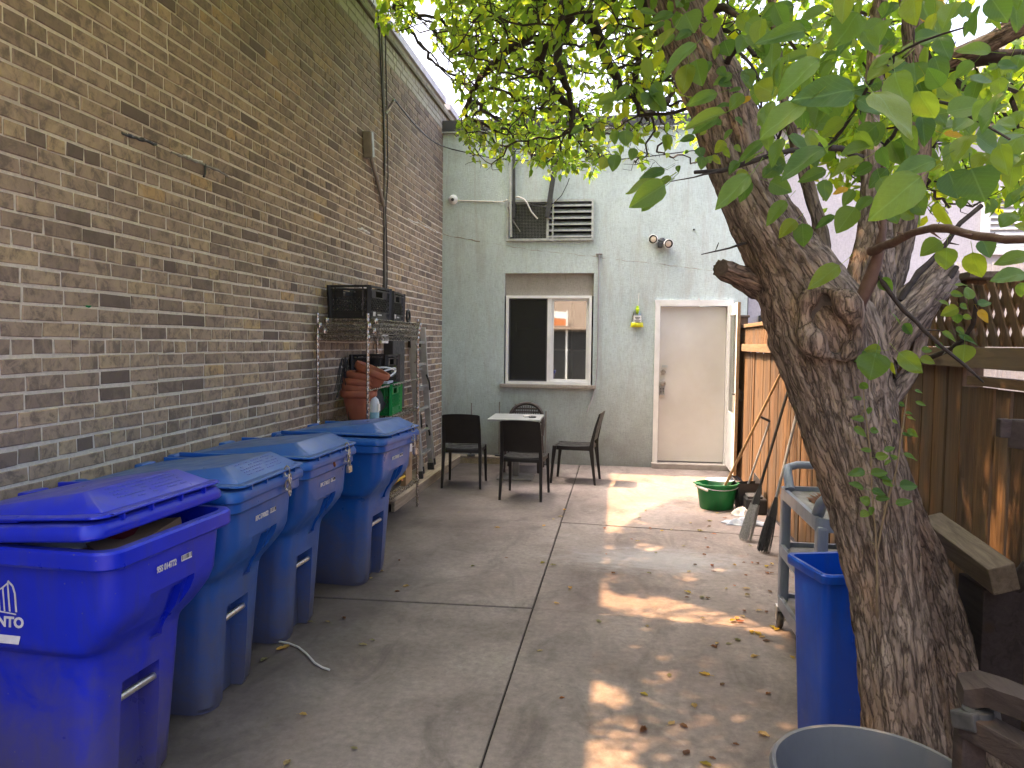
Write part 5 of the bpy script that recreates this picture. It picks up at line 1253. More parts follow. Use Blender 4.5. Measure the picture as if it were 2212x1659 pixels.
o = MB().cyl(ony(1510, 646, YB), ony(1510, 646, YB-.05), .012, n=10).build('wall_pin', MAT['white'], None, loc=ony(1510, 646, YB)); tag(o, 'small white pin in the wall just above the door frame', 'pin')
# ---------------------------------------------------------------- mop bucket, brooms, dustpan, rags
bc = empty('mop_bucket', (.985, 7.66, 0), R_(15), label='green plastic mop bucket with a white wringer near the door', cat='bucket')
ov = dict(sx=1.15, sy=.92)
MB().lathe([(.001, .004), (.135, .0), (.145, .01), (.176, .235), (.190, .238), (.192, .255), (.180, .258), (.172, .245), (.138, .02), (.001, .014)], (0, 0, 0), 40, None, **ov).build('body', MAT['green'], bc, 40, world=False)
mb = MB(); mb.box((-.20, 0, .252), (.06, .10, .012), None, .004); mb.build('spout', MAT['green'], bc, world=False)
mb = MB(); mb.lathe([(.06, .13), (.11, .262), (.128, .275), (.132, .285), (.122, .285), (.10, .262), (.05, .14)], (.035, .02, 0), 28, None, 1.1, .95); mb.build('wringer', MAT['clear_white'], bc, 40, world=False)
mb = MB(); P = [Vector((-.21*math.cos(a), -.19*math.sin(a)-.0, .245-.035*math.sin(a))) for a in [math.pi*i/12 for i in range(13)]]; mb.tube(P, .004, 6); mb.build('wire_handle', MAT['galv'], bc, 60, world=False)
mb = MB(); mb.bar((-.235, -.02, .235), (-.155, -.155, .205), .02, .02, bev=.006); mb.build('grip', MAT['cable_white'], bc, world=False)
top = onx(1693, 794, 1.40); bot = Vector((1.02, 7.60, .16))
mo = empty('mop', bot, label='wooden-handled mop standing in the green bucket against the fence', cat='mop')
MB().tube([bot, top], [.0135, .012], 10).build('handle', MAT['handle_wood'], mo, 50)
d = (top-bot).normalized(); MB().tube([bot-d*.01, bot+d*.12], [.022, .017], 10).build('ferrule', MAT['clear_white'], mo, 50)
mb = MB()
for i in range(18):
    a = i*2.4; mb.tube([bot, bot+Vector((.03*math.cos(a), .03*math.sin(a), -.05)), bot+Vector((.07*math.cos(a), .06*math.sin(a), -.12))], .008, 5)
mb.build('mop_strands', MAT['cloth_white'], mo, 60)
# lobby dustpan with a T handle
pb = onz(1612, 1098); dp_ = empty('lobby_dustpan', (pb.x, pb.y, 0), R_(20), label='black lobby dustpan with grey T-handle standing beside the green bucket', cat='dustpan')
mb = MB(); S = []
for z, hw, y0, y1 in ((.0, .085, -.05, .05), (.04, .10, -.065, .07), (.16, .125, -.075, .09), (.26, .13, -.06, .07)):
    S.append([Vector((-hw, y0, z)), Vector((hw, y0, z)), Vector((hw, y1, z)), Vector((-hw, y1, z))])
mb.loft(S, True, False); mb.loft([[Vector((p.x*.95, p.y*.9, p.z)) for p in s] for s in reversed(S)], False, True); mb.build('pan', MAT['darkmetal'], dp_, 30, world=False)
for s in (-1, 1):
    mb = MB(); mb.prism([(s*.13, -.06, .26), (s*.13, .08, .26), (s*.125, .10, .16), (s*.135, .11, .34)], (s*.006, 0, 0)); mb.build('cheek', MAT['darkmetal'], dp_, world=False)
tp = dp_.matrix_basis.inverted() @ ony(1663, 910, pb.y-.05)
MB().tube([(0, .0, .20), tp], .011, 10).build('handle', MAT['grey_pole'], dp_, 50, world=False)
iv = dp_.matrix_basis.inverted(); a_, b_ = iv @ ony(1642, 900, pb.y-.05), iv @ ony(1668, 912, pb.y-.05)
MB().tube([a_, b_], .014, 8).build('grip', MAT['black_plastic'], dp_, 50, world=False)
tb_ = empty('tool_caddy', (1.33, 7.62, 0), label='low black plastic case against the fence behind the dustpan', cat='case'); MB().box((1.33, 7.62, .075), (.20, .42, .15), None, .02).build('case_body', MAT['black_plastic'], tb_); MB().box((1.32, 7.60, .162), (.14, .32, .022), None, .008).build('case_lid', MAT['rubber'], tb_)
def broom(bot, top, hmat, bmat, label, w_, hl, nb=70):
    bot, top = Vector(bot), Vector(top); d = (top-bot).normalized()
    b = empty('broom', bot, label=label, cat='broom', group='brooms leaning on the fence')
    neck = bot+d*hl; fan = Vector((-.45, .85, 0)).normalized()
    MB().tube([neck-d*.03, top], [.0125, .0125], 10).build('handle', hmat, b, 50)
    S = []
    for f, hw, th in ((0, .018, .018), (.35, .034, .022), (.75, .05, .026), (1, .052, .026)):
        c_ = neck+d*.05-d*.16*f; S.append([c_+fan*hw, c_+d.cross(fan)*th, c_-fan*hw, c_-d.cross(fan)*th])
    MB().loft(S).build('socket', MAT['black_plastic'], b, 40)
    mb = MB(); base_c = neck-d*.10
    for i in range(nb):
        u = random.uniform(-1, 1); v = random.uniform(-1, 1)*math.sqrt(1-u*u*.8)
        p0 = base_c+fan*u*.047+d.cross(fan)*v*.02; p1 = bot+fan*u*w_*random.uniform(.9, 1.1)+d.cross(fan)*v*.045+Vector((0, 0, random.uniform(0, .02)))
        p1.z = max(p1.z, .004)
        mb.tube([p0, p0.lerp(p1, .5)+fan*u*.01, p1], [.0028, .0026, .0016], 4)
    tag(mb.build('bristles', bmat, b, 60), kind='stuff')
broom(onz(1608, 1168), onx(1709, 820, 1.44), MAT['black_plastic'], MAT['bristle_grey'], 'black-handled broom with grey bristles leaning on the fence', .055, .42)
broom(onz(1648, 1194), onx(1735, 838, 1.44), MAT['grey_pole'], MAT['bristle_black'], 'grey-handled broom with black bristles leaning on the fence', .058, .40)
def rag(loc, sx_, sy_, h, mat, label, seed):
    r_ = random.Random(seed); n = 22; V = []; Fs = []
    ph = [r_.uniform(0, 6.3) for _ in range(6)]
    for i in range(n+1):
        for j in range(n+1):
            u, v = i/n*2-1, j/n*2-1; rr = max(0, 1-max(abs(u), abs(v))**3)
            ed = 1+.14*math.sin(5*math.atan2(v, u)+ph[4])+.08*math.sin(9*math.atan2(v, u)+ph[5])
            z = h*rr*(.45+.32*math.sin(5*u+ph[0]+2.2*math.sin(3*v+ph[1]))+.28*math.sin(7*v+ph[2]+2*u))
            V.append((u*sx_*ed, v*sy_*ed, max(.004, z+.004)))
    for i in range(n):
        for j in range(n): a = i*(n+1)+j; Fs.append((a, a+n+1, a+n+2, a+1))
    mb = MB().add(V, Fs); o = mb.build('rag', mat, None, 180); m = o.modifiers.new('t', 'SOLIDIFY'); m.thickness = .003; o.location = loc; tag(o, label, 'rag', 'rags by the brooms')
    return o
rag(onz(1602, 1112)+Vector((0, 0, .001)), .09, .08, .07, MAT['cloth_white'], 'crumpled off-white rag on the concrete beside the dustpan', 1)
rag(onz(1606, 1131)+Vector((0, 0, .001)), .17, .09, .06, MAT['cloth_blue'], 'crumpled blue and white rag in front of the off-white rag', 2)
# ---------------------------------------------------------------- grey utility cart
CX0, CX1, CY0, CY1 = .925, 1.385, 3.63, 4.47
ct = empty('utility_cart', ((CX0+CX1)/2, (CY0+CY1)/2, 0), label='grey three-shelf plastic utility cart beside the tree trunk', cat='cart')
cm = MAT['cart']; dirty = simple('cart_dirt', (.21, .20, .19), .75, (.31, .31, .31), 7, .2, 50, 0, (.07, .055, .045), .8)
for z, zl in ((.80, 'top'), (.475, 'mid'), (.175, 'low')):
    mb = MB(); cx_, cy_ = (CX0+CX1)/2, (CY0+CY1)/2; lx, ly = CX1-CX0, CY1-CY0
    o_ = [Vector((p.x+cx_, p.y+cy_, z)) for p in rrect(-lx/2, lx/2, ly/2, .05, 0)]; i_ = [Vector((p.x+cx_, p.y+cy_, z)) for p in rrect(-lx/2+.022, lx/2-.022, ly/2-.022, .035, 0)]
    up = lambda P, k: [p+Vector((0, 0, k)) for p in P]
    mb.loft([up(o_, -.035), up(o_, .028), up(i_, .028), up(i_, .004)], True, False)
    sh_ = mb.build('shelf', cm, ct, 40)
    mb = MB(); mb.add(up(i_, .0045), [tuple(range(len(i_)))]); mb.build('shelf_floor', dirty, sh_, fix=False)
for x in (CX0+.03, CX1-.03):
    for y in (CY0+.035, CY1-.035):
        MB().bar((x, y, .17), (x, y, .79), .05, .075, up=(0, 1, 0), bev=.014).build('upright', cm, ct)
        w_ = empty('x', (x, y, 0)); bpy.data.objects.remove(w_)
        mb = MB(); mb.lathe([(.001, -.014), (.045, -.014), (.052, -.008), (.052, .008), (.045, .014), (.001, .014)], (x-.01, y+.02, .052), 20, Matrix.Rotation(R_(90), 3, 'Y')); wh = mb.build('wheel', MAT['rubber'], ct, 40)
        mb = MB(); mb.box((x-.01, y+.01, .122), (.05, .06, .03), None, .006); mb.bar((x-.03, y+.02, .05), (x-.03, y+.005, .12), .006, .03); mb.bar((x+.01, y+.02, .05), (x+.01, y+.005, .12), .006, .03); mb.build('fork', MAT['galv'], wh)
for y, s in ((CY0+.01, -1), (CY1-.03, 1)):
    P = [Vector((CX0+.03, y-s*.10, .83)), Vector((CX0+.03, y-s*.04, .895)), Vector((CX0+.04, y+s*.02, .935)), Vector((CX0+.10, y+s*.05, .948)), Vector((CX1-.10, y+s*.05, .948)), Vector((CX1-.04, y+s*.02, .935)), Vector((CX1-.03, y-s*.04, .895)), Vector((CX1-.03, y-s*.10, .83))]
    if s > 0: MB().tube(P, [.026, .026, .024, .022, .022, .024, .026, .026], 10).build('push_handle', cm, ct, 60)
    else:
        for q in (P[:4], P[4:]): MB().tube([*q], [.030, .027, .025, .018] if q is not P[4:] else .024, 10).build('corner_grip', cm, ct, 60)
mb = MB()
for i in range(26): mb.add([Vector((random.uniform(CX0+.08, CX1-.08), random.uniform(CY0+.1, CY1-.1), .808))+Vector(q) for q in ((0, 0, 0), (.014, .004, .004), (.006, .016, .006))], [(0, 1, 2)])
tag(mb.build('leaf_litter', MAT['leaf_brown'], ct, fix=False), kind='stuff')
# ---------------------------------------------------------------- slim blue bin
A, B = Vector((.779, 2.93, 0)), Vector((.699, 3.235, 0)); dl = (B-A).normalized(); dr = Vector((dl.y, -dl.x, 0)); Lw = .52
c0 = A+dl*.15+dr*Lw/2; sb_ = empty('slim_bin', c0, math.atan2(dr.y, dr.x), label='tall slim blue open bin beside the tree trunk', cat='bin')
mb = MB()
def s2(lx, ly, r, z): return rrect(-lx/2, lx/2, ly/2, r, z)
mb.loft([s2(.43, .215, .03, 0), s2(.435, .22, .03, .01), s2(.485, .27, .03, .70), s2(.487, .272, .03, .735), s2(.525, .315, .035, .735), s2(.53, .32, .035, .742), s2(.53, .32, .035, .765), s2(.52, .31, .035, .772), s2(.49, .28, .028, .770), s2(.478, .262, .026, .70), s2(.42, .20, .02, .02)], True, True)
mb.build('body', MAT['slim'], sb_, 32, world=False)
for x in (-.12, .12):
    mb = MB(); mb.bar((x, -.131, .50), (x, -.1375, .72), .016, .012, up=(0, 1, 0)); mb.build('rib', MAT['slim'], sb_, world=False)
# ---------------------------------------------------------------- round grey can in the foreground
pa_, pb_, pc_ = onz(1816, 1565, .70), onz(1669, 1659, .70), onz(2084, 1659, .70)
def circ(a, b, c):
    ax, ay, bx, by, cx, cy = a.x, a.y, b.x, b.y, c.x, c.y; D = 2*(ax*(by-cy)+bx*(cy-ay)+cx*(ay-by))
    ux = ((ax*ax+ay*ay)*(by-cy)+(bx*bx+by*by)*(cy-ay)+(cx*cx+cy*cy)*(ay-by))/D; uy = ((ax*ax+ay*ay)*(cx-bx)+(bx*bx+by*by)*(ax-cx)+(cx*cx+cy*cy)*(bx-ax))/D
    return Vector((ux, uy, 0)), math.hypot(ax-ux, ay-uy)
cc, cr = circ(pa_, pb_, pc_)
print('can', cc, cr)
gcn = empty('round_can', cc, label='large round grey plastic can at the bottom edge, open at the top', cat='bin')
k = cr/.28
MB().lathe([(.001, .0), (.215*k, 0), (.222*k, .015), (.255*k, .60), (.258*k, .655), (.274*k, .66), (.28*k, .67), (.282*k, .695), (.274*k, .702), (.264*k, .70), (.254*k, .66), (.212*k, .02), (.001, .012)], (0, 0, 0), 64).build('body', MAT['graycan'], gcn, 40, world=False)
for a in (20, 200):
    rr = rotz(R_(a)); mb = MB(); mb.tube([rr @ Vector((.262*k, -.07, .60)), rr @ Vector((.262*k+.05, -.06, .61)), rr @ Vector((.262*k+.05, .06, .61)), rr @ Vector((.262*k, .07, .60))], .012, 8); mb.build('handle', MAT['graycan'], gcn, 60, world=False)
# ---------------------------------------------------------------- folded patio chair at the right edge, timber offcuts
pc = empty('patio_chair', (1.02, 1.62, 0), label='dark brown slatted patio chair at the right edge of the picture', cat='chair')
pm = MAT['patio_wood']
def pp(x, y, Y): return ony(x, y, Y)
arm = [(2062, 1492, 1.78), (2110, 1486, 1.74), (2170, 1506, 1.66), (2260, 1545, 1.56), (2360, 1600, 1.46)]
S = []
for x, y, Y in arm:
    c = pp(x, y, Y); S.append([c+Vector((.022, .045, .022)), c+Vector((.0, -.045, .022)), c+Vector((.0, -.045, -.022)), c+Vector((.022, .045, -.022))])
MB().loft(S).build('armrest', pm, pc, 30)
a_, b_ = pp(2092, 1560, 1.74), pp(2330, 1690, 1.50); MB().bar(a_, b_, .06, .055, bev=.006).build('side_rail', pm, pc)
MB().bar(pp(2082, 1545, 1.75), pp(2135, 1558, 1.70), .085, .038, bev=.006).build('bracket_block', MAT['rubber'], pc)
MB().cyl(pp(2112, 1531, 1.72), pp(2112, 1547, 1.72), .03, .034, 18).build('swivel_puck', MAT['rubber'], pc, 40)
legs = [pp(2096, 1565, 1.74), pp(2330, 1690, 1.50)]
for q in legs: MB().bar((q.x, q.y, 0), (q.x, q.y, q.z+.0), .05, .05, bev=.005).build('leg', pm, pc)
q0, q1 = pp(2155, 935, 1.95), pp(2420, 958, 1.75)
for i, (dz_) in enumerate((0., -.15, -.30, -.45)):
    if i == 0:
        MB().bar(q0+Vector((.03, 0, 0)), q1, .028, .070, bev=.006).build('top_rail', pm, pc); MB().bar(q0+Vector((-.0, .0, .012)), q0+Vector((.026, -.002, .012)), .028, .045, bev=.004).build('rail_end', pm, pc)
    else: MB().bar(q0+Vector((.2, -.1, dz_)), q1+Vector((0, 0, dz_)), .02, .055, bev=.004).build('back_slat', pm, pc)
e = q0.lerp(q1, .62); MB().bar((e.x, e.y, 0), (e.x, e.y, e.z), .05, .03, bev=.004).build('back_post', pm, pc)
MB().bar((q1.x, q1.y, 0), (q1.x, q1.y, q1.z), .05, .03, bev=.004).build('back_post', pm, pc)
# weathered square timber and split log leaning on the fence behind the trunk
a_, b_ = ony(2014, 1136, 3.10), ony(2170, 1252, 2.60)
tm = MB().bar(a_, b_, .085, .095, up=(-.3, -.4, 1), bev=.006).build('timber_offcut', MAT['oldwood'], None, loc=a_); tag(tm, 'weathered square timber offcut wedged between trunk and fence', 'timber')
P = [onx(2085, 1395, 1.30), onx(2130, 1345, 1.33), onx(2175, 1290, 1.36), onx(2235, 1215, 1.40)]
lgm = MB().tube(P, [.030, .034, .032, .030], 10).build('cut_branch', MAT['twig'], None, 60, loc=P[0]); tag(lgm, 'rough cut branch leaning diagonally against the fence at right', 'branch')
P = [Vector((1.36, 2.75, 0)), Vector((1.36, 2.72, .35)), Vector((1.36, 2.70, .62))]
# upright offcut carrying them
st = MB().box((1.33, 2.86, .40), (.14, .20, .80), None, .006).build('timber_stack', MAT['patio_wood'], None, loc=(1.33, 2.86, 0)); tag(st, 'dark upright timber block standing behind the trunk by the fence', 'timber')
# white cord on the ground by the third bin
P = [onz(x, y, .006) for x, y in ((600, 1385), (625, 1390), (645, 1398), (662, 1412), (680, 1432), (697, 1442), (712, 1447))]
o = MB().tube(P, .0055, 8).build('white_cord', MAT['cable_white'], None, 60, loc=P[0]); tag(o, 'loose white cord lying on the concrete below the third bin', 'cord')
# ---------------------------------------------------------------- the leaning tree
from mathutils import noise as mnoise
tree = empty('leaning_tree', (1.0, 2.5, 0), label='large leaning tree with rough bark in front of the fence', cat='tree')
TI = tree.matrix_basis.inverted()
def pxpath(L4): return [(ony(x, y, Y), w_*(ony(x, y, Y)-CAM).length/F_PX/2) for x, y, w_, Y in L4]
def catmull(P, step):
    """smooth resample of [(Vector, r)]"""
    out = []
    for i in range(len(P)-1):
        p0 = P[max(i-1, 0)]; p1 = P[i]; p2 = P[i+1]; p3 = P[min(i+2, len(P)-1)]
        n = max(1, int((p2[0]-p1[0]).length/step))
        for k in range(n):
            t = k/n; t2, t3 = t*t, t*t*t
            f = lambda a, b, c, d: .5*((2*b)+(-a+c)*t+(2*a-5*b+4*c-d)*t2+(-a+3*b-3*c+d)*t3)
            out.append((f(p0[0], p1[0], p2[0], p3[0]), max(.001, p1[1]+(p2[1]-p1[1])*t)))
    out.append(P[-1]); return out
def bark_limb(P, name, step=.018, n=48, rough=.05, seed=0, capend=True, lumps=()):
    """limb with ridged bark; stores bark_uv"""
    P = catmull(P, step); V = []; UV = []; Fs = []; ref = None; s_ = 0
    k = len(P)
    for i, (c, r) in enumerate(P):
        t = (P[min(i+1, k-1)][0]-P[max(i-1, 0)][0]).normalized()
        if i: s_ += (c-P[i-1][0]).length
        if ref is None: ref = t.cross(Vector((.2, .95, .1)))
        ref = (ref-t*ref.dot(t)).normalized(); bn = t.cross(ref)
        for j in range(n):
            a = 2*math.pi*j/n; d = ref*math.cos(a)+bn*math.sin(a); q = c+d*r
            big = mnoise.noise(Vector((math.cos(a)*1.4+seed, math.sin(a)*1.4, s_*2.2)))*.10 + mnoise.noise(Vector((math.cos(a)*3+seed, math.sin(a)*3, s_*1.1)))*.07
            fl = mnoise.noise(Vector((math.cos(a)*r*55+seed, math.sin(a)*r*55, s_*5.5)))
            fl2 = mnoise.noise(Vector((math.cos(a)*r*150+seed, math.sin(a)*r*150, s_*26)))
            rr = r*.87*(1+big) + rough*.20*(min(1, abs(fl)*3)-.6) + rough*.09*fl2
            for lc, lr, lh in lumps:
                dl = (q-lc).length
                if dl < lr: rr += lh*(.5+.5*math.cos(math.pi*dl/lr))
            V.append(c+d*rr); UV.append((math.cos(a)*r+seed*.37, math.sin(a)*r, s_))
    for i in range(k-1):
        for j in range(n): Fs.append((i*n+j, i*n+(j+1) % n, (i+1)*n+(j+1) % n, (i+1)*n+j))
    if capend:
        V.append(P[-1][0]); UV.append((0, 0, s_)); Fs += [((k-1)*n+j, (k-1)*n+(j+1) % n, len(V)-1) for j in range(n)]
    mb = MB().add(V, Fs); o = mb.build(name, MAT['bark'], tree, 180, fix=False)
    at = o.data.attributes.new('bark_uv', 'FLOAT_VECTOR', 'POINT'); at.data.foreach_set('vector', [x for u in UV for x in u])
    return o
lump = [(ony(1650, 820, 2.5), .10, .012), (ony(1795, 705, 2.45), .16, .035), (ony(1890, 1330, 2.4), .05, .012), (ony(1965, 1400, 2.4), .04, .012), (ony(1900, 1440, 2.4), .04, .014)]
bark_limb(pxpath([(1978, 1900, 185, 2.42), (1962, 1760, 168, 2.43), (1945, 1569, 150, 2.45), (1931, 1450, 147, 2.46), (1918, 1319, 148, 2.48), (1896, 1187, 152, 2.5), (1876, 1083, 162, 2.52), (1840, 950, 190, 2.55), (1806, 810, 226, 2.58), (1772, 710, 236, 2.6),
    (1722, 610, 190, 2.63), (1680, 540, 160, 2.65), (1636, 460, 142, 2.68), (1606, 395, 134, 2.72), (1584, 311, 136, 2.78), (1552, 214, 130, 2.85), (1502, 97, 126, 2.95), (1466, 0, 120, 3.05), (1410, -140, 105, 3.3), (1330, -280, 88, 3.7)]), 'trunk', .014, 72, .055, 1, True, lump)
bark_limb(pxpath([(2150, 1860, 165, 2.80), (2122, 1740, 146, 2.82), (2096, 1620, 130, 2.84), (2038, 1395, 108, 2.84), (1988, 1222, 100, 2.80), (1945, 1110, 94, 2.70), (1900, 980, 90, 2.62)]), 'second_trunk', .018, 56, .05, 3)
bark_limb(pxpath([(1845, 800, 170, 2.62), (1862, 710, 140, 2.66), (1874, 620, 108, 2.7), (1886, 520, 76, 2.75), (1886, 430, 50, 2.8), (1880, 330, 40, 2.85), (1878, 250, 36, 2.9), (1890, 150, 32, 3.0), (1900, 0, 28, 3.1), (1905, -180, 22, 3.2)]), 'limb', .02, 40, .05, 5)
bark_limb(pxpath([(1885, 770, 110, 2.62), (1925, 715, 96, 2.66), (1970, 665, 86, 2.72), (2010, 620, 80, 2.78), (2034, 594, 74, 2.82)]), 'cut_limb', .02, 40, .05, 7)
bark_limb(pxpath([(1650, 625, 66, 2.66), (1605, 601, 52, 2.62), (1575, 587, 47, 2.58), (1556, 578, 45, 2.55)]), 'cut_stub', .012, 32, .045, 9)
bark_limb(pxpath([(1800, 720, 60, 2.72), (1786, 620, 48, 2.85), (1779, 560, 40, 2.9), (1770, 480, 33, 2.95), (1740, 380, 26, 3.0), (1700, 250, 20, 3.05), (1680, 120, 16, 3.1), (1660, -60, 14, 3.2)]), 'limb', .03, 20, .04, 11)
bark_limb(pxpath([(1890, 740, 60, 2.80), (1940, 560, 50, 2.95), (1965, 430, 46, 3.0), (1982, 345, 46, 3.05), (1985, 200, 46, 3.1), (1975, 90, 40, 3.15), (1960, -60, 34, 3.2)]), 'limb', .03, 20, .04, 13)
bark_limb(pxpath([(1985, 165, 34, 3.08), (2060, 125, 34, 3.0), (2130, 95, 36, 2.9), (2212, 55, 36, 2.8), (2330, 0, 34, 2.7)]), 'limb', .03, 18, .03, 15)
bark_limb(pxpath([(1905, 880, 60, 2.58), (1940, 838, 44, 2.62), (1972, 790, 32, 2.66), (1985, 740, 30, 2.7), (2000, 690, 28, 2.72), (2022, 640, 24, 2.76)]), 'limb', .02, 18, .03, 17)
# pruning scar: callus ring with a dark hollow
kc = ony(1793, 700, 2.40); nrm = (CAM-kc).normalized(); kx = Vector((.92, .1, .35)); kx = (kx-nrm*kx.dot(nrm)).normalized(); ky = nrm.cross(kx)
ring = []
for i in range(28):
    a = 2*math.pi*i/28; ring.append(kc + kx*(.068*math.cos(a)) + ky*(.105*math.sin(a)) + nrm*(.012*math.sin(a*2+.5)-.006))
o = MB().tube(ring, [.026+.012*math.sin(i*.9)+.008*math.cos(i*.45) for i in range(28)], 14, closed=True).build('scar_callus', MAT['bark'], tree, 180)
at = o.data.attributes.new('bark_uv', 'FLOAT_VECTOR', 'POINT'); at.data.foreach_set('vector', [x for v in o.data.vertices for x in v.co])
V = [kc-nrm*.02]; Fs = []
for k_ in range(1, 5):
    for i in range(20):
        a = 2*math.pi*i/20; V.append(kc+kx*(.066*k_/4*math.cos(a))+ky*(.10*k_/4*math.sin(a))-nrm*(.028-.012*k_/4+.014*mnoise.noise(Vector((k_*1.7, math.cos(a)*2, math.sin(a)*2)))))
Fs += [(0, 1+i, 1+(i+1) % 20) for i in range(20)]
for k_ in range(3): Fs += [(1+k_*20+i, 1+(k_+1)*20+i, 1+(k_+1)*20+(i+1) % 20, 1+k_*20+(i+1) % 20) for i in range(20)]
MB().add(V, Fs).build('scar_hollow', simple('scar_wood', (.045, .036, .03), .9, (.11, .09, .075), 30, .8, 60), tree, 60)
# smaller branches traced from the photograph
small = [
    ('red_twig', [(1848, 745, 36, 2.46), (1848, 690, 31, 2.43), (1855, 650, 28, 2.41), (1880, 600, 26, 2.40), (1893, 560, 21, 2.39), (1900, 525, 17, 2.38), (1910, 440, 12, 2.40), (1905, 330, 9, 2.45)]),
    ('red_twig', [(1882, 546, 18, 2.39), (1945, 515, 15, 2.2), (2018, 492, 15, 2.0), (2080, 505, 15, 1.9), (2140, 512, 14, 1.8), (2212, 518, 14, 1.7), (2330, 515, 12, 1.6)]),
    ('twig', [(1965, 790, 12, 2.62), (2045, 758, 9, 2.5), (2084, 734, 8, 2.45), (2101, 699, 8, 2.42), (2108, 657, 7, 2.4), (2101, 633, 5, 2.4)]),
    ('twig', [(1890, 575, 10, 2.4), (1931, 647, 9, 2.36), (1997, 713, 8, 2.34), (2035, 751, 7, 2.33), (2084, 789, 6, 2.32), (2125, 826, 3, 2.3)]),
    ('twig', [(1501, 372, 8, 2.35), (1557, 369, 9, 2.38), (1625, 348, 10, 2.40), (1669, 335, 10, 2.42), (1728, 321, 11, 2.5), (1776, 314, 12, 2.7), (1840, 330, 12, 2.8), (1880, 345, 12, 2.84)]),
    ('twig', [(1590, 100, 7, 2.75), (1600, 114, 6, 2.6), (1625, 143, 6, 2.5), (1640, 175, 5, 2.45), (1645, 211, 5, 2.4), (1644, 260, 3, 2.4)]),
    ('twig', [(1570, 140, 12, 2.8), (1591, 105, 10, 2.7), (1616, 102, 9, 2.65), (1628, 117, 9, 2.6), (1662, 126, 7, 2.6), (1684, 156, 5, 2.6)]),
    ('twig', [(1515, 20, 18, 2.95), (1567, 15, 16, 2.9), (1589, 29, 12, 2.85), (1604, 41, 8, 2.8)]),
    ('twig', [(1985, 175, 20, 3.08), (2060, 140, 22, 3.05), (2130, 125, 24, 3.0), (2212, 120, 22, 2.95), (2330, 100, 20, 2.9)]),
    ('twig', [(1990, 690, 12, 2.72), (2030, 630, 14, 2.74), (2070, 575, 10, 2.76)]),
    ('twig', [(1945, 650, 12, 2.66), (1985, 590, 12, 2.7), (2030, 545, 10, 2.72), (2075, 480, 9, 2.74), (2120, 445, 8, 2.76)]),
    ('twig', [(1790, 320, 8, 2.6), (1840, 250, 7, 2.2), (1880, 180, 6, 1.9), (1920, 130, 5, 1.6), (1990, 90, 4, 1.4), (2080, 60, 3, 1.3)]),
    ('twig', [(1905, 330, 8, 2.45), (1960, 250, 7, 2.0), (2030, 220, 6, 1.7), (2110, 260, 5, 1.5), (2180, 300, 4, 1.4)]),
    ('twig', [(1669, 335, 6, 2.42), (1700, 250, 5, 2.0), (1740, 180, 4, 1.7), (1770, 120, 3, 1.5)]),
    ('twig', [(1557, 369, 5, 2.38), (1500, 382, 3, 2.3), (1448, 392, 2, 2.2)]),
    ('young_twig', [(1898, 1345, 9, 2.40), (1894, 1310, 6, 2.37), (1895, 1250, 5, 2.36), (1893, 1180, 4, 2.37), (1885, 1080, 3.5, 2.38), (1880, 980, 4, 2.40), (1868, 880, 3, 2.41), (1862, 800, 2, 2.42)]),
    ('young_twig', [(1893, 1200, 4, 2.37), (1915, 1090, 4, 2.38), (1935, 1020, 3, 2.38), (1950, 920, 3, 2.4), (1960, 850, 2, 2.4)]),
    ('twig', [(1612, 525, 6, 2.60), (1575, 535, 4, 2.5), (1545, 543, 3, 2.45), (1515, 550, 2, 2.4)]),
]
for i, (m_, pl) in enumerate(small):
    P = catmull(pxpath(pl), .04); mb = MB()
    mb.tube([p + Vector((random.gauss(0, 1), random.gauss(0, 1), random.gauss(0, 1)))*min(.0025, r*.25) for p, r in P], [r*random.uniform(.9, 1.12) for p, r in P], 9)
    for p, r in P[2:-1]:       # spurs
        if random.random() < .22 and r > .002:
            d = Vector((random.gauss(0, 1), random.gauss(0, 1), random.gauss(0, 1))).normalized(); l_ = random.uniform(.015, .045); mb.tube([p, p+d*(r+l_*.6), p+d*(r+l_)], [r*.5, .0022, .001], 5)
    mb.build('branch', MAT[m_], tree, 60)
# scaffold arms of the crown
arms = [[(1330, -280, 88, 3.7), (1280, -160, 58, 4.2), (1240, -60, 44, 4.6), (1228, 0, 38, 4.8), (1207, 76, 30, 5.0), (1172, 104, 25, 5.1), (1165, 149, 21, 5.2), (1203, 205, 16, 5.25), (1238, 236, 12, 5.3), (1232, 290, 8, 5.3)],
    [(1280, -160, 50, 4.2), (1200, -90, 34, 4.7), (1169, 0, 25, 5.0), (1141, 76, 21, 5.2), (1089, 115, 17, 5.4), (1037, 174, 11, 5.6), (1000, 240, 7, 5.7)],
    [(1232, 15, 26, 4.83), (1280, 49, 23, 4.9), (1300, 115, 19, 5.0), (1339, 184, 15, 5.1), (1367, 208, 11, 5.2), (1400, 260, 7, 5.3)],
    [(1207, 76, 19, 5.0), (1205, 120, 17, 5.0), (1215, 170, 14, 4.9), (1235, 220, 11, 4.9), (1230, 300, 7, 4.9)],
    [(1410, -140, 40, 3.3), (1395, -40, 22, 3.9), (1388, 31, 15, 4.3), (1373, 173, 11, 4.5), (1380, 250, 6, 4.6)],
    [(1330, -280, 60, 3.7), (1200, -380, 44, 4.4), (1050, -330, 34, 5.2), (930, -200, 22, 6.0), (870, -60, 12, 6.4), (850, 20, 7, 6.6)],
    [(1330, -280, 60, 3.7), (1380, -420, 46, 4.4), (1400, -450, 34, 5.5), (1380, -380, 18, 6.5)],
    [(1466, 0, 60, 3.05), (1520, -180, 46, 3.1), (1600, -380, 34, 3.2), (1700, -560, 20, 3.4)]]
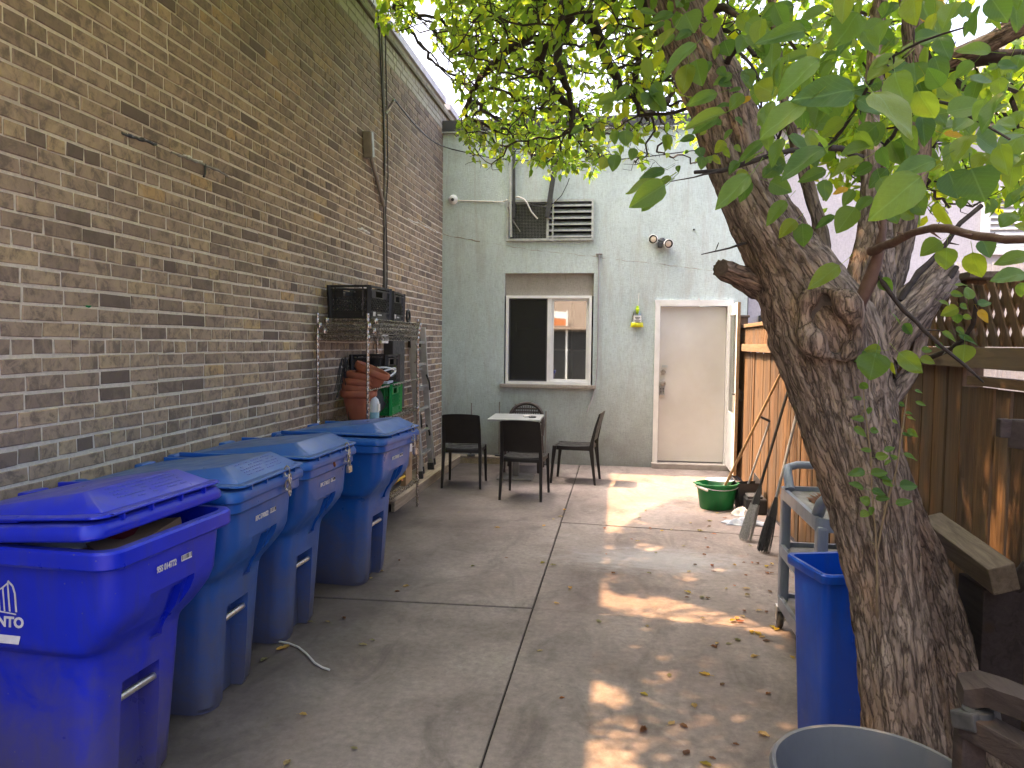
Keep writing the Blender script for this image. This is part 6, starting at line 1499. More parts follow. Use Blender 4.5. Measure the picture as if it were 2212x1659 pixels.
arms3 = [[(ony(1410, -140, 3.3), .07), (Vector((.15, 2.6, 3.75)), .055), (Vector((-.1, 1.7, 4.15)), .04), (Vector((-.4, .6, 4.4)), .025), (Vector((-.5, -.4, 4.5)), .012)], [(Vector((-.1, 1.7, 4.15)), .035), (Vector((.7, 1.2, 4.4)), .022), (Vector((1.3, .6, 4.5)), .012)], [(ony(1330, -280, 3.7), .07), (Vector((-.6, 4.4, 4.6)), .05), (Vector((-1.3, 5.4, 5.1)), .035), (Vector((-1.7, 6.4, 5.5)), .02), (Vector((-1.8, 7.4, 5.6)), .012)]]
NP, NR, NPAR = [], [], []
for arm in [pxpath(a_) for a_ in arms]+arms3:
    P = catmull(arm, .05); mb = MB()
    mb.tube([p+Vector((random.gauss(0, .006), random.gauss(0, .006), random.gauss(0, .006)))*(0 < i < len(P)-1) for i, (p, r) in enumerate(P)], [r*random.uniform(.94, 1.08) for p, r in P], 10); mb.build('branch', MAT['twig'], tree, 60)
    for i, (p, r) in enumerate(P[::2]):
        if r < .075: NP.append(p[:]); NR.append(r); NPAR.append(-1)
for pl in ([(1985, 345, 46, 3.05), (1985, 200, 46, 3.1), (1975, 90, 40, 3.15), (1960, -60, 34, 3.2)], [(1878, 250, 36, 2.9), (1890, 150, 32, 3.0), (1900, 0, 28, 3.1), (1905, -180, 22, 3.2)], [(1740, 380, 26, 3.0), (1700, 250, 20, 3.05), (1680, 120, 16, 3.1), (1660, -60, 14, 3.2)], [(2060, 125, 34, 3.0), (2212, 55, 36, 2.8), (2330, 0, 34, 2.7)]):
    for p, r in catmull(pxpath(pl), .12): NP.append(p[:]); NR.append(r); NPAR.append(-1)
# crown volume, clipped where the photograph shows wall or sky
def inpoly(P, poly):
    x, y = P[:, 0], P[:, 1]; c = np.zeros(len(P), bool); n = len(poly)
    for i in range(n):
        x0, y0 = poly[i]; x1, y1 = poly[(i+1) % n]
        if y0 == y1: continue
        c ^= ((y0 > y) != (y1 > y)) & (x < (x1-x0)*(y-y0)/(y1-y0)+x0)
    return c
_C = np.array(CAM); _F = np.array(_f); _RR = np.array(_r2); _UU = np.array(_u2)
def nproj(P):
    q = P-_C; k = q@_F; k = np.where(np.abs(k) < 1e-3, 1e-3, k); return np.stack([PW/2+F_PX*(q@_RR)/k, PH/2-F_PX*(q@_UU)/k, k], 1)
CROWN = [(900, -90), (905, 45), (940, 95), (985, 125), (970, 185), (1000, 225), (985, 290), (1010, 325), (1050, 395), (1105, 335), (1185, 398), (1230, 370), (1290, 392), (1340, 335), (1400, 365), (1470, 320), (1540, 360), (1640, 330), (1720, 420), (1780, 500), (1900, 510), (2010, 490), (2060, 430), (2120, 420), (2180, 480), (2300, 520), (2300, -90)]
CLUMP = [(806, -90), (808, 55), (850, 72), (892, 62), (898, 20), (880, -90)]
SKYGAP = [(2040, 25), (2130, 0), (2300, -40), (2300, 40), (2120, 110), (2050, 118)]
SKYGAP2 = [(900, 60), (898, 10), (930, -30), (948, 20), (935, 75)]
def allowed(P):
    s = nproj(P); x, y, k = s[:, 0], s[:, 1], s[:, 2]
    infr = (k > .2) & (x > -60) & (x < PW+60) & (y > -40) & (y < PH+60)
    ok = inpoly(s, CROWN) | inpoly(s, CLUMP); ok &= ~inpoly(s, SKYGAP) & ~inpoly(s, SKYGAP2)
    free = ~((P[:, 0] < XL+.10) & (P[:, 2] < 5.05)) & (P[:, 1] < 9.7) & (P[:, 2] > 2.2)
    return free & (~infr | (ok & (k > 2.2)))
SUNV = np.array(SUN)
LIT = [[(1320, 1022), (1600, 1010), (1600, 1030), (1500, 1062), (1440, 1082), (1390, 1100), (1340, 1133), (1312, 1131)],
    [(1297, 1258), (1322, 1262), (1330, 1285), (1360, 1296), (1420, 1290), (1520, 1310), (1600, 1325), (1640, 1338), (1700, 1345), (1720, 1366), (1600, 1352), (1450, 1335), (1297, 1311)],
    [(1258, 1463), (1280, 1466), (1310, 1482), (1340, 1484), (1372, 1505), (1365, 1522), (1300, 1520), (1250, 1522)], [(1232, 1618), (1300, 1612), (1380, 1635), (1420, 1700), (1210, 1700)],
    [(1270, 1410), (1290, 1408), (1294, 1418), (1275, 1421)], [(1288, 1396), (1305, 1396), (1305, 1404), (1288, 1404)], [(1420, 1418), (1440, 1420), (1440, 1428), (1422, 1428)], [(1425, 1440), (1475, 1455), (1465, 1470), (1430, 1462)], [(1390, 1465), (1425, 1478), (1432, 1488), (1400, 1482)], [(1460, 1240), (1500, 1236), (1510, 1255), (1470, 1262)], [(1530, 1230), (1560, 1226), (1570, 1240), (1535, 1246)], [(1380, 1172), (1430, 1178), (1425, 1190), (1385, 1186)]]
LITG = []
for i_, p in enumerate(LIT):
    cx_, cy_ = sum(q[0] for q in p)/len(p), sum(q[1] for q in p)/len(p); kx_, ky_ = (1.05, 1.30) if i_ < 4 else (1.15, 1.15)
    LITG.append([tuple(onz(max(cx_+(x-cx_)*kx_, min(q[0] for q in p)-6), cy_+(y-cy_)*ky_)[:2]) for x, y in p])
# the board fence is sunlit by the door and in one strip behind the trunk
FENCE_LIT = [(6.5, 9.9, .0, 1.9), (3.02, 3.22, .35, 1.15), (6.0, 6.6, .2, 1.6)]
def lit_mask(P):  # crown gaps: leaves left out so sun reaches chosen ground and fence patches
    g_ = P - SUNV[None]*(P[:, 2:3]/SUNV[2]); m = np.zeros(len(P), bool)
    for poly in LITG: m |= inpoly(g_, poly)
    t = (XF-P[:, 0])/(-SUNV[0]); h = P - SUNV[None]*t[:, None]
    for y0, y1, z0, z1 in FENCE_LIT: m |= (t > 0) & (h[:, 1] > y0) & (h[:, 1] < y1) & (h[:, 2] > z0) & (h[:, 2] < z1)
    return m
def sample(n):
    out = []
    E_ = [((-.75, 5.2, 3.95), (1.75, 2.3, 1.25), .60), ((.55, 3.6, 3.9), (1.5, 1.7, 1.15), .30), ((-.6, 7.0, 4.2), (1.2, 1.1, .9), .10), ((1.9, 3.9, 3.2), (1.3, 1.1, 1.0), .24), ((.1, 1.0, 4.5), (2.2, 2.3, .8), .22)]
    for c, r, fr_ in E_:
        m = int(n*fr_*6); d = rng.normal(size=(m, 3)); d /= np.linalg.norm(d, axis=1)[:, None]; rad = rng.random(m)**(1/2.4)
        P = np.array(c)+d*rad[:, None]*np.array(r); P = P[allowed(P)]; out.append(P[:int(n*fr_)])
    return np.concatenate(out)
def shade_points(n, z0=3.3, z1=6.6):
    g_ = np.stack([rng.uniform(-.15, 2.9, n), rng.uniform(-.6, 8.2, n), np.zeros(n)], 1)
    zz = rng.uniform(z0, z1, n); P = g_ + SUNV[None]*(zz/SUNV[2])[:, None]
    return P[allowed(P) & ~lit_mask(P)]
ATT = np.concatenate([sample(3300), shade_points(3200), shade_points(1500, 4.8, 6.8)])
def colonise(ATT, step=.075, kill=.10, infl=1.0, iters=100):
    global NP, NR, NPAR
    nodes = np.array(NP, float); par = list(NPAR); base = len(nodes)
    alive = np.ones(len(ATT), bool)
    near = np.zeros(len(ATT), int); dist = np.full(len(ATT), 1e9)
    def upd(lo):
        for s_ in range(lo, len(nodes), 400):
            d = np.linalg.norm(ATT[:, None]-nodes[None, s_:s_+400], axis=2); j = d.argmin(1); m = d[np.arange(len(ATT)), j]
            b = m < dist; dist[b] = m[b]; near[b] = j[b]+s_
    upd(0)
    for it in range(iters):
        alive &= dist > kill
        sel = alive & (dist < (infl if it > 8 else 3.))
        if not sel.any(): break
        v = ATT[sel]-nodes[near[sel]]; v /= np.linalg.norm(v, axis=1)[:, None]
        acc = np.zeros_like(nodes); np.add.at(acc, near[sel], v); idx = np.unique(near[sel])
        d = acc[idx]; ln = np.linalg.norm(d, axis=1); ok = ln > .05; idx = idx[ok]; d = d[ok]/ln[ok][:, None]
        d += rng.normal(size=d.shape)*.33; d[:, 2] -= .10; d /= np.linalg.norm(d, axis=1)[:, None]
        new = nodes[idx]+d*step
        lo = len(nodes); nodes = np.concatenate([nodes, new]); par += list(idx); upd(lo)
    return nodes, np.array(par), base
NODES, PAR, BASE = colonise(ATT)
nchild = np.zeros(len(NODES)); desc = np.ones(len(NODES))
for i in range(len(NODES)-1, BASE-1, -1): desc[PAR[i]] += desc[i]; nchild[PAR[i]] += 1
RAD = np.clip(.0014*np.sqrt(desc)+.0014, .0024, .022)
def twig_mesh(idx, n=4):
    """all twig segments as thin prisms (vectorised)"""
    a = NODES[PAR[idx]]; b = NODES[idx]; d = b-a; d /= np.maximum(np.linalg.norm(d, axis=1), 1e-9)[:, None]
    u = np.cross(d, np.array([.3, .5, .81])); u /= np.linalg.norm(u, axis=1)[:, None]; v = np.cross(d, u)
    ra = np.minimum(RAD[PAR[idx]], RAD[idx]*1.6); rb = RAD[idx]; V = []
    for k_ in range(n):
        t = 2*math.pi*k_/n; w_ = u*math.cos(t)+v*math.sin(t); V.append(a+w_*ra[:, None]); V.append(b+w_*rb[:, None])
    V = np.stack(V, 1).reshape(-1, 3); m = len(idx); q = np.arange(m)[:, None]*(2*n)
    Fs = np.concatenate([q+np.array([2*k_, 2*((k_+1) % n), 2*((k_+1) % n)+1, 2*k_+1]) for k_ in range(n)], 0)
    me = bpy.data.meshes.new('twigs'); me.from_pydata((V-np.array(tree.location)).tolist(), [], Fs.tolist()); me.materials.append(MAT['twig'])
    return me
# extra dead twiglets hanging in the lower crown
ex = rng.choice(np.arange(BASE, len(NODES)), 7500); en = []; ep = []
for i in ex:
    p = NODES[i]; d = rng.normal(size=3); d[2] -= .5; d /= np.linalg.norm(d); j = i; q = p.copy()
    for s_ in range(rng.integers(2, 7)):
        d = d+rng.normal(size=3)*.5; d /= np.linalg.norm(d); q = q+d*rng.uniform(.02, .045); en.append(q.copy()); ep.append(j); j = len(NODES)+len(en)-1
en = np.array(en); okx = allowed(en) | True
NODES = np.concatenate([NODES, en]); PAR = np.concatenate([PAR, ep]); RAD = np.concatenate([RAD, np.full(len(en), .0021)])
o = bpy.data.objects.new('twigs', twig_mesh(np.arange(BASE, len(NODES)))); COL.objects.link(o); o.parent = tree; tag(o, kind='stuff')
# crown leaves
def leaf_cloud(pos, dirs, nrm, ln, wd):
    """folded ovate leaves: 7 points, 6 triangles each"""
    d = dirs/np.linalg.norm(dirs, axis=1)[:, None]; s_ = np.cross(d, nrm); s_ /= np.maximum(np.linalg.norm(s_, axis=1), 1e-6)[:, None]; u = np.cross(s_, d)
    L_ = ln[:, None]; W_ = wd[:, None]; fold = rng.uniform(.05, .30, (len(pos), 1)); dr = rng.uniform(.0, .22, (len(pos), 1))
    V = [pos, pos+d*L_*.28+s_*W_*.46+u*W_*fold*.46, pos+d*L_*.28-s_*W_*.46+u*W_*fold*.46, pos+d*L_*.62+s_*W_*.40+u*(W_*fold*.4-L_*dr*.35), pos+d*L_*.62-s_*W_*.40+u*(W_*fold*.4-L_*dr*.35), pos+d*L_-u*L_*dr, pos+d*L_*.45-u*L_*dr*.12]
    V = np.stack(V, 1).reshape(-1, 3); q = np.arange(len(pos))[:, None]*7
    T = np.concatenate([q+np.array(t) for t in ((0, 1, 6), (0, 6, 2), (1, 3, 6), (6, 4, 2), (3, 5, 6), (6, 5, 4))], 0)
    return V, T
cand = np.arange(BASE, len(NODES)-len(en)); thin = cand[RAD[cand] < .0070]
pick = rng.choice(thin, 36000); pos = NODES[pick]+rng.normal(size=(len(pick), 3))*.035
sv = nproj(pos); inview = (sv[:, 2] > 0) & (sv[:, 1] > -20) & (sv[:, 0] > -20) & (sv[:, 0] < PW+20)
m = allowed(pos) & ~lit_mask(pos) & (~inview | (rng.random(len(pos)) < .74)); pos = pos[m]; pick = pick[m]
def shade_mid(n):
    g_ = np.stack([rng.uniform(-.12, 1.5, n), rng.uniform(3.4, 7.3, n), np.zeros(n)], 1); P = g_ + SUNV[None]*(rng.uniform(4.6, 6.8, n)/SUNV[2])[:, None]
    return P[allowed(P) & ~lit_mask(P)]
sp_ = np.concatenate([shade_points(24000), shade_mid(9000)])                     # unseen high leaves added to shade the yard, hung on the nearest twig
from mathutils.kdtree import KDTree
kd = KDTree(len(thin))
for i, ix in enumerate(thin): kd.insert(NODES[ix], i)
kd.balance()
def hang(pts, lim):
    global pos, pick
    r_ = [kd.find(q) for q in pts]; j = np.array([a[1] for a in r_]); ok_ = np.array([a[2] for a in r_]) < lim
    pos = np.concatenate([pos, pts[ok_]]); pick = np.concatenate([pick, thin[j[ok_]]])
hang(sp_, .42)
# leaves added sunward to block the sun from the near sprays and trunk
tg = np.array([tuple(ony(random.uniform(1450, 2212), random.uniform(-40, 900), random.uniform(1.1, 2.7))) for _ in range(4200)])
tg = tg + SUNV[None]*rng.uniform(1.0, 3.4, len(tg))[:, None] + rng.normal(size=tg.shape)*.05
tg = tg[allowed(tg) & ~lit_mask(tg)]
hang(tg, .45)
# fuller foliage on the right-hand limbs, in front of the neighbour's house
sv = nproj(NODES[thin]); rt = thin[(sv[:, 2] > 2.2) & (sv[:, 0] > 1680) & (sv[:, 0] < 2260) & (sv[:, 1] > 60) & (sv[:, 1] < 520)]
if len(rt):
    ex_ = rng.choice(rt, 2600); q = NODES[ex_]+rng.normal(size=(len(ex_), 3))*.06; k_ = allowed(q) & ~lit_mask(q); pos = np.concatenate([pos, q[k_]]); pick = np.concatenate([pick, ex_[k_]]); print('right leaves', len(rt), k_.sum())
dr_ = NODES[pick]-NODES[PAR[pick]]; dirs = dr_/np.maximum(np.linalg.norm(dr_, axis=1), 1e-6)[:, None]*.6+rng.normal(size=pos.shape)*.6; dirs[:, 2] -= .45
nr_ = rng.normal(size=pos.shape)*.55+np.array([0, 0, 1.])
ln = rng.uniform(.050, .088, len(pos)); wd = ln*rng.uniform(.50, .68, len(pos))
V, T = leaf_cloud(pos, dirs, nr_, ln, wd)
tips = nproj(V[5::7]); tipok = allowed(V[5::7])
me = bpy.data.meshes.new('crown'); me.from_pydata((V-np.array(tree.location)).tolist(), [], T.tolist()); me.materials.append(MAT['leaf_far'])
at = me.attributes.new('tint', 'FLOAT', 'POINT'); at.data.foreach_set('value', np.repeat(rng.random(len(pos))*.98, 7))
crown = bpy.data.objects.new('crown', me); COL.objects.link(crown); crown.parent = tree; tag(crown, kind='stuff')
print('tree nodes', len(NODES), 'leaves', len(pos))
# ---------------------------------------------------------------- single leaves near the viewer
def leaf_mesh(var, petiole=True):
    r_ = random.Random(100+var); n, m2 = 12, 4; V = []; Fs = []
    curl = r_.uniform(.02, .20); fold = r_.uniform(.08, .30); wav = r_.uniform(.0, .03); tw = r_.uniform(-.25, .25)
    for i in range(n+1):
        f = i/n; w_ = max(.012, .5*f**.5*(1-f)**.9/.401)
        for j in range(-m2, m2+1):
            u = j/m2; x = u*w_*(1+.03*((i+j) % 2)*(abs(j) == m2)); y = f; z = abs(u)*w_*fold - curl*f*f + wav*math.sin(f*9+u*3)+tw*u*w_*f
            V.append((x, y, z))
    k_ = 2*m2+1
    for i in range(n):
        for j in range(k_-1): a = i*k_+j; Fs.append((a, a+1, a+k_+1, a+k_))
    mb = MB().add(V, Fs)
    if petiole:
        sd_ = r_.uniform(-.12, .12); mb.tube([(sd_*1.4, -.42, .10), (sd_*.5, -.2, .03), (0, 0, 0), (0, .35, -.005-curl*.1)], [.014, .012, .011, .004], 5)
    me = bpy.data.meshes.new('leaf'); me.from_pydata(mb.v, [], mb.f); me.polygons.foreach_set('use_smooth', [True]*len(me.polygons)); me.materials.append(MAT['leaf'])
    at = me.attributes.new('luv', 'FLOAT_VECTOR', 'POINT'); at.data.foreach_set('vector', [x for v in mb.v for x in v]); return me
LV = [leaf_mesh(i) for i in range(8)]
def zm(t, u, v):
    if t == 'a': return 1635.8+.3472*u, .3472*v
    if t == 'b': return 1382.4+.2431*u, .2431*v
    if t == 'c': return 1036.8+.3472*u, .3472*v
    if t == 'd': return 1635.8+.3472*u, 518.4+.3472*v
NEAR = {'a': [(715, 575, 1000, 830, .8), (900, 370, 680, 470, .6), (390, 370, 95, 590, .45), (610, 560, 210, 620, .4), (300, 640, 0, 830, .4), (480, 600, 410, 800, .8), (630, 80, 480, 280, .85), (300, 190, 0, 250, .3), (230, 40, 20, 110, .4), (440, 60, 250, 130, .5), (880, 20, 760, 100, .5), (1000, 30, 1175, 40, .9, 'y'), (1100, 350, 1170, 520, .5), (1180, 700, 1440, 640, .55), (1540, 570, 1380, 830, .4), (1350, 850, 1530, 930, .8), (1640, 830, 1510, 1000, .6), (1190, 1070, 1260, 1230, .95), (1330, 1050, 1420, 1250, .9), (1110, 1000, 840, 1090, .4), (1020, 1100, 700, 1350, .48), (830, 880, 900, 1030, .5), (420, 930, 150, 1070, .35), (660, 990, 450, 1080, .35), (810, 1050, 690, 1165, .45), (80, 1130, 215, 1195, .6), (180, 1250, 50, 1390, .38), (430, 1060, 250, 1130, .35), (280, 1390, 290, 1540, .6), (610, 1290, 490, 1450, .6), (480, 1340, 360, 1420, .32), (240, 1370, 135, 1470, .5), (565, 1172, 470, 1200, .35, 'y'), (600, 1180, 530, 1280, .5), (820, 1300, 880, 1385, .8), (900, 1300, 980, 1360, .8), (970, 1230, 1050, 1340, .7), (1120, 1260, 1210, 1420, .5), (1280, 1230, 1265, 1300, .75), (1145, 1500, 1010, 1580, .7), (1180, 1540, 1170, 1680, .7), (1400, 1490, 1455, 1600, .75), (1340, 1570, 1380, 1740, .6), (1690, 1590, 1470, 1640, .45), (1600, 1330, 1510, 1400, .8), (1680, 1420, 1600, 1400, .6), (1560, 60, 1420, 140, .42), (1600, -20, 1640, 180, .5), (1300, 80, 1370, 130, .4), (1310, 130, 1290, 230, .4), (1130, 100, 1150, 250, .6), (850, 200, 720, 290, .4), (640, 170, 790, 190, .3, 'y'), (330, 330, 120, 390, .25), (0, 350, 140, 270, .35), (460, 450, 400, 560, .5), (100, 500, 0, 600, .6), (500, 320, 370, 450, .5), (1005, 525, 940, 470, .6), (1060, 530, 990, 590, .5), (740, 780, 600, 900, .65), (720, 760, 740, 910, .6), (900, 850, 930, 1010, .6), (1020, 720, 1060, 900, .5), (1080, 640, 1180, 780, .6), (1220, 900, 1180, 1060, .5), (1420, 950, 1330, 1060, .6), (1480, 900, 1430, 1050, .4), (1600, 1000, 1560, 1200, .4), (1580, 350, 1520, 470, .6), (1640, 340, 1600, 450, .6), (1430, 430, 1520, 400, .4), (1250, 560, 1150, 600, .4), (1340, 580, 1400, 620, .4), (1650, 690, 1560, 800, .5), (80, 1000, 190, 1050, .6), (150, 1020, 40, 1100, .6), (700, 700, 600, 540, .4), (200, 690, 60, 760, .4), (880, 240, 760, 330, .4), (540, 200, 430, 300, .5), (960, 640, 1010, 740, .5), (1230, 640, 1330, 560, .45), (1450, 700, 1560, 640, .5), (1350, 720, 1300, 840, .55), (1160, 830, 1300, 860, .3, 'y'), (1480, 1240, 1420, 1330, .5), (1620, 1200, 1540, 1290, .5), (760, 560, 690, 470, .5), (180, 200, 60, 300, .4)],
 'b': [(300, 130, 90, 160, .35), (400, 120, 485, 285, 1.), (640, 170, 640, 325, .85), (310, 250, 120, 460, .5), (460, 280, 310, 335, .4), (310, 310, 210, 410, .4), (220, 200, 100, 270, .3), (500, 390, 180, 680, .26), (430, 570, 370, 820, .5), (500, 530, 540, 760, .68), (620, 540, 600, 640, .4), (690, 400, 660, 530, .4), (750, 360, 790, 495, .95), (0, 90, 150, 120, .3), (0, 290, 110, 280, .3), (110, 740, 210, 860, .5), (90, 830, 30, 930, .85), (100, 850, 230, 990, .6), (820, 660, 650, 740, .38), (700, 720, 820, 760, .6), (690, 830, 400, 920, .3), (900, 790, 790, 810, .35), (830, 940, 650, 950, .3), (1060, 740, 1040, 930, .6), (985, 860, 895, 915, .4, 'y'), (760, 1000, 390, 1120, .22), (700, 1040, 450, 1180, .3), (680, 1070, 720, 1110, .8), (850, 1040, 920, 1110, .7), (590, 1160, 530, 1200, .6), (820, 1150, 740, 1240, .4), (750, 1250, 670, 1360, .6), (750, 1300, 790, 1410, .4), (840, 1290, 900, 1350, .5), (1100, 1250, 870, 1430, .25), (520, 1310, 550, 1400, .8), (550, 1390, 550, 1500, .7), (600, 1390, 630, 1450, .8), (640, 1380, 720, 1460, .4), (870, 1430, 790, 1540, .5), (960, 1530, 840, 1600, .7), (1180, 1390, 1300, 1440, .8), (1640, 1320, 1240, 1540, .4), (1190, 1270, 1210, 1360, .7), (240, 1190, 240, 1340, .62), (150, 1170, 150, 1230, .8), (490, 1220, 350, 1250, .4), (340, 1470, 340, 1530, .6), (220, 1500, 0, 1600, .28), (430, 1340, 395, 1365, .6), (1150, 1480, 1090, 1560, .5), (930, 660, 950, 730, .8), (1180, 650, 1080, 700, .5), (1120, 560, 1060, 640, .5), (700, 600, 760, 680, .6)],
 'c': [(1130, 1120, 900, 1180, .36), (1150, 1150, 930, 1285, .45), (1145, 1165, 985, 1292, .72), (1190, 1100, 1110, 1155, .5), (850, 960, 820, 1060, .6), (790, 980, 750, 1055, .7), (900, 810, 910, 910, .8), (850, 810, 830, 900, .6), (730, 770, 730, 880, .5), (640, 790, 560, 830, .4), (1165, 840, 1170, 935, .62), (1680, 1090, 1460, 1300, .36), (1680, 1120, 1610, 1260, .42), (1050, 560, 1140, 600, .5), (1060, 580, 1150, 690, .6), (1030, 570, 1030, 650, .9), (940, 540, 830, 620, .42), (850, 600, 720, 640, .4), (830, 640, 750, 700, .5), (1150, 1060, 990, 1110, .32), (690, 830, 640, 870, .6), (960, 920, 940, 1000, .6)],
 'd': [(740, 700, 695, 870, .85), (770, 690, 665, 680, .6), (690, 710, 600, 750, .6), (680, 720, 625, 800, .6), (880, 700, 1040, 835, .42), (840, 760, 855, 840, .4), (510, 160, 315, 300, .36), (765, 240, 840, 320, .6), (840, 460, 900, 520, .4), (910, 520, 965, 590, .5), (1315, 370, 1318, 283, .62), (1370, 400, 1460, 390, .55), (1375, 435, 1445, 515, .42, 'y'), (1250, 420, 1140, 470, .55), (1260, 400, 1310, 430, .5), (1250, 460, 1240, 520, .85), (1280, 470, 1340, 490, .45), (1150, 570, 1240, 630, .35), (1110, 640, 1170, 680, .45), (1240, 540, 1290, 590, .4), (1250, 590, 1390, 650, .22), (1290, 650, 1280, 770, .8), (1020, 680, 1090, 690, .5), (1010, 740, 1110, 760, .5), (1230, 280, 1310, 275, .45), (1200, 330, 1290, 345, .4), (1130, 380, 1210, 405, .35), (1670, 210, 1450, 250, .4), (1640, 265, 1650, 360, .6),
       (640, 890, 690, 925, .6), (650, 990, 595, 978, .4), (690, 1040, 700, 1085, .75), (665, 1115, 590, 1105, .4), (600, 1165, 685, 1225, .38), (700, 1180, 765, 1192, .45), (710, 1312, 640, 1300, .38), (790, 1312, 860, 1285, .42), (735, 1352, 820, 1340, .5), (830, 1370, 790, 1400, .45), (870, 1362, 830, 1338, .5), (670, 1440, 565, 1455, .4), (705, 1455, 820, 1442, .4), (740, 1470, 850, 1490, .3), (660, 1548, 568, 1508, .4), (780, 1490, 850, 1532, .5), (885, 1530, 1000, 1530, .5), (710, 1558, 800, 1582, .5), (735, 1612, 830, 1602, .38), (700, 1640, 642, 1600, .75), (860, 1640, 968, 1622, .4), (720, 1660, 700, 1710, .6), (690, 1690, 640, 1720, .8), (980, 935, 1035, 950, .35), (985, 1005, 1050, 1032, .32), (880, 1010, 920, 1035, .45), (920, 1075, 970, 1080, .35), (930, 1100, 990, 1117, .35), (840, 1120, 875, 1142, .5), (930, 1180, 1012, 1226, .36), (900, 1205, 965, 1222, .35), (910, 1330, 1006, 1366, .34)]}
nl = 0
for t_, lst in NEAR.items():
    for k_, it in enumerate(lst):
        x0, y0 = zm(t_, it[0], it[1]); x1, y1 = zm(t_, it[2], it[3]); lp = max(8, math.hypot(x1-x0, y1-y0))
        if t_ == 'd' and k_ >= 29: Y = 2.30
        elif t_ == 'd': Y = min(2.38, max(2.0, .085*F_PX/lp))
        else: Y = min(2.2, max(1.12, .085*F_PX/lp))
        b3 = ony(x0, y0, Y); t3 = ony(x1, y1, Y+random.uniform(-.25, .25)*lp*Y/F_PX); d = t3-b3; ln_ = d.length; d.normalize()
        n_ = (CAM-b3).normalized()*1.0+Vector((-.2, .0, .55))+Vector((random.gauss(0, .35), random.gauss(0, .35), random.gauss(0, .25)))
        n_ = (n_-d*n_.dot(d)).normalized(); s_ = d.cross(n_)
        o = bpy.data.objects.new('leaf', LV[(k_*5+len(t_)) % 8]); COL.objects.link(o); o.parent = tree
        wf = it[4]*1.3; M3 = Matrix(((s_.x*ln_*wf, d.x*ln_, n_.x*ln_), (s_.y*ln_*wf, d.y*ln_, n_.y*ln_), (s_.z*ln_*wf, d.z*ln_, n_.z*ln_)))
        o.matrix_basis = tree.matrix_basis.inverted() @ (Matrix.Translation(b3) @ M3.to_4x4())
        if len(it) > 5: o.material_slots[0].link = 'OBJECT'; o.material_slots[0].material = MAT['leaf_yellow']; o['label'] = 'yellow autumn leaf'
        nl += 1
for i in range(64):       # more leaves of the same near sprays
    x0, y0 = random.uniform(1640, 2230), random.uniform(-20, 330)
    if x0 > 2040 and 25 < y0 < 110: continue
    Y = random.uniform(1.35, 2.15); lp = random.uniform(.055, .085)*F_PX/Y; an = random.gauss(1.9, .9); x1, y1 = x0+lp*math.cos(an)*.9, y0+lp*math.sin(an)*.8
    b3 = ony(x0, y0, Y); t3 = ony(x1, y1, Y+random.uniform(-.03, .03)); d = t3-b3; ln_ = d.length; d.normalize()
    n_ = (CAM-b3).normalized()*.6+Vector((-.2, 0, .8))+Vector((random.gauss(0, .4), random.gauss(0, .4), 0)); n_ = (n_-d*n_.dot(d)).normalized(); s_ = d.cross(n_); wf = random.uniform(.5, .8)
    o = bpy.data.objects.new('leaf', LV[i % 8]); COL.objects.link(o); o.parent = tree
    M3 = Matrix(((s_.x*ln_*wf, d.x*ln_, n_.x*ln_), (s_.y*ln_*wf, d.y*ln_, n_.y*ln_), (s_.z*ln_*wf, d.z*ln_, n_.z*ln_))); o.matrix_basis = tree.matrix_basis.inverted() @ (Matrix.Translation(b3) @ M3.to_4x4())
print('near leaves', nl)
# further leaves of the near sprays, joined: too many to single out
mb = MB()
for i in range(150):
    x0, y0 = random.uniform(1600, 2240), random.uniform(-30, 430)
    if (x0 > 2040 and 25 < y0 < 105) or (x0 < 1720 and y0 > 230) or (y0 > 300 and random.random() < .5): continue
    Y = random.uniform(1.6, 2.35); lp = random.uniform(.055, .085)*F_PX/Y; an = random.gauss(1.8, .9); x1, y1 = x0+lp*math.cos(an)*.9, y0+lp*math.sin(an)*.8
    b3 = ony(x0, y0, Y); t3 = ony(x1, y1, Y+random.uniform(-.03, .03)); d = t3-b3; ln_ = d.length; d.normalize()
    n_ = (CAM-b3).normalized()*.8+Vector((-.2, 0, .7))+Vector((random.gauss(0, .4), random.gauss(0, .4), 0)); n_ = (n_-d*n_.dot(d)).normalized(); s_ = d.cross(n_); wf = random.uniform(.6, .85)
    M4 = Matrix.Translation(b3) @ Matrix(((s_.x*ln_*wf, d.x*ln_, n_.x*ln_), (s_.y*ln_*wf, d.y*ln_, n_.y*ln_), (s_.z*ln_*wf, d.z*ln_, n_.z*ln_))).to_4x4(); sm = LV[i % 8]
    mb.add([M4 @ v.co for v in sm.vertices], [tuple(p.vertices) for p in sm.polygons]); mb.a.setdefault('t', []).extend([random.random()]*len(sm.vertices)); mb.a.setdefault('l', []).extend([x for v in sm.vertices for x in v.co])
o = mb.build('spray_leaves', MAT['leaf'], tree, 180, fix=False); tag(o, kind='stuff')
if len(mb.a['t']) == len(o.data.vertices):
    at = o.data.attributes.new('luv', 'FLOAT_VECTOR', 'POINT'); at.data.foreach_set('vector', mb.a['l'])
    at = o.data.attributes.new('tint', 'FLOAT', 'POINT'); at.data.foreach_set('value', mb.a['t'])
# tree across the lane behind the garage (mirrored in the window)
t2 = empty('lane_tree', (-6.5, -21, 0), label='leafy tree behind the garage across the lane behind the viewer', cat='tree')
t2.scale = (1.9, 1.7, 1.6)
for nm in ('crown',):
    c = bpy.data.objects.new('crown', crown.data); COL.objects.link(c); c.parent = t2; tag(c, kind='stuff')
MB().tube([(-.6, 1, 0), (-.7, 1.2, 1.5), (-1.2, 2, 3.2)], [.2, .16, .08], 10).build('trunk', MAT['twig'], t2, 60, world=False)
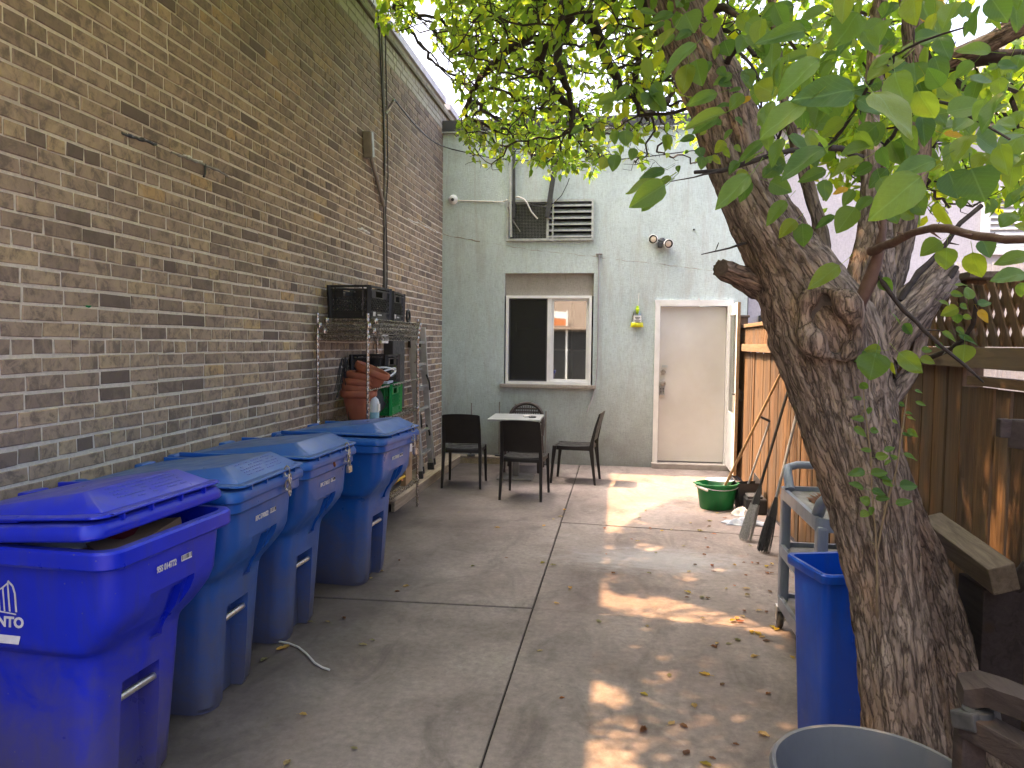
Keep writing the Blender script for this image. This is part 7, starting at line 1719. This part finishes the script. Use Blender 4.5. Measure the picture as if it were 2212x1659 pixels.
# ---------------------------------------------------------------- fallen leaves
GV = []
for i in range(6):
    r_ = random.Random(i); V = []; Fs = []
    cu = r_.uniform(.12, .5); cv = r_.uniform(-.2, .5)
    n = 8
    for a in range(n+1):
        f = a/n; w_ = max(.02, .30*math.sin(math.pi*f**.85)**.8)
        for j in (-1, -.5, 0, .5, 1): V.append((j*w_, f-.5, .02+abs(j)**1.5*w_*cu*1.6+cv*(f-.5)**2*.8+.04*math.sin(a*1.9+j*2+i)))
    zmin = min(v[2] for v in V); V = [(x, y, z-zmin) for x, y, z in V]
    for a in range(n):
        for j in range(4): k = a*5+j; Fs.append((k, k+1, k+6, k+5))
    mb = MB().add(V, Fs); mb.tube([(0, -.85, .03), (.03, -.65, .05), (0, -.48, .04)], .012, 4)
    me = bpy.data.meshes.new('fallen_leaf'); me.from_pydata(mb.v, [], mb.f); me.polygons.foreach_set('use_smooth', [True]*len(me.polygons)); me.materials.append(MAT['leaf_dry']); GV.append(me)
FALL = []
def zl(k, u, v): return {'g': (921.6+.3403*u, 1094.4+.3403*v), 'l': (460.8+.3473*u, 864+.3473*v), 'r': (1497.6+.2951*u, 950.4+.2951*v), 'p': (u, v)}[k]
DATA = {'g': 'd205,38 d447,135 d293,380 b505,327 d745,122 d805,82 y738,360 d803,376 d910,520 d825,615 d720,918 d1095,733 d1400,762 b1140,303 b1130,140 b1185,425 b1300,208 d1340,222 b1420,140 y1495,155 d1555,148 d1350,73 d1390,25 d1630,250 d1455,295 d1665,415 d1410,425 b1705,370 y1655,545 b1655,580 d1750,575 b1785,585 b1830,890 d1540,1073 y1765,1068 y1380,1195 d1695,1262 d1555,1380 b1630,1400 b1375,1412 b1815,1600 y1770,1640 b1795,127 d1675,105 d1740,157 b860,1220 b1650,1565 d850,65 d875,22',
        'l': 'd600,1383 d710,1382 b812,1357 d510,1375 d985,1497 d930,1525 d455,1540 d420,1553 d315,1620 d1198,1163 b1145,1195 d980,1110 d1045,1067 b1155,1000',
        'r': 'b230,572 b115,635 d120,597 d175,537 d50,668 b80,843 b15,917 b137,922 b148,965 b370,900 d302,918 y535,928 d575,912 b385,993 b300,1068 d240,1090 d390,1090 d398,1138 d65,1152 b105,1160 b560,1110 b680,1065 y665,1105 y290,1325 d320,1310 b345,1330 b375,1255 d360,1292 d480,1252 b535,1262 d70,1308 y580,1375 y612,1390 y425,1410 y475,1420 d505,1445 b150,1515 d175,1495 d260,1497 d325,1470 b535,1475 d445,1590 y725,1595 d655,1312 b540,975 b575,977 b90,720 b105,790 b430,900 b470,905 d415,775 b150,690',
        'p': 'd655,1545 d620,1650 d765,1618 b1390,1580 d1500,1525 b1590,1610 d1700,1610 b1660,1500 d1650,1590 b1560,1480'}
KIND = {'d': ('leaf_dry', 'pale dry leaf lying on the concrete'), 'y': ('leaf_yellow', 'bright yellow fallen leaf lying on the concrete'), 'b': ('leaf_brown', 'curled brown fallen leaf lying on the concrete')}
for zk, s in DATA.items():
    for q in s.split():
        kd = q[0]; u, v = q[1:].split(','); x, y = zl(zk, float(u), float(v)); p = onz(x, y, .002)
        if p.y > 9.9 or p.x > XF-.03: continue
        o = bpy.data.objects.new('fallen_leaf', random.choice(GV)); COL.objects.link(o)
        s_ = random.uniform(.030, .056)*(.85 if kd == 'b' else 1); o.location = (p.x, p.y, .0045); o.rotation_euler = (0, 0, random.uniform(0, 6.3)); o.scale = (s_, s_, s_*random.uniform(.6, 1.))
        o.material_slots[0].link = 'OBJECT'; o.material_slots[0].material = MAT[KIND[kd][0]]
        tag(o, KIND[kd][1], 'leaf', {'d': 'pale dry leaves on the concrete', 'y': 'yellow leaves on the concrete', 'b': 'brown leaves on the concrete'}[kd])
# crumbs of bark and leaf along the fence foot
mb = MB()
for i in range(420):
    x = XF-.02-abs(random.gauss(0, .22)); y = random.uniform(2.4, 8.9); s_ = random.uniform(.003, .011); a = random.uniform(0, 6.3)
    if x < -.3: continue
    mb.add([(x, y, .005), (x+s_*math.cos(a), y+s_*math.sin(a), .005+s_*.3), (x-s_*.6*math.sin(a), y+s_*.6*math.cos(a), .006+s_*.2)], [(0, 1, 2)])
o = mb.build('leaf_crumbs', MAT['leaf_brown'], None, fix=False); tag(o, 'fine brown leaf crumbs scattered along the foot of the fence', 'leaf litter', kind='stuff')
